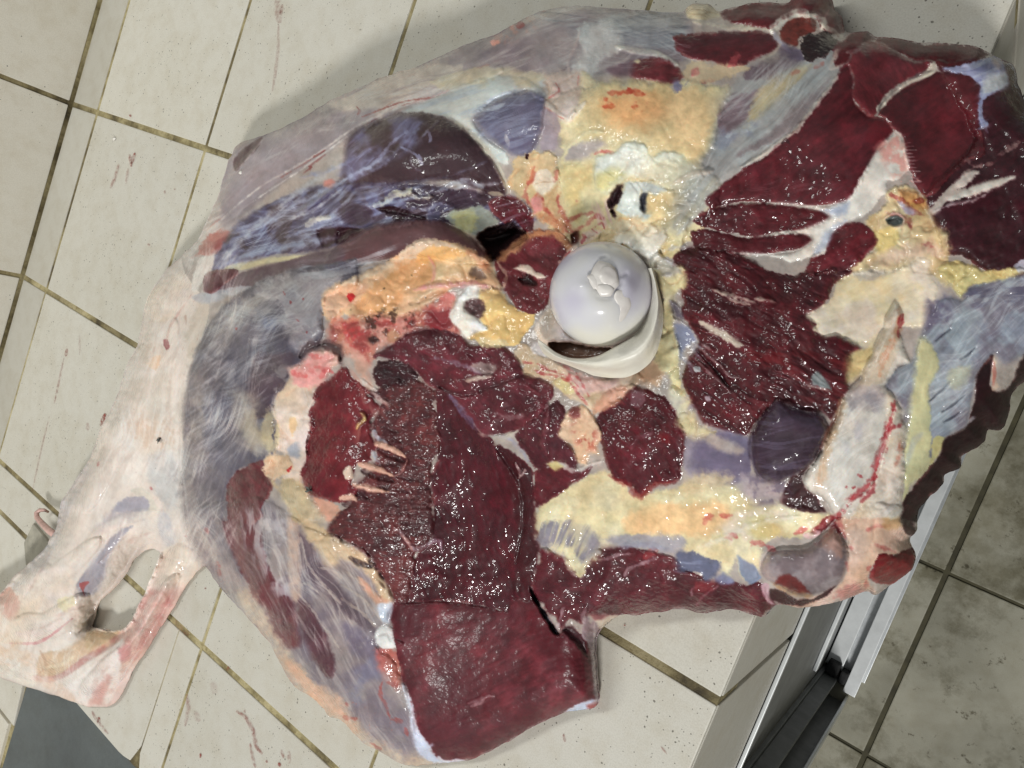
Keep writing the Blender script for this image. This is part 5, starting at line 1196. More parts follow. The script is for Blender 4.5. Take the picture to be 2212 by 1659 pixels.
stroke(K('c', (1830, 1020), (1870, 1070), (1930, 1080)), 8, (180, 140, 136), 0.7, 4, 4)
stroke(K('c', (1950, 800), (1975, 860)), 6, (150, 140, 160), 0.6)
# ------------------------------------------------------------------ right: fan muscle, sheets, blade bone
FAN = K('f', (-70, 60), (-20, -40), (60, -60), (300, -20), (460, 45), (545, 98), (680, 118), (790, 110), (900, 100), (1010, 85), (1100, 80), (1085, 130), (985, 190), (950, 280), (880, 342), (795, 385), (872, 440), (848, 472), (925, 520), (1010, 512), (1080, 552), (1172, 592), (1092, 640), (1105, 690), (1062, 780), (1082, 850), (1012, 985), (960, 1065), (900, 1005), (800, 1015), (610, 930), (545, 1000), (485, 1060), (442, 1132), (405, 1168), (300, 1142), (205, 1112), (130, 1085), (60, 965), (10, 850), (-5, 760), (60, 640), (100, 560), (40, 440), (0, 380), (10, 300), (-30, 200))
piece('fan_muscle', FAN, (80, 23, 31), f=3, rough=5, tex='cut', ang=34, amt=1.5, h=7, hw=18, gl=0.15)
mottle(FAN, (58, 12, 22), 50, 0.2, 0.3, 0.6)
streak(FAN, (54, 10, 18), 30, 120, 11, 0.35, 0.2, 0.7, h=-1.2)
streak(K('f', (300, 560), (1000, 540), (1080, 800), (960, 1000), (600, 860)), (112, 24, 30), 20, 60, 16, 0.25, 0.3, 0.5)
for q in ((190, 215, 340, 262, 480, 305), (230, 235, 350, 295, 440, 315), (470, 280, 560, 285, 600, 300)): stroke(K('f', q[:2], q[2:4], q[4:]), 8, (206, 192, 176), 0.8, 3, 3, h=1.5)
piece('sinew_strip', K('f', (110, 425), (190, 445), (300, 500), (350, 545), (405, 580), (345, 590), (250, 525), (160, 475)), (196, 178, 162), f=3, rough=4, h=2, hw=8, gl=0.2)
for q in (((90, 570), (160, 640), (240, 700), (300, 780), (370, 790)), ((60, 650), (140, 720), (220, 800), (300, 870)), ((110, 560), (200, 620)), ((40, 690), (120, 760))): stroke(K('f', *q), 6, (186, 164, 162), 0.75, 3, 3, h=1.5)
stroke(K('f', (100, 620), (200, 720), (300, 850)), 6, (34, 6, 12), 0.8, 4, 3, h=-3)
poly(K('f', (70, 725), (105, 720), (118, 745), (90, 752)), (206, 206, 210), f=2, rough=2, h=1.5)
poly(K('f', (140, 915), (175, 905), (180, 935), (150, 940)), (176, 150, 158), f=2, rough=2, h=1)
piece('grey_bit', K('f', (832, 800), (850, 765), (882, 748), (930, 802), (972, 872), (900, 855), (840, 838)), (132, 136, 136), f=3, rough=2.5, h=2, hw=10, gl=0.25)
stroke(K('f', (810, 840), (900, 860), (975, 880)), 5, (190, 168, 158), 0.8)
for p in ((20, 560), (10, 480), (-30, 640)): stroke(K('f', p, (p[0] + 60, p[1] + 50), (p[0] + 100, p[1] + 120)), 9, (150, 152, 172), 0.6, 5, 4)
streak(K('f', (100, 0), (460, 60), (700, 200), (300, 200), (60, 120)), (44, 6, 14), 10, 90, 8, 0.3, 0.2, 0.7, h=-1.5)
# purple muscle below the fan
poly(K('f', (0, 1020), (60, 960), (130, 1085), (205, 1112), (300, 1142), (420, 1180), (440, 1330), (420, 1450), (200, 1490), (60, 1460), (-20, 1300)), (150, 140, 150), f=6, rough=5)
PB = K('f', (60, 1250), (200, 1130), (430, 1180), (450, 1330), (400, 1450), (200, 1480), (80, 1420))
poly(PB, (108, 98, 124), f=9, rough=6, a=0.9, tex='memb', ang=5, gl=0.16)
poly(K('f', (-20, 1030), (60, 1000), (110, 1090), (220, 1140), (120, 1180), (20, 1160)), (214, 200, 156), f=6, rough=5, a=0.9, tex='fat')
poly(K('f', (110, 1180), (230, 1160), (330, 1220), (400, 1260), (340, 1285), (210, 1240)), (184, 168, 156), f=8, rough=4, a=0.8)
poly(K('f', (40, 1440), (200, 1400), (330, 1440), (200, 1540), (40, 1520)), (216, 196, 156), f=12, rough=8, a=0.8)
PM = K('f', (432, 1180), (500, 1062), (610, 945), (700, 985), (790, 1010), (885, 1035), (945, 1095), (930, 1185), (850, 1335), (760, 1405), (680, 1432), (600, 1472), (500, 1452), (440, 1332))
piece('round_muscle', PM, (68, 47, 62), f=4, rough=3, tex='memb', ang=-10, h=9, hw=50, gl=0.14, amt=0.8)
streak(PM, (112, 102, 126), -8, 140, 9, 0.4, 0.2, 0.45)
poly(K('f', (610, 960), (850, 1010), (950, 1090), (930, 1150), (760, 1080), (560, 1060)), (80, 64, 84), f=14, rough=5, a=0.6)
stroke(K('f', (450, 1160), (440, 1250), (460, 1370), (520, 1450)), 5, (150, 140, 158), 0.6)
piece('dark_muscle', K('f', (935, 1120), (1010, 1000), (985, 1120), (930, 1220), (880, 1290), (800, 1390), (775, 1470), (860, 1560), (935, 1665), (760, 1650), (650, 1610), (640, 1560), (700, 1440), (780, 1390), (860, 1310)), (62, 20, 25), f=3, rough=3, tex='cut', ang=-50, amt=0.9, h=2, hw=12, gl=0.16)
poly(K('f', (380, 1420), (560, 1470), (660, 1560), (520, 1600), (400, 1560)), (176, 160, 164), f=12, rough=8, a=0.8)
mottle(K('f', (380, 1420), (700, 1450), (680, 1600), (420, 1600)), (110, 96, 116), 26, 0.1, 0.3, 0.7)
# cream sheet
CS = K('f', (798, 385), (880, 342), (955, 285), (1000, 165), (1100, 110), (1200, 105), (1300, 108), (1450, 60), (1560, 10), (1622, 35), (1602, 110), (1650, 182), (1652, 252), (1622, 330), (1600, 402), (1545, 462), (1400, 452), (1285, 482), (1205, 562), (1100, 545), (1010, 512), (925, 520), (850, 475), (872, 440))
piece('cream_sheet', CS, (226, 210, 180), f=3, rough=4, tex='memb', ang=-24, h=3, hw=20, gl=0.24)
mottle(CS, (230, 206, 150), 60, 0.15, 0.4, 0.6); mottle(CS, (230, 214, 204), 70, 0.2, 0.3, 0.6)
poly(K('f', (1100, 110), (1260, 90), (1340, 120), (1240, 160), (1140, 150)), (186, 176, 172), f=7, rough=5, a=0.7)
streak(K('f', (1380, 380), (1560, 250), (1630, 280), (1560, 440), (1400, 450)), (238, 226, 204), -24, 50, 5, 0.2, 0.3, 0.6, h=0.4)
poly(K('f', (1080, 640), (1170, 600), (1230, 560), (1260, 620), (1200, 720), (1130, 790), (1060, 840), (1060, 780)), (204, 186, 130), f=6, rough=5, a=0.95, tex='fat', amt=0.4)
poly(K('f', (1000, 510), (1200, 550), (1300, 480), (1260, 580), (1170, 600)), (222, 208, 176), f=8, rough=5, a=0.8)
# blue fascia, yellow strip, dark rim
BF = K('f', (1310, 840), (1400, 720), (1480, 690), (1520, 560), (1590, 440), (1660, 290), (1740, 270), (1820, 290), (1860, 200), (2000, 150), (2190, 130), (2400, 60), (2400, 500), (2212, 640), (2100, 700), (2020, 630), (1960, 690), (1900, 770), (1880, 900), (1850, 1060), (1830, 1115), (1700, 1175), (1650, 1290), (1600, 1340), (1440, 1500), (1440, 1050), (1350, 890))
piece('blue_fascia', BF, (132, 138, 146), f=4, rough=3, tex='memb', ang=-38, h=3, hw=26, gl=0.22)
streak(BF, (176, 186, 194), -38, 120, 7, 0.15, 0.45, 0.45); streak(BF, (110, 114, 136), 52, 110, 14, 0.35, 0.4, 0.28); mottle(BF, (116, 120, 142), 50, 0.1, 0.5, 0.55)
mottle(BF, (98, 82, 96), 58, 0.2, 0.35, 0.6)
film(BF, -38, (214, 222, 226), 0.6, haze=0.25); film(BF, 52, (206, 214, 220), 0.22, 6.0, 60)
mottle(K('f', (1580, 280), (1700, 250), (1740, 400), (1620, 560), (1570, 480)), (106, 98, 122), 40, -0.1, 0.4, 0.8)
streak(K('f', (1800, 200), (2212, 130), (2212, 280), (1880, 330)), (90, 86, 110), -16, 70, 10, 0.1, 0.3, 0.8)
for q in ((1600, 940, 1690, 860, 1750, 800), (1680, 1010, 1760, 960, 1830, 900), (1690, 1075, 1740, 1050, 1800, 1010), (1800, 670, 1850, 640, 1900, 590), (1640, 550, 1700, 500, 1740, 470)): stroke(K('f', q[:2], q[2:4], q[4:]), 5, (40, 40, 54), 0.85, 2, 1, h=-2)
for q in ((1640, 900, 1880, 700), (1700, 980, 1900, 820), (1660, 800, 1840, 640)): stroke(K('f', q[:2], q[2:]), 20, (196, 204, 208), 0.45, 10, 3, h=1)
poly(K('f', (1720, 760), (1860, 700), (1880, 760), (1780, 860), (1720, 830)), (190, 188, 160), f=10, rough=6, a=0.7)
piece('yellow_strip', K('f', (1530, 540), (1600, 560), (1655, 690), (1650, 760), (1600, 850), (1600, 1000), (1605, 1120), (1622, 1185), (1600, 1290), (1632, 1330), (1560, 1420), (1480, 1490), (1430, 1600), (1435, 1480), (1440, 1200), (1470, 1010), (1510, 760)), (204, 200, 156), f=5, rough=4, tex='memb', ang=-80, h=2, hw=14, gl=0.18)
poly(K('f', (1620, 1180), (1700, 1175), (1660, 1290), (1610, 1340)), (200, 192, 130), f=4, rough=3, a=0.9)
stroke(K('f', (1440, 1380), (1500, 1200), (1560, 1150)), 14, (170, 176, 180), 0.6, 7)
piece('fat_pad', K('f', (1660, 90), (1700, 50), (1800, 25), (1900, 80), (2000, 95), (2150, 75), (2240, 90), (2160, 130), (1950, 172), (1865, 202), (1805, 265), (1740, 200)), (216, 200, 132), f=4, rough=4, tex='fat', amt=0.8, h=2, hw=12, gl=0.14)
poly(K('f', (2150, 60), (2212, 20), (2300, 0), (2300, 80), (2180, 110)), (200, 200, 214), f=4, rough=4, a=0.85)
DR = K('f', (2400, 480), (2212, 640), (2150, 790), (2080, 872), (2010, 872), (1992, 800), (2016, 640), (1960, 690), (1905, 770), (1890, 900), (1862, 1050), (1840, 1110), (1700, 1182), (1680, 1262), (1625, 1342), (1525, 1455), (1425, 1600), (1415, 1700), (1530, 1720), (1610, 1560), (1695, 1485), (1695, 1425), (1805, 1375), (1805, 1305), (1875, 1265), (1965, 1205), (1980, 1125), (2045, 1135), (2085, 1115), (2130, 990), (2130, 915), (2220, 805), (2400, 700))
piece('dark_rim', DR, (38, 9, 14), f=3, rough=3, tex='cut', ang=-50, amt=0.5, h=0, gl=0.5)  # maroon muscle edge, its colour darkened for the shade of the underside
poly(K('f', (2000, 800), (2015, 650), (2030, 680), (2035, 800), (2060, 850), (2010, 870)), (206, 180, 160), f=3, rough=3, a=0.9, h=1)
stroke(K('f', (2012, 680), (2022, 760), (2010, 840)), 8, (180, 92, 82), 0.8)
stroke(K('f', (1850, 1080), (1880, 1050), (1900, 1040)), 8, (186, 190, 196), 0.8)
poly(K('i', (1420, -40), (1500, -20), (1490, 60), (1520, 135), (1490, 165), (1440, 120), (1410, 40)), (54, 18, 22), f=3, rough=4)
# blade bone with blood groove
BB = K('f', (780, 1435), (850, 1330), (905, 1250), (965, 1130), (1015, 1010), (1040, 920), (1090, 860), (1150, 800), (1200, 690), (1260, 570), (1290, 480), (1340, 370), (1370, 310), (1400, 310), (1422, 380), (1405, 480), (1432, 600), (1475, 685), (1400, 702), (1345, 780), (1312, 840), (1352, 890), (1395, 950), (1425, 1060), (1452, 1120), (1425, 1200), (1436, 1400), (1410, 1560), (1405, 1690), (1010, 1690), (935, 1605), (880, 1540), (822, 1525))
piece('blade_bone', BB, (220, 213, 202), f=3, rough=3, tex='memb', ang=-58, h=9, hw=22, gl=0.26)
poly(K('f', (1080, 880), (1140, 820), (1280, 830), (1310, 900), (1240, 1000), (1120, 1000), (1060, 930)), (176, 162, 160), f=12, rough=8, a=0.7)
mottle(K('f', (1100, 880), (1300, 860), (1240, 1100), (1080, 1100)), (140, 134, 144), 34, 0.1, 0.4, 0.6)
poly(K('f', (1200, 700), (1300, 480), (1380, 330), (1400, 420), (1400, 600), (1320, 760), (1280, 830), (1150, 830)), (206, 188, 164), f=8, rough=6, a=0.8)
poly(K('f', (1290, 470), (1400, 460), (1400, 520), (1350, 600), (1280, 640)), (190, 176, 152), f=8, rough=5, a=0.6)
stroke(K('f', (1410, 330), (1405, 440), (1360, 560), (1300, 680), (1270, 780)), 14, (202, 128, 82), 0.7, 7, 4)
stroke(K('f', (1425, 375), (1415, 430), (1400, 470)), 11, (150, 22, 34), 0.9, 3, 3)
stroke(K('f', (1395, 480), (1400, 530)), 6, (160, 40, 46), 0.8)
streak(K('f', (900, 1300), (1080, 1000), (1280, 1000), (1200, 1400), (1000, 1560), (840, 1480)), (242, 236, 228), -30, 90, 6, 0.1, 0.3, 0.6)
stroke(K('f', (870, 1530), (880, 1400), (940, 1260), (1010, 1090), (1050, 960)), 14, (206, 170, 130), 0.65, 8, 5)
poly(K('f', (880, 1440), (900, 1290), (940, 1250), (930, 1360), (900, 1500)), (214, 176, 140), f=8, rough=6, a=0.6)
mottle(K('f', (1000, 1100), (1200, 1000), (1160, 1200), (1060, 1280)), (180, 178, 186), 40, 0.1, 0.4, 0.6)
poly(K('f', (1330, 880), (1390, 950), (1425, 1060), (1450, 1120), (1425, 1200), (1430, 1400), (1400, 1620), (1250, 1690), (1100, 1690), (1230, 1480), (1290, 1300), (1320, 1100)), (226, 206, 182), f=6, rough=5, a=0.8, h=2, tex='fat', amt=0.4)
RB = K('f', (1378, 950), (1350, 1040), (1322, 1120), (1310, 1200), (1285, 1260), (1262, 1340), (1240, 1430), (1190, 1500), (1110, 1560), (1040, 1640), (1010, 1700))
stroke(RB, 13, (158, 34, 44), 0.9, 7, 7, h=-2.5, taper=True)
stroke(RB, 7, (206, 70, 74), 0.6, 4, 4)
stroke(K('f', (1300, 1180), (1350, 1120), (1410, 1090), (1430, 1060)), 12, (166, 36, 46), 0.85, 5, 5)
stroke(K('f', (1410, 1200), (1410, 1280), (1370, 1370)), 11, (196, 96, 66), 0.75, 5, 5)
stroke(K('f', (1240, 1440), (1230, 1520), (1150, 1600)), 12, (150, 22, 34), 0.8, 4, 4)
for q in (((1130, 1415), (1165, 1435)), ((1060, 1490), (1065, 1505)), ((1095, 1505), (1120, 1495))): stroke(K('f', *q), 6, (170, 40, 46), 0.9)
poly(K('f', (940, 1240), (1000, 1110), (1040, 980), (1060, 920), (1020, 930), (960, 1080), (920, 1200)), (196, 160, 120), f=6, rough=5, a=0.5)

# ------------------------------------------------------------------ middle: fat ridge, pink flap, muscles round the joint
FRG = [(700, 640), (715, 622), (760, 600), (820, 575), (860, 550), (890, 530), (920, 520), (955, 517), (990, 524), (1020, 543), (1048, 572), (1066, 594), (1088, 618), (1080, 626)] + K('e', (990, 205), (900, 195), (800, 185), (720, 210), (640, 270), (560, 330), (480, 400), (420, 440), (240, 440), (100, 420), (20, 380), (-60, 420), (-120, 380), (-130, 290))
piece('fat_ridge', FRG, (224, 186, 140), f=4, rough=5, tex='fat', amt=0.8, h=7, hw=22, gl=0.17)
poly(K('e', (120, 260), (260, 150), (400, 60), (520, 10), (600, 60), (640, 120), (560, 180), (420, 220), (360, 330), (200, 390), (110, 350)), (222, 168, 98), f=12, rough=8, a=0.85)
poly(K('b', (560, 1590), (660, 1560), (780, 1580), (860, 1659)) + K('e', (960, 20), (1000, 120), (860, 100), (700, 140), (610, 150), (580, 60)), (230, 206, 160), f=10, rough=6, a=0.85)
poly(K('b', (360, 1659), (500, 1555), (620, 1550), (760, 1600), (640, 1620), (480, 1680)), (226, 200, 176), f=6, rough=4, a=0.85)
poly(K('b', (500, 1640), (600, 1590), (760, 1610), (800, 1659)) + K('e', (600, 40), (500, 60)), (234, 186, 96), f=8, rough=5, a=0.8)
poly(K('b', (800, 1600), (870, 1650)) + K('e', (960, 60), (960, 110), (900, 80), (860, 20)), (232, 170, 120), f=7, rough=6, a=0.7)
poly(K('d', (2090, 340), (2110, 230), (2200, 190)) + K('e', (80, 180), (180, 190), (100, 290), (0, 360), (-60, 420)), (222, 178, 140), f=8, rough=6, a=0.85, tex='fat', amt=0.7)
poly(K('e', (30, 260), (80, 235), (100, 260), (60, 295)), (206, 24, 36), f=2.5, rough=3, a=0.95)
stroke(K('e', (500, 300), (600, 250), (680, 225)), 11, (186, 130, 90), 0.85, h=-2)
stroke(K('e', (470, 220), (600, 190), (720, 190), (860, 180), (960, 210), (1030, 220)), 12, (214, 140, 150), 0.85, 5, 3, h=2)
poly(K('e', (820, 110), (850, 70), (900, 90), (940, 140), (900, 150), (840, 140)), (120, 96, 88), f=4, rough=4, a=0.85, h=-2)
stroke(K('e', (560, 0), (600, 60), (600, 130), (580, 180)), 7, (230, 160, 140), 0.8, h=1)
stroke(K('e', (0, 190), (140, 130), (280, 70), (420, 0)), 14, (222, 214, 204), 0.7, 6, 3)
for q in ((455, 120, 458, 132), (545, 265, 548, 272), (275, 205, 280, 212), (60, 345, 62, 352)): stroke(K('e', q[:2], q[2:]), 4.5, (30, 16, 14), 0.95, 1.5)
for i, q in enumerate(((230, 300, 60), (300, 250, 50), (360, 190, 46), (420, 120, 56), (180, 330, 44), (470, 60, 50), (330, 330, 40))): poly(K('e', (q[0] - q[2], q[1]), (q[0], q[1] - q[2] * .8), (q[0] + q[2], q[1]), (q[0], q[1] + q[2] * .8)), (224, 176, 112), f=5, rough=4, a=0.5, h=2.2, hw=12)
# scorched pink zone under the ridge
BZ = K('e', (-60, 420), (100, 400), (250, 390), (400, 400), (560, 330), (660, 260), (720, 240), (740, 330), (720, 420), (760, 490), (620, 500), (540, 470), (430, 500), (380, 560), (300, 580), (220, 620), (180, 700), (100, 640), (40, 640), (-60, 560))
poly(BZ, (202, 126, 106), f=7, rough=7, a=0.9, tex='fat', amt=0.9)
mottle(BZ, (160, 56, 58), 30, 0.0, 0.35, 0.75); mottle(BZ, (228, 190, 170), 24, 0.2, 0.3, 0.5)
mottle(K('e', (160, 380), (440, 320), (480, 440), (400, 480), (200, 560), (170, 480)), (74, 44, 34), 15, 0.1, 0.25, 0.8, h=-1)
poly(K('e', (540, 400), (600, 350), (700, 330), (720, 420), (700, 470), (560, 470)), (132, 46, 54), f=8, rough=6, a=0.8)
poly(K('e', (600, 310), (700, 240), (740, 250), (710, 330), (620, 350)), (212, 130, 124), f=7, rough=5, a=0.8)
poly(K('e', (300, 500), (340, 480), (380, 520), (340, 560), (300, 550)), (190, 140, 110), f=4, rough=3, h=1.5)
poly(K('e', (170, 530), (220, 520), (250, 550), (200, 570)), (64, 30, 28), f=3, rough=3, a=0.9)
for q in (((40, 480), (120, 470)), ((60, 540), (140, 500)), ((20, 440), (50, 560), (100, 630))): stroke(K('e', *q), 12, (206, 60, 66), 0.7, 5, 5)
# pink rind + red flap
RI = K('d', (1870, 790), (1880, 735), (1950, 690), (2010, 618), (2060, 606), (2120, 608), (2185, 635), (2195, 690), (2150, 745), (2110, 800), (2050, 860), (2040, 940), (2005, 1000), (2020, 1040), (2035, 1080), (2010, 1150), (1985, 1230), (1990, 1310), (1965, 1390), (1960, 1480), (2000, 1560), (1960, 1600), (1860, 1560), (1830, 1440), (1800, 1380), (1830, 1270), (1790, 1250), (1800, 1100), (1765, 1020), (1772, 930), (1830, 870))
piece('pink_rind', RI, (228, 206, 190), f=3, rough=4, tex='fat', amt=0.8, h=9, hw=16, gl=0.28)
poly(K('d', (1880, 760), (2000, 630), (2110, 612), (2190, 650), (2140, 760), (2060, 850), (1950, 850), (1900, 830)), (230, 158, 150), f=9, rough=7, a=0.85)
for q in (((1890, 740), (1930, 790)), ((1930, 760), (1990, 790)), ((2000, 640), (2070, 660)), ((2040, 720), (2120, 740), (2160, 760)), ((1980, 700), (2060, 780)), ((2080, 790), (2100, 740))): stroke(K('d', *q), 9, (206, 70, 74), 0.6, 4, 4)
stroke(K('d', (2120, 700), (2180, 680), (2190, 640)), 12, (240, 196, 184), 0.85, h=2)
poly(K('d', (1880, 1060), (1920, 1050), (1910, 1150), (1885, 1180)), (224, 186, 130), f=6, rough=4, a=0.8)
poly(K('d', (1860, 1250), (1920, 1200), (1950, 1260), (1930, 1310), (1880, 1300)), (164, 168, 184), f=6, rough=4, a=0.8)
stroke(K('d', (1800, 1090), (1795, 1180), (1775, 1280)), 10, (224, 206, 160), 0.9, 3, 2, h=2.5)
poly(K('d', (1700, 1030), (1760, 1010), (1790, 1100), (1760, 1180), (1780, 1240), (1740, 1270), (1690, 1180)), (190, 176, 140), f=8, rough=6, a=0.7)
FL = K('d', (2040, 870), (2080, 830), (2130, 800), (2180, 745), (2215, 720)) + K('e', (40, 740), (60, 790), (120, 830), (180, 880), (170, 900), (250, 965), (200, 1050), (200, 1140), (232, 1235), (185, 1300), (190, 1330), (100, 1350), (80, 1400), (70, 1470), (110, 1500), (90, 1560), (20, 1600), (-60, 1600)) + K('d', (2100, 1580), (2030, 1560), (1975, 1500), (1962, 1390), (1992, 1300), (1982, 1220), (2012, 1110), (2002, 1010), (2042, 950))
piece('red_flap', FL, (104, 34, 42), f=3, rough=5, tex='cut', ang=-60, amt=1.0, h=5, hw=14, gl=0.24)
mottle(FL, (82, 20, 30), 60, 0.1, 0.4, 0.6)
streak(K('e', (60, 660), (180, 700), (200, 860), (320, 970), (210, 1040), (200, 1180), (120, 1340), (60, 900)), (196, 130, 116), 70, 60, 14, 0.2, 0.3, 0.6)
poly(K('e', (-20, 560), (60, 640), (110, 760), (180, 860), (220, 870), (170, 760), (200, 700), (120, 620), (40, 560)), (206, 160, 140), f=7, rough=7, a=0.8)
for q, cc in ((((130, 800), (180, 850), (230, 870)), (224, 214, 206)), (((190, 880), (250, 930), (320, 970)), (206, 180, 172)), (((210, 1130), (240, 1190), (300, 1210)), (206, 214, 226)), (((200, 1260), (220, 1310), (250, 1340)), (176, 188, 206))): stroke(K('e', *q), 10, cc, 0.85, 4, 3, h=1.5)
for q in ((220, 1215, 330, 1250, 410, 1300), (110, 1350, 230, 1380, 340, 1430), (75, 1480, 180, 1510, 310, 1530), (-10, 1570, 60, 1560, 95, 1580)):
    piece('marbled_strand', K('e', (q[0], q[1] - 14), (q[2], q[3] - 22), (q[4], q[5] - 10), (q[4], q[5] + 6), (q[2], q[3] + 22), (q[0], q[1] + 14)), (222, 176, 152), f=3, rough=3, h=4, hw=8, gl=0.2)
    stroke(K('e', (q[0] + 20, q[1] + 40), (q[2] + 10, q[3] + 50), (q[4], q[5] + 30)), 13, (60, 22, 28), 0.75, 5, 4, h=-2)
stroke(K('e', (340, 1430), (390, 1400), (430, 1320)), 6, (196, 130, 120), 0.85, h=1.5)
poly(K('e', (10, 1410), (30, 1370), (60, 1360), (75, 1400), (80, 1440), (40, 1450)), (228, 206, 188), f=2.5, rough=2, h=4, hw=8)
piece('fat_lump', K('d', (1705, 1370), (1720, 1300), (1780, 1280), (1860, 1290), (1900, 1340), (1880, 1400), (1820, 1430), (1770, 1445), (1720, 1410)), (230, 200, 168), f=3, rough=4, tex='fat', amt=1.2, h=6, hw=12)
poly(K('d', (1855, 1385), (1890, 1360), (1875, 1400)), (190, 40, 44), f=2, rough=2)
poly(K('d', (1830, 1440), (1960, 1480), (2000, 1560), (2080, 1640), (2090, 1720), (1920, 1720), (1840, 1600)), (204, 184, 146), f=7, rough=6, a=0.9, tex='fat', amt=0.6)
poly(K('d', (2030, 1560), (2160, 1590), (2212, 1650), (2140, 1720), (2060, 1640)), (220, 160, 130), f=7, rough=6, a=0.8)
stroke(K('e', (120, 1015), (145, 1030), (150, 1060), (110, 1090), (100, 1125)), 9, (224, 206, 120), 0.95, 2.5, 1.5, h=3, part='fat_shred')
poly(K('d', (1930, 640), (2010, 560), (2130, 545), (2212, 590), (2212, 700), (2195, 640), (2120, 600), (2010, 612), (1950, 690)), (92, 68, 70), f=9, rough=6, a=0.85, h=-4, hw=14)
# muscles below the ridge and around the joint
E1 = K('e', (210, 650), (300, 590), (350, 560), (430, 500), (540, 468), (640, 480), (700, 490), (770, 520), (830, 570), (950, 580), (1060, 595), (1120, 640), (1170, 720), (1180, 770), (1290, 790), (1365, 830), (1375, 880), (1330, 980), (1270, 1050), (1180, 1110), (1060, 1155), (920, 1165), (850, 1085), (750, 970), (640, 875), (560, 840), (500, 770), (400, 685), (260, 660))
piece('glossy_muscle', E1, (96, 40, 50), f=3, rough=4, tex='cut', ang=35, amt=1.5, h=6, hw=20, gl=0.12)
mottle(E1, (70, 24, 32), 50, 0.15, 0.35, 0.6)
poly(K('e', (820, 710), (960, 690), (1010, 720), (980, 770), (900, 770)), (176, 158, 150), f=8, rough=5, a=0.75)
stroke(K('e', (580, 665), (700, 680), (820, 720), (900, 760)), 9, (166, 140, 160), 0.65, 5, 4)
stroke(K('e', (700, 900), (760, 980), (830, 1070), (880, 1130)), 13, (134, 124, 158), 0.8, 5, 3, h=1)
stroke(K('e', (810, 810), (900, 790), (985, 780)), 11, (226, 212, 192), 0.9, 3, 3, h=2.5)
stroke(K('e', (1010, 1020), (1080, 1050), (1180, 1040)), 12, (176, 140, 142), 0.7, 5, 4)
stroke(K('e', (640, 850), (800, 900), (1000, 830), (1180, 770), (1300, 800)), 10, (58, 18, 26), 0.6, 7, 4, h=-2)
stroke(K('e', (860, 1090), (920, 1160), (1060, 1160), (1170, 1120)), 7, (196, 172, 160), 0.7, 3, 3, h=1)
E2 = K('e', (1120, 1170), (1180, 1110), (1260, 1050), (1340, 970), (1400, 930), (1450, 1000), (1440, 1080), (1410, 1160), (1490, 1240), (1545, 1340), (1510, 1395), (1440, 1350), (1380, 1335), (1320, 1380), (1250, 1380), (1200, 1290))
piece('glossy_muscle', E2, (82, 32, 42), f=3, rough=4, tex='cut', ang=50, amt=1.4, h=6, hw=18, gl=0.12)
stroke(K('e', (1340, 960), (1330, 1080), (1300, 1180), (1330, 1280)), 12, (130, 76, 84), 0.7, 6, 4, h=2)
stroke(K('e', (980, 1170), (1080, 1180), (1160, 1260), (1220, 1340)), 10, (150, 150, 178), 0.7, 5, 4, h=1)
stroke(K('e', (1000, 1230), (990, 1180), (1060, 1180), (1130, 1140)), 10, (186, 176, 158), 0.8, 4, 4, h=1)
piece('cut_muscle', K('e', (1250, 1400), (1330, 1370), (1420, 1360), (1560, 1395), (1620, 1370), (1560, 1440), (1470, 1490), (1390, 1560), (1300, 1620), (1250, 1620)), (84, 25, 35), f=3, rough=4, tex='cut', ang=20, amt=1.2, h=3, hw=14, gl=0.17)
piece('cut_muscle', K('e', (1645, 1050), (1700, 980), (1780, 930), (1850, 890), (1890, 840), (1990, 870), (2080, 910), (2150, 980), (2215, 1100), (2225, 1260), (2200, 1400), (2165, 1475), (2060, 1475), (1980, 1530), (1940, 1565), (1880, 1500), (1790, 1465), (1730, 1380), (1690, 1260)), (82, 24, 34), f=3, rough=5, tex='cut', ang=50, amt=1.5, h=6, hw=18, gl=0.15)
stroke(K('e', (1870, 1250), (1920, 1180), (2020, 1140)), 10, (130, 92, 104), 0.7, 5, 4, h=1)
poly(K('e', (2050, 1140), (2110, 1170), (2130, 1220), (2070, 1190)), (122, 24, 32), f=6, rough=4, a=0.7)
stroke(K('e', (1740, 1430), (1860, 1490), (1930, 1560), (2040, 1480), (2180, 1460)), 12, (140, 44, 42), 0.75, 6, 4)
poly(K('e', (1880, 880), (1960, 860), (1950, 960), (1900, 980)), (130, 96, 104), f=8, rough=6, a=0.7)
E3 = K('e', (1430, 1100), (1460, 1020), (1520, 980), (1570, 960), (1640, 1040), (1685, 1150), (1660, 1240), (1665, 1285), (1600, 1280), (1585, 1350), (1525, 1345), (1500, 1230), (1410, 1165))
piece('tendon_stump', E3, (222, 186, 148), f=3, rough=4, tex='fat', amt=0.8, h=6, hw=16, gl=0.16)
mottle(K('e', (1500, 1100), (1640, 1080), (1640, 1250), (1540, 1220)), (176, 70, 58), 22, 0.2, 0.25, 0.75)
poly(K('e', (1480, 1000), (1540, 970), (1560, 1040), (1500, 1060)), (120, 48, 52), f=6, rough=5, a=0.8)
stroke(K('e', (1330, 1350), (1400, 1345), (1470, 1375), (1530, 1395), (1600, 1360), (1690, 1330)), 12, (214, 206, 200), 0.85, 4, 4, h=2)
poly(K('e', (1340, 1350), (1400, 1335), (1440, 1365), (1380, 1385)), (204, 196, 130), f=4, rough=3, a=0.85)
for y in ((1125, 1340, 1150, 1380, 1155, 1430), (1150, 1440, 1185, 1400, 1190, 1380)): stroke(K('e', y[:2], y[2:4], y[4:]), 5, (206, 186, 180), 0.85, 2, 2, h=1.5)
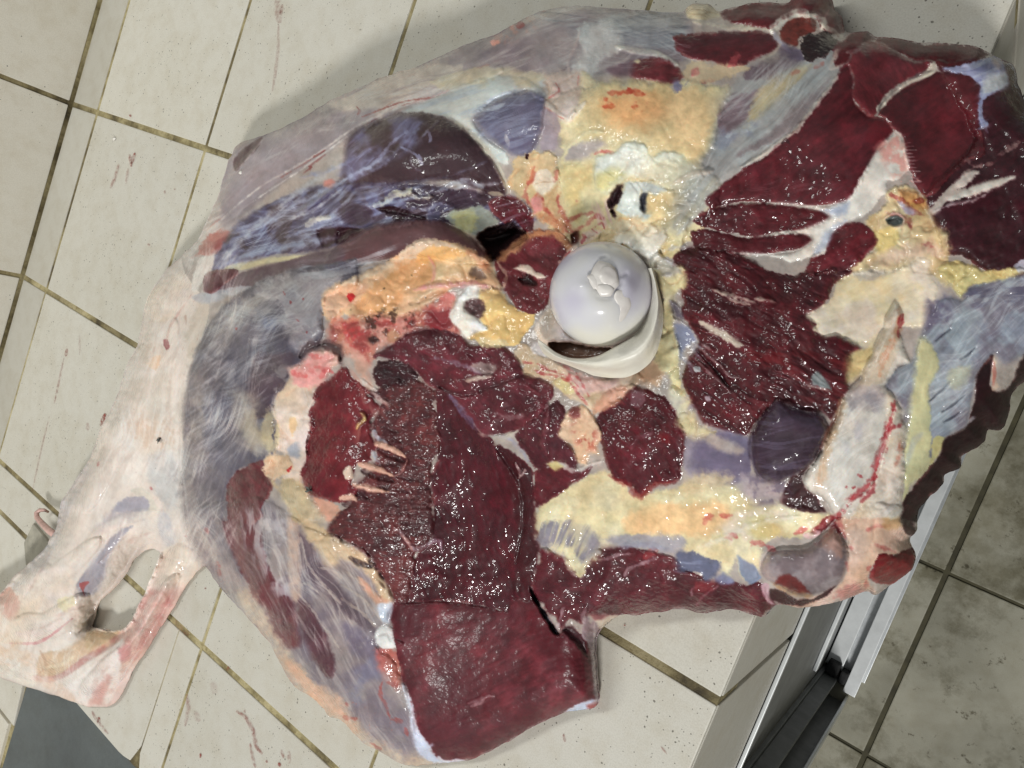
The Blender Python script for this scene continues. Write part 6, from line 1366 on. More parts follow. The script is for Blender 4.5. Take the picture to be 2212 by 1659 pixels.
# white loop and yellow fat left of the ball
EY = K('e', (880, 250), (930, 215), (1000, 210), (1060, 270), (1100, 320), (1160, 360), (1250, 380), (1240, 440), (1190, 520), (1130, 580), (1040, 580), (920, 580), (830, 530), (860, 510), (940, 470), (900, 410), (920, 340))
piece('fat_pad', EY, (230, 200, 122), f=4, rough=5, tex='fat', amt=0.8, h=5, hw=20, gl=0.12)
poly(K('e', (880, 540), (1000, 540), (1080, 570), (1000, 600), (900, 580)), (222, 206, 164), f=7, rough=5, a=0.8)
poly(K('e', (890, 230), (1000, 215), (1040, 260), (960, 280)), (214, 182, 120), f=7, rough=5, a=0.7)
poly(K('e', (800, 290), (850, 265), (900, 290), (925, 345), (890, 400), (830, 385), (795, 340)), (104, 72, 72), f=5, rough=7, h=-1.5, hw=10, tex='coarse', amt=0.5)
WL = K('e', (700, 380), (730, 320), (780, 240), (830, 195), (885, 200), (890, 265), (840, 280), (795, 300), (800, 360), (860, 390), (900, 430), (945, 475), (860, 490), (830, 530), (790, 510), (760, 470), (710, 420))
piece('white_loop', WL, (236, 231, 222), f=3, rough=3, h=4, hw=12, gl=0.3, tex='fat', amt=0.4)
# muscle left of the ball, hollow behind
EU = K('b', (1010, 1680), (1080, 1600), (1150, 1545), (1260, 1490), (1400, 1495), (1480, 1560), (1500, 1640)) + K('e', (1450, 20), (1420, 90), (1380, 220), (1310, 350), (1230, 370), (1150, 345), (1090, 270), (1040, 200), (1000, 100), (990, 30))
piece('glossy_muscle', EU, (98, 40, 46), f=3, rough=4, tex='cut', ang=45, amt=1.3, h=5, hw=16, gl=0.16)
poly(K('b', (1010, 1680), (1080, 1600), (1150, 1545), (1260, 1490), (1400, 1495), (1480, 1560), (1500, 1640), (1440, 1600), (1380, 1540), (1260, 1540), (1160, 1600), (1060, 1690)), (210, 150, 104), f=5, rough=6, a=0.85)
poly(K('b', (1200, 1560), (1360, 1530), (1420, 1600), (1380, 1659), (1240, 1659)), (120, 54, 62), f=8, rough=6, a=0.7)
poly(K('e', (1150, 150), (1220, 110), (1260, 180), (1200, 200)), (46, 14, 18), f=6, rough=4, a=0.8, h=-4)
piece('sinew_strip', K('e', (1112, 80), (1150, 62), (1210, 58), (1240, 90), (1320, 138), (1270, 145), (1210, 110), (1160, 98)), (224, 204, 188), f=2.5, rough=3, h=3, hw=7)
stroke(K('e', (1050, 200), (1070, 120), (1010, 40)), 7, (206, 176, 150), 0.7, rough=3)
# fat and blood vessels below the socket
poly(K('e', (1120, 620), (1180, 560), (1280, 640), (1400, 690), (1500, 750), (1600, 800), (1800, 780), (1900, 740), (1960, 800), (1880, 850), (1800, 900), (1700, 970), (1620, 1010), (1560, 960), (1500, 920), (1440, 900), (1370, 830), (1290, 790), (1190, 760), (1170, 700)), (214, 190, 162), f=5, rough=5, tex='fat', amt=0.6, h=2)
poly(K('e', (1450, 720), (1560, 770), (1700, 800), (1800, 800), (1760, 880), (1640, 880), (1560, 900), (1500, 830)), (222, 184, 178), f=9, rough=6, a=0.85)
poly(K('e', (1370, 820), (1430, 790), (1490, 840), (1505, 885), (1440, 890)), (220, 206, 150), f=4, rough=3, a=0.9, h=1.5)
for q in (((1180, 690), (1280, 700), (1340, 740), (1420, 750)), ((1220, 720), (1300, 760), (1420, 780), (1490, 830), (1560, 920), (1600, 970)), ((1390, 670), (1440, 710), (1520, 760)), ((1300, 730), (1400, 760), (1480, 790), (1540, 850)), ((1470, 760), (1540, 800), (1600, 900))): stroke(K('e', *q), 6, (172, 44, 50), 0.75, 3, 4)
poly(K('e', (1620, 1000), (1690, 900), (1760, 860), (1840, 850), (1830, 930), (1720, 1000), (1640, 1040)), (206, 156, 128), f=6, rough=5, a=0.85, tex='fat', amt=1.0, h=3)
poly(K('e', (1900, 780), (1980, 700), (2080, 680), (2100, 780), (2040, 850), (1960, 830)), (214, 172, 132), f=9, rough=6, a=0.8)
# yellow fat right of the ball
EZ = Z((1090, 420), (1180, 360), (1280, 470), (1400, 480), (1440, 640), (1340, 720), (1290, 820), (1310, 960), (1330, 1100), (1380, 1250), (1360, 1400), (1380, 1560), (1450, 1700), (1340, 1700), (1250, 1500), (1130, 1330), (1180, 1150), (1220, 950), (1200, 800), (1150, 640))
piece('fat_pad', EZ, (218, 206, 160), f=6, rough=6, tex='fat', amt=1.2, h=3, hw=20, gl=0.14)
poly(Z((1110, 430), (1180, 390), (1330, 470), (1380, 540), (1230, 560), (1150, 520)), (176, 170, 164), f=8, rough=6, a=0.8)
for q in (((1160, 370), (1250, 420), (1360, 480)), ((1200, 340), (1300, 300), (1420, 285)), ((1300, 960), (1400, 1010), (1480, 1080)), ((1270, 790), (1340, 850), (1380, 930)), ((1210, 560), (1280, 545))): stroke(Z(*q), 8, (196, 190, 190), 0.8, 4, 4, h=1.5)
poly(Z((1310, 1000), (1400, 1010), (1500, 1090), (1520, 1180), (1420, 1230), (1370, 1350), (1350, 1200), (1310, 1080)), (132, 138, 166), f=6, rough=5, a=0.85)
poly(Z((1280, 800), (1340, 840), (1400, 960), (1330, 940)), (96, 88, 104), f=6, rough=5, a=0.8)
poly(K('f', (-20, 960), (60, 930), (20, 1040), (80, 1120), (30, 1140), (-40, 1100)), (212, 202, 160), f=5, rough=5, a=0.85)
stroke(K('e', (2130, 870), (2190, 960), (2212, 1050)), 26, (214, 208, 186), 0.85, 8, 4)
# white tissue behind the ball
poly(Z((520, 260), (600, 170), (720, 140), (760, 60), (880, 40), (1000, 60), (1120, 80), (1220, 140), (1240, 240), (1180, 360), (1130, 460), (1080, 460), (1000, 380), (880, 290), (760, 240), (640, 240)), (226, 218, 198), f=5, rough=6, a=0.95, tex='fat', amt=1.1, h=4)
poly(Z((540, 240), (600, 170), (720, 150), (780, 120), (740, 220), (640, 240)), (206, 182, 130), f=8, rough=5, a=0.85)
poly(Z((230, 470), (300, 360), (400, 260), (470, 160), (560, 130), (620, 150), (540, 220), (420, 300), (340, 400), (260, 480)), (226, 200, 186), f=4, rough=5, a=0.9, h=2)
for q in (((460, 170), (480, 200), (450, 260)), ((560, 110), (640, 70), (660, 120)), ((600, 160), (540, 120)), ((300, 380), (350, 320))): stroke(Z(*q), 5, (160, 30, 46), 0.8, 3, 3)
# socket wall and hollow
poly(Z((10, 1100), (30, 1000), (100, 900), (160, 860), (220, 960), (290, 1080), (400, 1180), (540, 1230), (500, 1300), (300, 1290), (160, 1240), (60, 1170)), (222, 206, 196), f=4, rough=3, tex='fat', amt=0.4, h=2)
poly(Z((140, 1180), (340, 1175), (520, 1210), (740, 1235), (700, 1300), (560, 1340), (330, 1330), (180, 1270)), (128, 98, 82), f=4, rough=2, h=-14, hw=8, gl=0.15)
poly(Z((0, 1180), (60, 1190), (140, 1310), (40, 1300), (-20, 1240)), (224, 214, 212), f=4, rough=3, a=0.9, h=1.5)
# specks of dirt
for q in ((1850, 195, 1853, 210), (938, 470, 942, 474), (870, 145, 876, 150), (182, 392, 176, 396)): stroke(K('e', q[:2], q[2:]), 4, (36, 20, 18), 0.9, 1.5)
flecks(K('d', (900, 400), (1700, 400), (1700, 1500), (700, 1500)), (60, 44, 40), 14, 1.3, None, 1.2, 0.8)

# ------------------------------------------------------------------ fascia drawn thinly over the muscles
film([(410, 1000), (412, 850), (450, 730), (520, 650), (620, 600), (690, 600), (660, 720), (600, 810), (560, 900), (500, 1010), (440, 1080)], -44, (206, 204, 206), 0.55, 3.2, 80, 0.2)
film([(440, 720), (520, 640), (640, 590), (760, 560), (700, 640), (660, 760), (560, 800), (480, 800)], -28, (210, 210, 210), 0.5, 3.2, 90, haze=0.14)
film(NZ, -26, (206, 214, 228), 0.6, 3.2, 90, 0.25)
film(MAL, -36, (170, 178, 210), 0.5, 3.4, 90, 0.3)
film([(1190, 110), (1250, 40), (1470, 40), (1480, 130), (1340, 150), (1240, 180)], 6, (222, 224, 222), 0.55, 3.2, 110)
film([(640, 300), (800, 220), (960, 150), (1120, 110), (1180, 170), (1100, 190), (960, 210), (840, 250)], -24, (226, 222, 216), 0.5, 3.2, 120, haze=0.12)
film([(470, 450), (510, 360), (640, 280), (800, 200), (820, 225), (680, 300), (560, 380), (480, 500)], -33, (222, 216, 212), 0.45, 3.2, 120)
film(LL2, 64, (214, 206, 198), 0.5, 3.4, 90, 0.2)
film(GF, -46, (212, 214, 212), 0.5, 3.2, 110, 0.2, haze=0.08)
film([(740, 200), (900, 165), (1000, 175), (1090, 200), (1080, 260), (980, 240), (880, 250)], -17, (228, 232, 234), 0.6, 3.2, 110)
film(MB, -16, (186, 192, 214), 0.5, 3.2, 90, 0.25)
film(PM, -8, (140, 132, 154), 0.4, 3.2, 110, 0.3)
film(CS, -24, (240, 232, 218), 0.45, 3.2, 70, 0.2)
film(BB, -58, (240, 238, 236), 0.5, 3.2, 60, 0.2)
film(OUT_SHANK, 112, (242, 236, 230), 0.55, 3.6, 110, 0.15, haze=0.1); film(OUT_SHANK, 108, (196, 172, 160), 0.35, 3.0, 70, 0.45)
# ------------------------------------------------------------------ heights of the leg above the tiles (cm)
HP = [(900, 130, 6), (1250, 40, 7), (1600, 60, 7.4), (1850, 120, 6.8), (2100, 150, 6.6), (2300, 300, 6.5), (2330, 600, 6.2), (560, 330, 6), (700, 330, 9.5), (860, 330, 11.5), (1050, 250, 10.5), (1300, 250, 11.5), (1400, 190, 10.5), (1150, 430, 9), (1085, 490, 8), (1600, 250, 10), (1800, 250, 9), (1900, 400, 9), (1700, 500, 9.5), (2100, 500, 7.5), (2100, 300, 6.5), (620, 540, 8), (900, 520, 10.5), (760, 620, 11.5), (1000, 560, 11), (600, 700, 12), (480, 850, 10), (420, 950, 8), (650, 900, 11.5), (560, 1150, 9.5), (500, 1200, 7.5), (760, 1000, 12), (870, 950, 10.5), (700, 1350, 8), (640, 1420, 6), (820, 1500, 6.5), (860, 1600, 4), (1000, 1500, 4.6), (1200, 1480, 4.2), (1100, 1350, 5.2), (1000, 1100, 8), (1250, 1300, 5.2), (1100, 850, 10.5), (1200, 950, 10), (1380, 950, 10), (1300, 780, 9.5), (1300, 640, 10), (1500, 750, 10.5), (1700, 700, 10.5), (1900, 650, 8.5), (2050, 800, 7), (1650, 950, 10), (1850, 1000, 8.5), (1500, 1100, 8.5), (1400, 1280, 5), (1600, 1300, 4.5), (1800, 1200, 7.5), (1950, 1200, 5.5), (2000, 1050, 5), (2150, 880, 4.5), (400, 560, 6), (360, 700, 7.4), (310, 850, 7.6), (280, 980, 7.6), (200, 1150, 7.6), (100, 1300, 7.4), (20, 1400, 6), (-50, 1380, 6), (150, 1480, 4), (290, 1400, 4.5), (380, 1250, 3.5), (430, 1200, 3.5), (1500, 380, 11)]
HP = np.array(HP, float)


def tps(P, z, lam):
    n = len(P); d2 = ((P[:, None] - P[None]) ** 2).sum(-1)
    A = np.zeros((n + 3, n + 3)); A[:n, :n] = 0.5 * d2 * np.log(d2 + 1e-9) + lam * np.eye(n)
    A[:n, n] = 1; A[:n, n + 1:] = P; A[n, :n] = 1; A[n + 1:, :n] = P.T
    return np.linalg.solve(A, np.r_[z, 0, 0, 0])


Q = HP[:, :2] / 500.0
W_ = tps(Q, HP[:, 2] * 0.01, 0.004)
q4 = np.stack([U0[::4, ::4] / 500.0, V0[::4, ::4] / 500.0], -1)
zs = W_[len(Q)] + q4 @ W_[len(Q) + 1:]
for (a, b), w in zip(Q, W_):
    d2 = (q4[..., 0] - a) ** 2 + (q4[..., 1] - b) ** 2
    zs = zs + w * 0.5 * d2 * np.log(d2 + 1e-9)
yi = np.arange(NH) / 4.0; xi = np.arange(NW) / 4.0
y0 = np.minimum(yi.astype(int), zs.shape[0] - 2); x0 = np.minimum(xi.astype(int), zs.shape[1] - 2)
fy = (yi - y0)[:, None]; fx = (xi - x0)[None]
ZB = (zs[y0][:, x0] * (1 - fx) + zs[y0][:, x0 + 1] * fx) * (1 - fy) + (zs[y0 + 1][:, x0] * (1 - fx) + zs[y0 + 1][:, x0 + 1] * fx) * fy
ZB = np.clip(ZB, 0.025, 0.13)

FULL = (slice(0, NH), slice(0, NW))


def blur(a, n=1):
    for _ in range(n):
        a = (np.roll(a, 1, 0) + np.roll(a, -1, 0) + 2 * a) / 4
        a = (np.roll(a, 1, 1) + np.roll(a, -1, 1) + 2 * a) / 4
    return a




def full_sdf(pts, smooth=True):
    P = crv(pts, True, 3) if smooth else np.array(pts, float)
    win = window(P, 200)
    s = np.full((NH, NW), -200.0, np.float32); s[win] = np.maximum(sdf(P, win), -200.0)
    return s


s_leg = full_sdf(OUT_LEG); s_sh = full_sdf(OUT_SHANK); s_ho = full_sdf(OUT_HOLE)
s_sh = np.minimum(s_sh, -s_ho)
s_leg = blur(s_leg, 3); s_sh = blur(s_sh, 3)
s_all = np.maximum(s_leg, s_sh) + 1.6 * field(14, 5, 3)
# rounded shoulders towards the outline
wsh = sstep(s_sh - s_leg, -20, 30)
gly, glx = np.gradient(np.maximum(s_leg, s_sh))
gln = np.sqrt(glx ** 2 + gly ** 2) + 1e-6
up_ = np.clip((0.9 * gly + 0.55 * glx) / gln, 0, 1)
for _ in range(5): up_ = blur(up_, 2)
roll = 75.0 * (1 - wsh) + 80.0 * wsh - 34 * up_
e0 = 0.24 * (1 - wsh) + 0.10 * wsh + 0.42 * up_
e0 = e0 + 0.26 * sstep(U0, 1290, 1370) * sstep(U0, 1800, 1720) * sstep(V0, 1180, 1240)
tt = np.clip(s_all / roll, 0, 1)
edge = e0 + (1 - e0) * np.sqrt(np.clip(1 - (1 - tt) ** 2, 0, 1))
# lower down, the thigh stands over the shank and the heel tendon beside it
over_ = sstep(V0, 850, 1050) * sstep(s_leg, 40, -6) * sstep(U0, 560, 470) * sstep(s_sh, -10, 10)
ZZ = ZB * edge - 0.024 * over_ * sstep(s_leg, 4, -10) + 0.0
ZZ = np.where((s_leg > -4) & (V0 > 850) & (U0 < 520), ZZ - 0.006 * over_, ZZ)
DZ += (0.0005 * field(90, 41, 2)).astype(np.float32)


DZ *= (0.25 + 0.75 * sstep(s_all, 2, 34)).astype(np.float32)
calm = (1 - 0.5 * sstep(U0, 1420, 1560) * sstep(V0, 330, 150)).astype(np.float32)
DZ *= calm; WMEAT *= calm
ZZ = ZZ + blur(DZ, 1)
ZZ = np.maximum(ZZ, 0.004)
lum = CAN.mean(-1, keepdims=True)
red = np.clip((CAN[..., :1] - CAN[..., 1:2] - 25) / 40, 0, 1) * sstep(lum, 105, 70)
CAN *= 0.84 + 0.16 * sstep(lum, 40, 150)
CAN *= 1 + red * np.array((0.20, 0.0, 0.02))
# fat is a little paler than pure yellow
yel = np.clip((CAN[..., 0] - CAN[..., 2] - 55) / 90, 0, 1) * np.clip((CAN[..., 1] - 130) / 40, 0, 1)
CAN[..., 2] += yel * 18; CAN[..., 1] -= yel * 4; CAN[..., 0] += yel * 5
COLR = lin(np.clip(CAN, 4, 250)).astype(np.float32)

# ------------------------------------------------------------------ flesh material
ft = NT('wet_flesh')
ca = ft.n('ShaderNodeVertexColor', layer_name='Col')
ga = ft.n('ShaderNodeAttribute', attribute_name='gloss', attribute_type='GEOMETRY')
n1 = ft.noise(260.0, 4, 0.65); n2 = ft.noise(900.0, 3, 0.6); n3 = ft.noise(34.0, 4, 0.6)
c = ft.mix(ca.outputs[0], (0.80, 0.76, 0.76, 1), ft.ramp(n1.outputs[0], [(0.45, (0, 0, 0, 1)), (0.8, (0.3, 0.3, 0.3, 1))]), 'MULTIPLY')
ft.l(c, ft.b.inputs['Base Color'])
ft.b.inputs['Roughness'].default_value = 0.55
ft.b.inputs['Specular IOR Level'].default_value = 0.25
ft.l(ft.bump(n1.outputs[0], 0.12, 0.0012), ft.b.inputs['Normal'])
# a film of moisture over everything: sharp glints off tiny wet facets
rr = ft.n('ShaderNodeMath', operation='MULTIPLY_ADD'); ft.l(ga.outputs['Fac'], rr.inputs[0]); rr.inputs[1].default_value = 0.62; rr.inputs[2].default_value = -0.025
ft.l(rr.outputs[0], ft.b.inputs['Coat Roughness'])
cw = ft.n('ShaderNodeMapRange'); ft.l(n3.outputs[0], cw.inputs[0]); cw.inputs[1].default_value = 0.36; cw.inputs[2].default_value = 0.60; cw.inputs[3].default_value = 0.12; cw.inputs[4].default_value = 1.0
dry = ft.n('ShaderNodeMapRange'); ft.l(ga.outputs['Fac'], dry.inputs[0]); dry.inputs[1].default_value = 0.34; dry.inputs[2].default_value = 0.48; dry.inputs[3].default_value = 1.0; dry.inputs[4].default_value = 0.22
cwm = ft.n('ShaderNodeMath', operation='MULTIPLY'); ft.l(cw.outputs[0], cwm.inputs[0]); ft.l(dry.outputs[0], cwm.inputs[1])
ft.l(cwm.outputs[0], ft.b.inputs['Coat Weight'])
ft.b.inputs['Coat IOR'].default_value = 1.46
ft.b.inputs['Subsurface Weight'].default_value = 0.18; ft.b.inputs['Subsurface Radius'].default_value = (0.004, 0.002, 0.0014); ft.b.inputs['Subsurface Scale'].default_value = 1.0
n4 = ft.noise(270.0, 1.2, 0.5)
nb = ft.bump(n4.outputs[0], 1.0, 0.0024)
ba = ft.n('ShaderNodeAttribute', attribute_name='bead', attribute_type='GEOMETRY')
ft.l(ba.outputs['Fac'], nb.node.inputs['Strength'])
ft.l(nb, ft.b.inputs['Coat Normal'])
MAT_FLESH = ft.m

# ------------------------------------------------------------------ cut the sheet into parts
leg = empty('beef_leg', tuple(map(float, at(1000, 800, 0.0))))
tag(leg, 'raw skinned beef hindquarter with white hip ball and yellow fat, lying on the tiled counter', 'meat')
inside = s_all > 0
# cells whose corners are not all far outside
ok = s_all > -ST * 1.0
cell = inside[:-1, :-1] | inside[1:, :-1] | inside[:-1, 1:] | inside[1:, 1:]
cell &= ok[:-1, :-1] & ok[1:, :-1] & ok[:-1, 1:] & ok[1:, 1:]
gy, gx = np.gradient(s_all)
gl2 = np.maximum(gx * gx + gy * gy, 1e-6)
pull = np.where(s_all < 0, -s_all, 0)
UU = U0 + np.clip(pull * gx / gl2 * 1.0, -3, 3) * 1.0
VV = V0 + np.clip(pull * gy / gl2 * 1.0, -3, 3) * 1.0
PW = at(UU, VV, ZZ).astype(np.float32)
# even out the little steps along the outline
pc_ = np.pad(cell, 1); ii_ = np.arange(NH * NW).reshape(NH, NW); ed_ = []
hh_ = pc_[1:-1, 1:-1]
for (sl_, a_, b_) in ((pc_[:-2, 1:-1], (0, 0), (0, 1)), (pc_[2:, 1:-1], (1, 0), (1, 1)), (pc_[1:-1, :-2], (0, 0), (1, 0)), (pc_[1:-1, 2:], (0, 1), (1, 1))):
    yy_, xx_ = np.nonzero(hh_ & ~sl_)
    ed_.append(np.stack([ii_[yy_ + a_[0], xx_ + a_[1]], ii_[yy_ + b_[0], xx_ + b_[1]]], 1))
ed_ = np.concatenate(ed_); PF_ = PW.reshape(-1, 3)
bv_ = np.unique(ed_); mp_ = np.zeros(NH * NW, np.int64); mp_[bv_] = np.arange(len(bv_)); ea_, eb_ = mp_[ed_[:, 0]], mp_[ed_[:, 1]]
cn_ = np.bincount(np.r_[ea_, eb_], minlength=len(bv_))[:, None]
for _ in range(5):
    q_ = PF_[bv_]; ac_ = np.zeros_like(q_)
    np.add.at(ac_, ea_, q_[eb_]); np.add.at(ac_, eb_, q_[ea_])
    PF_[bv_] = 0.5 * q_ + 0.5 * ac_ / cn_


def islands(lab, mask):
    """number the connected patches of equal label (run-length union-find)"""
    H_, W2 = lab.shape
    comp_ = np.full(lab.shape, -1, np.int32); par = []; size = []; prev = []
    def find(a):
        while par[a] != a:
            par[a] = par[par[a]]; a = par[a]
        return a
    for y in range(H_):
        key = np.where(mask[y], lab[y], -1)
        br = np.nonzero(np.diff(key))[0] + 1
        st_ = np.r_[0, br]; en_ = np.r_[br, W2]; cur = []
        for a, b in zip(st_.tolist(), en_.tolist()):
            k = int(key[a])
            if k < 0: continue
            i_ = len(par); par.append(i_); size.append(b - a); cur.append((a, b, k, i_)); comp_[y, a:b] = i_
        j = 0
        for a, b, k, i_ in cur:
            while j < len(prev) and prev[j][1] <= a: j += 1
            q = j
            while q < len(prev) and prev[q][0] < b:
                if prev[q][2] == k:
                    r1, r2 = find(i_), find(prev[q][3])
                    if r1 != r2: par[r1] = r2; size[r2] += size[r1]
                q += 1
        prev = cur
    root = np.array([find(i) for i in range(len(par))]); sz = np.array(size)[root]
    return np.where(comp_ >= 0, root[comp_], -1), np.where(comp_ >= 0, sz[comp_], 0)


labc = LAB[:-1, :-1].astype(np.int32).copy()
for _ in range(6):           # slivers join the part beside them
    ci, cs_ = islands(labc, cell)
    small = cell & (cs_ < 260)
    if not small.any(): break
    for dy, dx in ((0, 1), (0, -1), (1, 0), (-1, 0)) * 6:
        nb_ = np.roll(np.roll(labc, dy, 0), dx, 1); ns = np.roll(np.roll(small, dy, 0), dx, 1) | ~np.roll(np.roll(cell, dy, 0), dx, 1)
        t_ = small & ~ns
        labc[t_] = nb_[t_]; small &= ~t_
ci, cs_ = islands(labc, cell)
cname = labc.copy()
labc = ci
HH, WW = cell.shape
idx = np.arange(NH * NW).reshape(NH, NW)
order = np.argsort(labc[cell], kind='stable')
cy, cx = np.nonzero(cell)
cy, cx = cy[order], cx[order]; ll = labc[cell][order]
bounds = np.nonzero(np.diff(ll))[0] + 1
starts = np.r_[0, bounds]; ends = np.r_[bounds, len(ll)]
# silhouette edges (cells with no neighbour) for the side walls
padc = np.pad(cell, 1)
lo_z = 0.0008


bead_ref = [None]


def side_walls(sel_y, sel_x, remap, verts, cols, glos, faces):
    """rolled-under sides where the leg's outline ends"""
    quads = []
    for (dy, dx, a, b) in ((-1, 0, (0, 0), (0, 1)), (1, 0, (1, 1), (1, 0)), (0, -1, (1, 0), (0, 0)), (0, 1, (0, 1), (1, 1))):
        m = ~padc[sel_y + 1 + dy, sel_x + 1 + dx]
        i = idx[sel_y[m] + a[0], sel_x[m] + a[1]]; j = idx[sel_y[m] + b[0], sel_x[m] + b[1]]
        quads.append(np.stack([i, j], 1))
    E_ = np.concatenate(quads)
    if len(E_) == 0: return verts, cols, glos, faces
    vid = np.unique(E_)
    P = PW.reshape(-1, 3)[vid].copy()
    g = np.stack([gx.ravel()[vid], gy.ravel()[vid]], 1); g /= np.linalg.norm(g, axis=1, keepdims=True) + 1e-9
    uu = UU.ravel()[vid] + g[:, 0] * 14; vv = VV.ravel()[vid] + g[:, 1] * 14
    base = len(verts)
    z0 = P[:, 2]
    over = (P[:, 0] > XF - 0.004)
    zb = np.where(over, z0 - 0.03, lo_z)
    inn = at(uu, vv, z0) - P; inn[:, 2] = 0
    rows = [P]
    for f_, t_ in ((0.15, 0.35), (0.55, 0.72), (1.0, 1.0)):
        R = P + inn * (0.2 * f_ + 0.8 * f_ * f_); R[:, 2] = z0 + (zb - z0) * t_
        rows.append(R)
    new = np.concatenate(rows[1:]).astype(np.float32)
    loc = {int(v): k for k, v in enumerate(vid)}
    n = len(vid)
    a = np.array([loc[int(v)] for v in E_[:, 0]]); b = np.array([loc[int(v)] for v in E_[:, 1]])
    top_a = remap[E_[:, 0]]; top_b = remap[E_[:, 1]]
    fs = [np.stack([top_b, top_a, base + a, base + b], 1)]
    for k in range(2):
        fs.append(np.stack([base + k * n + b, base + k * n + a, base + (k + 1) * n + a, base + (k + 1) * n + b], 1))
    verts = np.concatenate([verts, new]); cc = COLR.reshape(-1, 3)[vid]; gg = GLO.ravel()[vid]
    cols = np.concatenate([cols] + [cc] * 3); glos = np.concatenate([glos] + [gg] * 3)
    bead_ref[0] = np.concatenate([bead_ref[0]] + [WMEAT.ravel()[vid]] * 3)
    faces = np.concatenate([faces] + fs)
    return verts, cols, glos, faces


for s, e in zip(starts, ends):
    nm = PARTS[cname[cy[s], cx[s]]].split('#')[0]
    y, x = cy[s:e], cx[s:e]
    if len(y) < 12 and nm != 'carcass_body': nm_small = True
    quad = np.stack([idx[y, x], idx[y + 1, x], idx[y + 1, x + 1], idx[y, x + 1]], 1)
    used, inv = np.unique(quad, return_inverse=True)
    faces = inv.reshape(quad.shape)
    remap = np.zeros(NH * NW, np.int64); remap[used] = np.arange(len(used))
    verts = PW.reshape(-1, 3)[used]; cols = COLR.reshape(-1, 3)[used]; glos = GLO.ravel()[used]; bead_ref[0] = WMEAT.ravel()[used]
    verts, cols, glos, faces = side_walls(y, x, remap, verts, cols, glos, faces)
    me = mesh_np(nm, verts - np.array(leg.location, np.float32), faces, True, cols, glos, bead_ref[0])
    o = bpy.data.objects.new(nm, me); COL.objects.link(o); me.materials.append(MAT_FLESH); o.parent = leg

# ------------------------------------------------------------------ hip ball, its ligament, and the white rim
def zc(x, y): return 1152.1 + x * 0.23148, 466.3 + y * 0.23148


mb = NT('cartilage')
nA = mb.noise(20.0, 2, 0.5); nB = mb.noise(300.0, 3, 0.6)
mb.l(mb.ramp(nA.outputs[0], [(0.36, linc(196, 192, 206)), (0.5, linc(212, 211, 214)), (0.64, linc(222, 219, 208))]), mb.b.inputs['Base Color'])
mb.b.inputs['Roughness'].default_value = 0.17
mb.b.inputs['Specular IOR Level'].default_value = 0.5
mb.b.inputs['Subsurface Weight'].default_value = 0.4; mb.b.inputs['Subsurface Radius'].default_value = (0.007, 0.007, 0.008); mb.b.inputs['Subsurface Scale'].default_value = 1.0
mb.l(mb.bump(nB.outputs[0], 0.06, 0.001), mb.b.inputs['Normal'])
ml = NT('ligament')
nC = ml.noise(90.0, 4, 0.6)
ml.l(ml.ramp(nC.outputs[0], [(0.35, linc(214, 207, 202)), (0.65, linc(228, 223, 217))]), ml.b.inputs['Base Color'])
ml.b.inputs['Roughness'].default_value = 0.28; ml.l(ml.bump(nC.outputs[0], 0.15, 0.002), ml.b.inputs['Normal'])
BZc = 0.112
dirb = ray(1299.5, 636.0); dirb = dirb / np.linalg.norm(dirb)
BC = at(1299.5, 636.0, BZc)
Lb = np.linalg.norm(BC - CAM)
BR = Lb * math.sin(math.atan(113.0 / FOC)) * 0.985
bm = bmesh.new(); bmesh.ops.create_uvsphere(bm, u_segments=160, v_segments=110, radius=BR)
me = bpy.data.meshes.new('femur_head'); bm.to_mesh(me); bm.free()
me.polygons.foreach_set('use_smooth', np.ones(len(me.polygons), bool))
co = np.empty(len(me.vertices) * 3, np.float32); me.vertices.foreach_get('co', co); co = co.reshape(-1, 3)


def on_ball(x, y, lift=0.0):
    """point of the ball seen at x, y of the close-up"""
    u, v = zc(x, y); d = ray(u, v); d = d / np.linalg.norm(d)
    oc = CAM - BC; b = d @ oc; c_ = oc @ oc - (BR + lift) ** 2
    h = b * b - c_
    return CAM + d * (-b - math.sqrt(max(h, 0)))


def raise_ball(x, y, r, h):
    p = on_ball(x, y) - BC; n = np.linalg.norm(co, axis=1, keepdims=True)
    d = np.linalg.norm(co - p, axis=1)
    co[:] += co / n * (h * np.exp(-(d / r) ** 2))[:, None]


for x, y, r, h in ((640, 640, 0.012, -0.004), (600, 800, 0.008, 0.0012), (700, 860, 0.008, 0.0014), (480, 660, 0.004, 0.0015), (860, 700, 0.006, 0.0012)): raise_ball(x, y, r, h)
for ln in (((505, 610), (520, 575), (548, 540), (560, 480), (600, 425)), ((735, 490), (690, 535), (655, 575)), ((590, 745), (650, 768), (720, 765), (745, 740)), ((820, 560), (850, 545), (880, 530)), ((640, 385), (680, 375)), ((760, 690), (800, 660), (830, 620)), ((590, 700), (560, 660), (535, 640))):
    L_ = crv(ln, False, 8)
    for p_ in L_: raise_ball(p_[0], p_[1], 0.0011, -0.00045)
for x, y, r, h in ((480, 640, 0.006, 0.0008), (860, 640, 0.006, 0.0010), (520, 860, 0.010, 0.0006), (300, 820, 0.014, 0.0005), (980, 560, 0.013, -0.0005), (780, 1050, 0.013, 0.0004), (330, 480, 0.010, -0.0005)): raise_ball(x, y, r, h)
co[:, 2] *= 1.0
me.vertices.foreach_set('co', co.ravel()); me.update()
ball = link('femur_head', me, mb.m, leg, tuple(map(float, BC)))


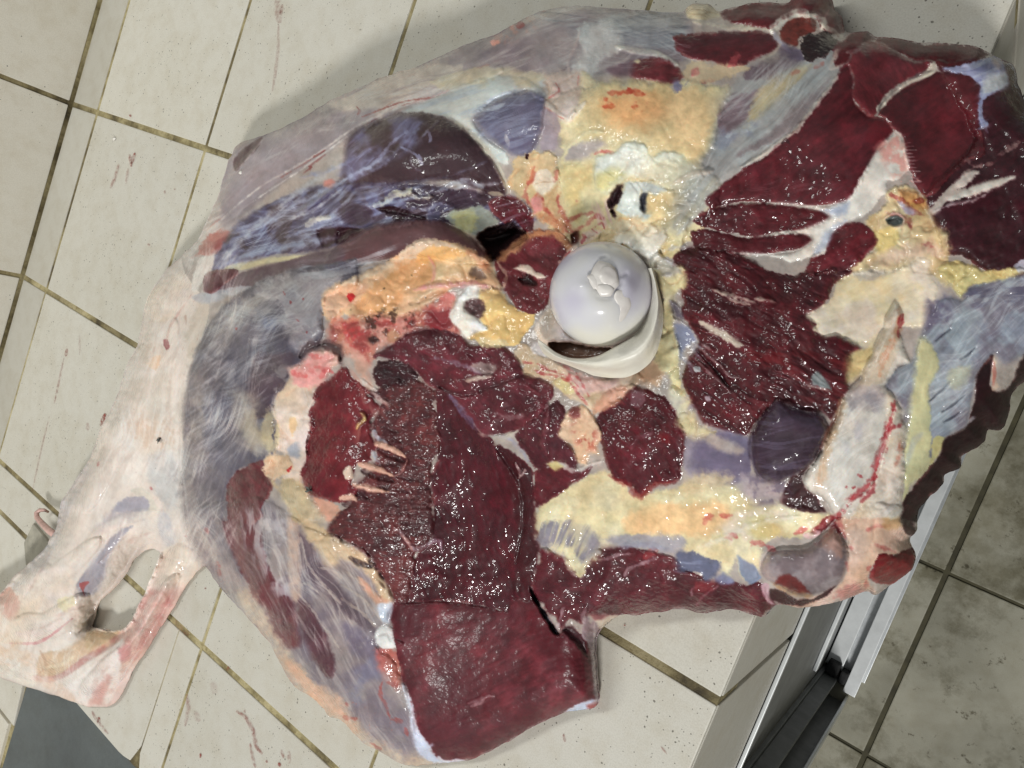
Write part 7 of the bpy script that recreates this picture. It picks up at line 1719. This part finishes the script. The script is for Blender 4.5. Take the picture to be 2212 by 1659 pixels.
def ball_patch(name, pts, thick, mat, colour=None):
    """ragged flap lying on the ball: domed, with edges"""
    P = crv(pts, True, 3)
    cx_, cy_ = P.mean(0)
    rings = [1.0, 0.94, 0.75, 0.5, 0.25]
    lifts = [-0.0004, thick * 0.65, thick, thick * 1.1, thick * 1.15]
    vs, fs = [], []; n = len(P)
    rs = np.random.RandomState(5)
    for r, lf in zip(rings, lifts):
        for p in P:
            q = (cx_ + (p[0] - cx_) * r, cy_ + (p[1] - cy_) * r)
            k = lf * (1 + 0.22 * math.sin(q[0] * 0.035 + q[1] * 0.018) + 0.14 * math.sin(q[1] * 0.05 - q[0] * 0.03)) if lf > 0 else lf
            vs.append(on_ball(q[0], q[1], k) - BC)
    for i in range(len(rings) - 1):
        for k in range(n):
            k2 = (k + 1) % n
            fs.append((i * n + k, i * n + k2, (i + 1) * n + k2, (i + 1) * n + k))
    vs.append(on_ball(cx_, cy_, thick * 1.15) - BC); c0 = len(vs) - 1
    for k in range(n): fs.append(((len(rings) - 1) * n + k, (len(rings) - 1) * n + (k + 1) % n, c0))
    m_ = mesh_np(name, vs, fs)
    bm = bmesh.new(); bm.from_mesh(m_); bmesh.ops.recalc_face_normals(bm, faces=bm.faces[:]); bm.to_mesh(m_); bm.free()
    return link(name, m_, mat, ball)


ball.matrix_basis = Matrix.Translation(ball.location)
def bp(*a, **k):
    o = ball_patch(*a, **k); o.location = (0, 0, 0); return o


bp('ligament_stump', [(520, 590), (560, 480), (610, 420), (700, 440), (760, 480), (790, 560), (800, 640), (760, 690), (720, 750), (630, 750), (590, 690), (540, 650)], 0.0007, ml.m)
bp('ligament_flap', [(600, 560), (640, 470), (720, 460), (780, 520), (790, 600), (740, 650), (650, 640)], 0.0012, ml.m)
bp('ligament_flap', [(590, 690), (600, 640), (690, 630), (760, 680), (720, 740), (630, 745)], 0.0013, ml.m)
bp('ligament_flap', [(770, 700), (850, 690), (900, 760), (915, 840), (880, 920), (830, 1010), (790, 1010), (810, 900), (780, 820), (750, 760)], 0.0005, ml.m)
bp('ligament_flap', [(520, 600), (500, 560), (560, 540), (600, 600), (600, 680), (560, 680), (540, 640)], 0.0008, ml.m)

# white fibrous rim: a crescent lip standing round the lower right of the ball
mr_ = NT('fibrous_rim')
tc = mr_.n('ShaderNodeAttribute', attribute_name='Col', attribute_type='GEOMETRY')
mr_.l(tc.outputs['Color'], mr_.b.inputs['Base Color']); mr_.b.inputs['Roughness'].default_value = 0.36
nD = mr_.noise(200.0, 4, 0.6); mr_.l(mr_.bump(nD.outputs[0], 0.4, 0.0015), mr_.b.inputs['Normal'])
inner = crv([(40, 1150), (110, 1195), (210, 1272), (330, 1322), (470, 1330), (600, 1305), (690, 1262), (780, 1212), (900, 1150), (1000, 1070), (1070, 960), (1110, 840), (1128, 700), (1115, 560), (1085, 480)], False, 6)
outer = crv([(46, 1200), (100, 1290), (180, 1345), (300, 1385), (440, 1440), (560, 1490), (720, 1512), (860, 1508), (980, 1460), (1090, 1370), (1160, 1250), (1205, 1060), (1212, 890), (1185, 740), (1125, 500)], False, 6)
n = len(inner); KR = 14
vs, cs = [], []
rs = np.random.RandomState(3)
for k in range(KR + 1):
    t = k / KR
    for i in range(n):
        p = inner[i] * (1 - t) + outer[i] * t
        a = i / (n - 1)
        zt = 0.116 + 0.006 * math.sin(a * math.pi)
        zprof = zt + 0.007 * math.sin(min(t * 1.25, 1) * math.pi) ** 0.7 * math.sin(math.pi * min(max(a * 1.0, 0.03), 0.97)) - 0.018 * max(0, t - 0.45) ** 1.2
        if k == 0: zprof = zt - 0.012
        zprof += 0.0007 * float(lattice(np.array([i * 0.12]), np.array([t * 9.0]), 77)[0])
        u, v = zc(*p); q3 = at(u, v, zprof) - BC
        hug = min(max((a - 0.50) / 0.12, 0), 1) * max(0, 1 - t / 0.30)
        if hug > 0:
            pb = (p[0] + (640 - p[0]) * (0.035 + 0.10 * t), p[1] + (735 - p[1]) * (0.035 + 0.10 * t))
            q3 = q3 * (1 - hug) + (on_ball(pb[0], pb[1], 0.0006 + 0.004 * t) - BC) * hug
        vs.append(q3)
        w = 0.5 + 0.5 * float(lattice(np.array([i * 0.16]), np.array([t * 11.0]), 78)[0]); w2 = 0.5 + 0.5 * float(lattice(np.array([i * 0.2]), np.array([t * 2.0]), 79)[0])
        c0 = np.array((236, 232, 220)) * (0.90 + 0.1 * w); c0 = c0 * (1 - 0.35 * w2 * t) + np.array((226, 214, 178)) * 0.35 * w2 * t
        cs.append(lin(c0))
fs = np.array([[k * n + i, k * n + i + 1, (k + 1) * n + i + 1, (k + 1) * n + i] for k in range(KR) for i in range(n - 1)])
rim = link('socket_rim', mesh_np('socket_rim', np.array(vs), fs[:, ::-1], True, np.array(cs)), mr_.m, leg, tuple(map(float, BC)))

# ------------------------------------------------------------------ loose things: flies, crumbs, blood on the tiles
MAT_FLY = simple('fly_body', (0.012, 0.013, 0.012, 1), 0.35, 0, 400, 0.5)
MAT_WING = simple('fly_wing', (0.10, 0.10, 0.09, 1), 0.2)


def surf(u, v):
    i = int(round((v - GY) / ST)); j = int(round((u - GX) / ST))
    return at(u, v, float(ZZ[i, j]))


def fly(u, v, ang, label):
    p = surf(u, v); r = empty('fly', tuple(map(float, p))); tag(r, label, 'fly')
    ca_, sa_ = math.cos(ang), math.sin(ang)
    def q(x, y, z): return tuple(float(a) for a in (p[0] + x * ca_ - y * sa_, p[1] + x * sa_ + y * ca_, p[2] + z))
    def tb(nm, pts, rad, mat, sq=1.0, sides=8):
        o = tube(nm, [Vector(a) - Vector(r.location) for a in pts], rad, mat, r, sides, sq); o.location = (0, 0, 0)
    tb('abdomen', [q(-0.0035, 0, 0.0014), q(-0.0025, 0, 0.0016), q(-0.001, 0, 0.0017), q(0.0002, 0, 0.0017)], [0.0003, 0.001, 0.0011, 0.0006], MAT_FLY)
    tb('thorax', [q(-0.0002, 0, 0.0017), q(0.0008, 0, 0.0019), q(0.0018, 0, 0.0017)], [0.0006, 0.0011, 0.0006], MAT_FLY)
    tb('head', [q(0.0017, 0, 0.0016), q(0.0022, 0, 0.0016), q(0.0027, 0, 0.0014)], [0.0005, 0.0008, 0.0004], MAT_FLY)
    for s in (-1, 1):
        tb('wing', [q(0.0008, 0.0006 * s, 0.0024), q(-0.0012, 0.0014 * s, 0.0026), q(-0.0040, 0.0018 * s, 0.0022)], [0.0003, 0.0009, 0.0004], MAT_WING, 0.12)
        for k in (-1, 0, 1): tb('leg', [q(0.0006 + k * 0.0006, 0.0006 * s, 0.0014), q(0.0006 + k * 0.0012, 0.0020 * s, 0.0016), q(0.0006 + k * 0.0018, 0.0028 * s, 0.0001)], 0.00013, MAT_FLY, 1, 5)


fly(*K('d', (1042, 1190))[0], 1.1, 'small dark fly sitting on the pale pink shank skin')
fly(*K('d', (2015, 1515))[0], 0.3, 'small dark fly at the lower edge of the red flap of muscle')


def blob(name, u, v, z, r, h, mat, elong=1.0, ang=0.0, n=14, sd=1, parent=None):
    p = at(u, v, z); rs = np.random.RandomState(sd)
    ca_, sa_ = math.cos(ang), math.sin(ang)
    vs, fs = [], []
    rad = [1 + 0.22 * rs.randn() for _ in range(n)]
    for k_, (f_, hh) in enumerate(((1.0, 0.0), (0.85, 0.7), (0.45, 1.0))):
        for i in range(n):
            t = 2 * math.pi * i / n
            x, y = r * rad[i] * f_ * math.cos(t) * elong, r * rad[i] * f_ * math.sin(t)
            vs.append((p[0] + x * ca_ - y * sa_, p[1] + x * sa_ + y * ca_, p[2] + hh * h))
    for k_ in range(2):
        for i in range(n):
            j = (i + 1) % n; fs.append((k_ * n + i, k_ * n + j, (k_ + 1) * n + j, (k_ + 1) * n + i))
    fs.append(tuple(2 * n + i for i in range(n)))
    return vs, fs


MAT_CRUMB = simple('fat_crumb', linc(226, 222, 214), 0.35, 0, 300, 0.1)
for (u, v, r, lab) in ((K('a', (742, 900))[0] + (0.0022, 'white crumb of fat on the beige tile beside the left grout cross')),
                       (K('a', (1562, 1120))[0] + (0.0020, 'white crumb of fat on the grey skin at the leg\'s upper left corner'))):
    z = 0.0005 if u < 400 else surf(u, v)[2]
    vs, fs = blob('fat_crumb', u, v, z, r, r * 0.8, MAT_CRUMB, 1.2, 0.4, 10, int(u))
    o = link('fat_crumb', mesh_np('fat_crumb', vs, fs), MAT_CRUMB); tag(o, lab, 'crumb')

# pink tendon loop sticking out behind the hock and the pale stub beside it
MAT_PINK = simple('pink_tissue', linc(208, 170, 160), 0.35, 0, 120, 0.3, 0.3)
lp = [at(u, v, z) for u, v, z in ((125, 1160, 0.03), (106, 1146, 0.024), (90, 1130, 0.020), (80, 1118, 0.018), (79, 1108, 0.017), (86, 1102, 0.015), (96, 1102, 0.012), (104, 1106, 0.006))]
o = tube('tendon_loop', [Vector(map(float, p)) - leg.location for p in lp], [0.0042, 0.004, 0.0036, 0.0032, 0.003, 0.0026, 0.0022, 0.0016], MAT_PINK, leg, 12); o.location = (0, 0, 0)
MAT_STUB = simple('weathered_plaster', linc(160, 156, 142), 0.7, 0, 60, 0.25, 0.5)
s0 = [at(u, v, 0.0) for u, v in ((58, 1172), (78, 1130), (112, 1172), (112, 1216), (62, 1220))]
me = prism_mesh('plaster_patch', [(float(p[0]), float(p[1])) for p in s0], -0.002, 0.004, 0.0015)
link('plaster_patch', me, MAT_STUB, counter)

# blood: drops and thin smears on the tiles
bt = NT('blood_smear')
nb1 = bt.noise(220.0, 5, 0.7)
bt.b.inputs['Base Color'].default_value = linc(150, 66, 56); bt.b.inputs['Roughness'].default_value = 0.35
al = bt.n('ShaderNodeAttribute', attribute_name='gloss', attribute_type='GEOMETRY')
mm_ = bt.n('ShaderNodeMath', operation='MULTIPLY'); bt.l(al.outputs['Fac'], mm_.inputs[0])
bt.l(bt.ramp(nb1.outputs[0], [(0.38, (0, 0, 0, 1)), (0.6, (1, 1, 1, 1))]), mm_.inputs[1]); bt.l(mm_.outputs[0], bt.b.inputs['Alpha'])
AV, AF, AA = [], [], []


def smear(pts, w, alpha):
    """thin film of watery blood along a line"""
    P = crv(pts, False, 4); n = len(P)
    b0 = len(AV)
    for i, p in enumerate(P):
        d = P[min(i + 1, n - 1)] - P[max(i - 1, 0)]; d = d / (np.linalg.norm(d) + 1e-9); nn = np.array((-d[1], d[0]))
        ww = w * 0.5 * math.sin(math.pi * (0.06 + 0.88 * i / (n - 1))) ** 0.5
        for k, s_ in enumerate((-1, -0.45, 0.45, 1)):
            q = p + nn * ww * s_
            pt = at(q[0], q[1], 0.0006)
            AV.append(pt); AA.append(alpha if k in (1, 2) else 0.0)
    for i in range(n - 1):
        for k in range(3):
            a = b0 + i * 4 + k; AF.append((a, a + 1, a + 5, a + 4))


for q, w, a in ((K('a', (840, 1000), (850, 1080)), 9, .7), (K('a', (875, 990), (850, 1060)), 9, .8), (K('a', (770, 1060), (740, 1160), (715, 1220)), 9, .45), (K('a', (830, 1090), (815, 1190)), 7, .4),
                (K('a', (1800, -20), (1800, 60), (1810, 150)), 22, .28), (K('a', (1805, 160), (1800, 330), (1785, 460), (1765, 590)), 9, .30), (K('a', (1830, 30), (1815, 100)), 10, .35),
                (K('d', (435, 600), (425, 650)), 9, .5), (K('d', (415, 660), (385, 800), (350, 960)), 6, .38), (K('d', (320, 1040), (270, 1240), (210, 1520)), 5, .30), (K('d', (685, 1020), (670, 1060), (655, 1105)), 13, .9), (K('d', (515, 500), (515, 640)), 6, .2), (K('d', (565, 1080), (570, 1130)), 12, .25),
                (K('g', (640, 1330), (638, 1370)), 9, .85), (K('g', (595, 1290), (620, 1340), (700, 1440)), 9, .4), (K('g', (1298, 1565), (1298, 1595)), 7, .95), (K('g', (1480, 1000), (1475, 1030)), 8, .6), (K('g', (1210, 1180), (1220, 1280), (1195, 1390)), 12, .35), (K('g', (1530, 1290), (1590, 1330), (1640, 1420), (1660, 1520), (1700, 1570)), 12, .5), (K('g', (1620, 1500), (1640, 1600), (1655, 1659)), 9, .45), (K('g', (1820, 1540), (1840, 1600)), 8, .5), (K('g', (1870, 1550), (1875, 1630)), 10, .4), (K('g', (1585, 1280), (1585, 1300)), 6, .8), (K('g', (1725, 1610), (1730, 1625)), 6, .8), (K('g', (1260, 1290), (1290, 1360)), 20, .16), (K('g', (1120, 700), (1180, 760), (1220, 800)), 18, .2), (K('g', (1380, 1100), (1390, 1180)), 22, .15),
                (K('h', (1440, 1440), (1450, 1490)), 8, .9), (K('h', (2070, 1520), (2110, 1570)), 5, .4), (K('h', (1835, 728), (1838, 740)), 5, .9), (K('g', (1330, 490), (1332, 500)), 6, .6), (K('g', (1805, 1625), (1815, 1650)), 9, .8), (K('h', (20, 800), (60, 860)), 5, .1),
                (K('a', (225, 495), (225, 515)), 7, .0), (K('a', (840, 742), (848, 758)), 6, .9), (K('a', (960, 1580), (966, 1592)), 7, .9), (K('a', (1065, 1235), (1068, 1255)), 5, .7), (K('a', (1130, 1222), (1134, 1230)), 5, .6)):
    smear(q, w, a)
rs = np.random.RandomState(9)
sm = mesh_np('blood_smears', np.array(AV), np.array(AF), True, None, np.array(AA))
o = link('blood_smears', sm, bt.m); tag(o, None, None, None, 'stuff')
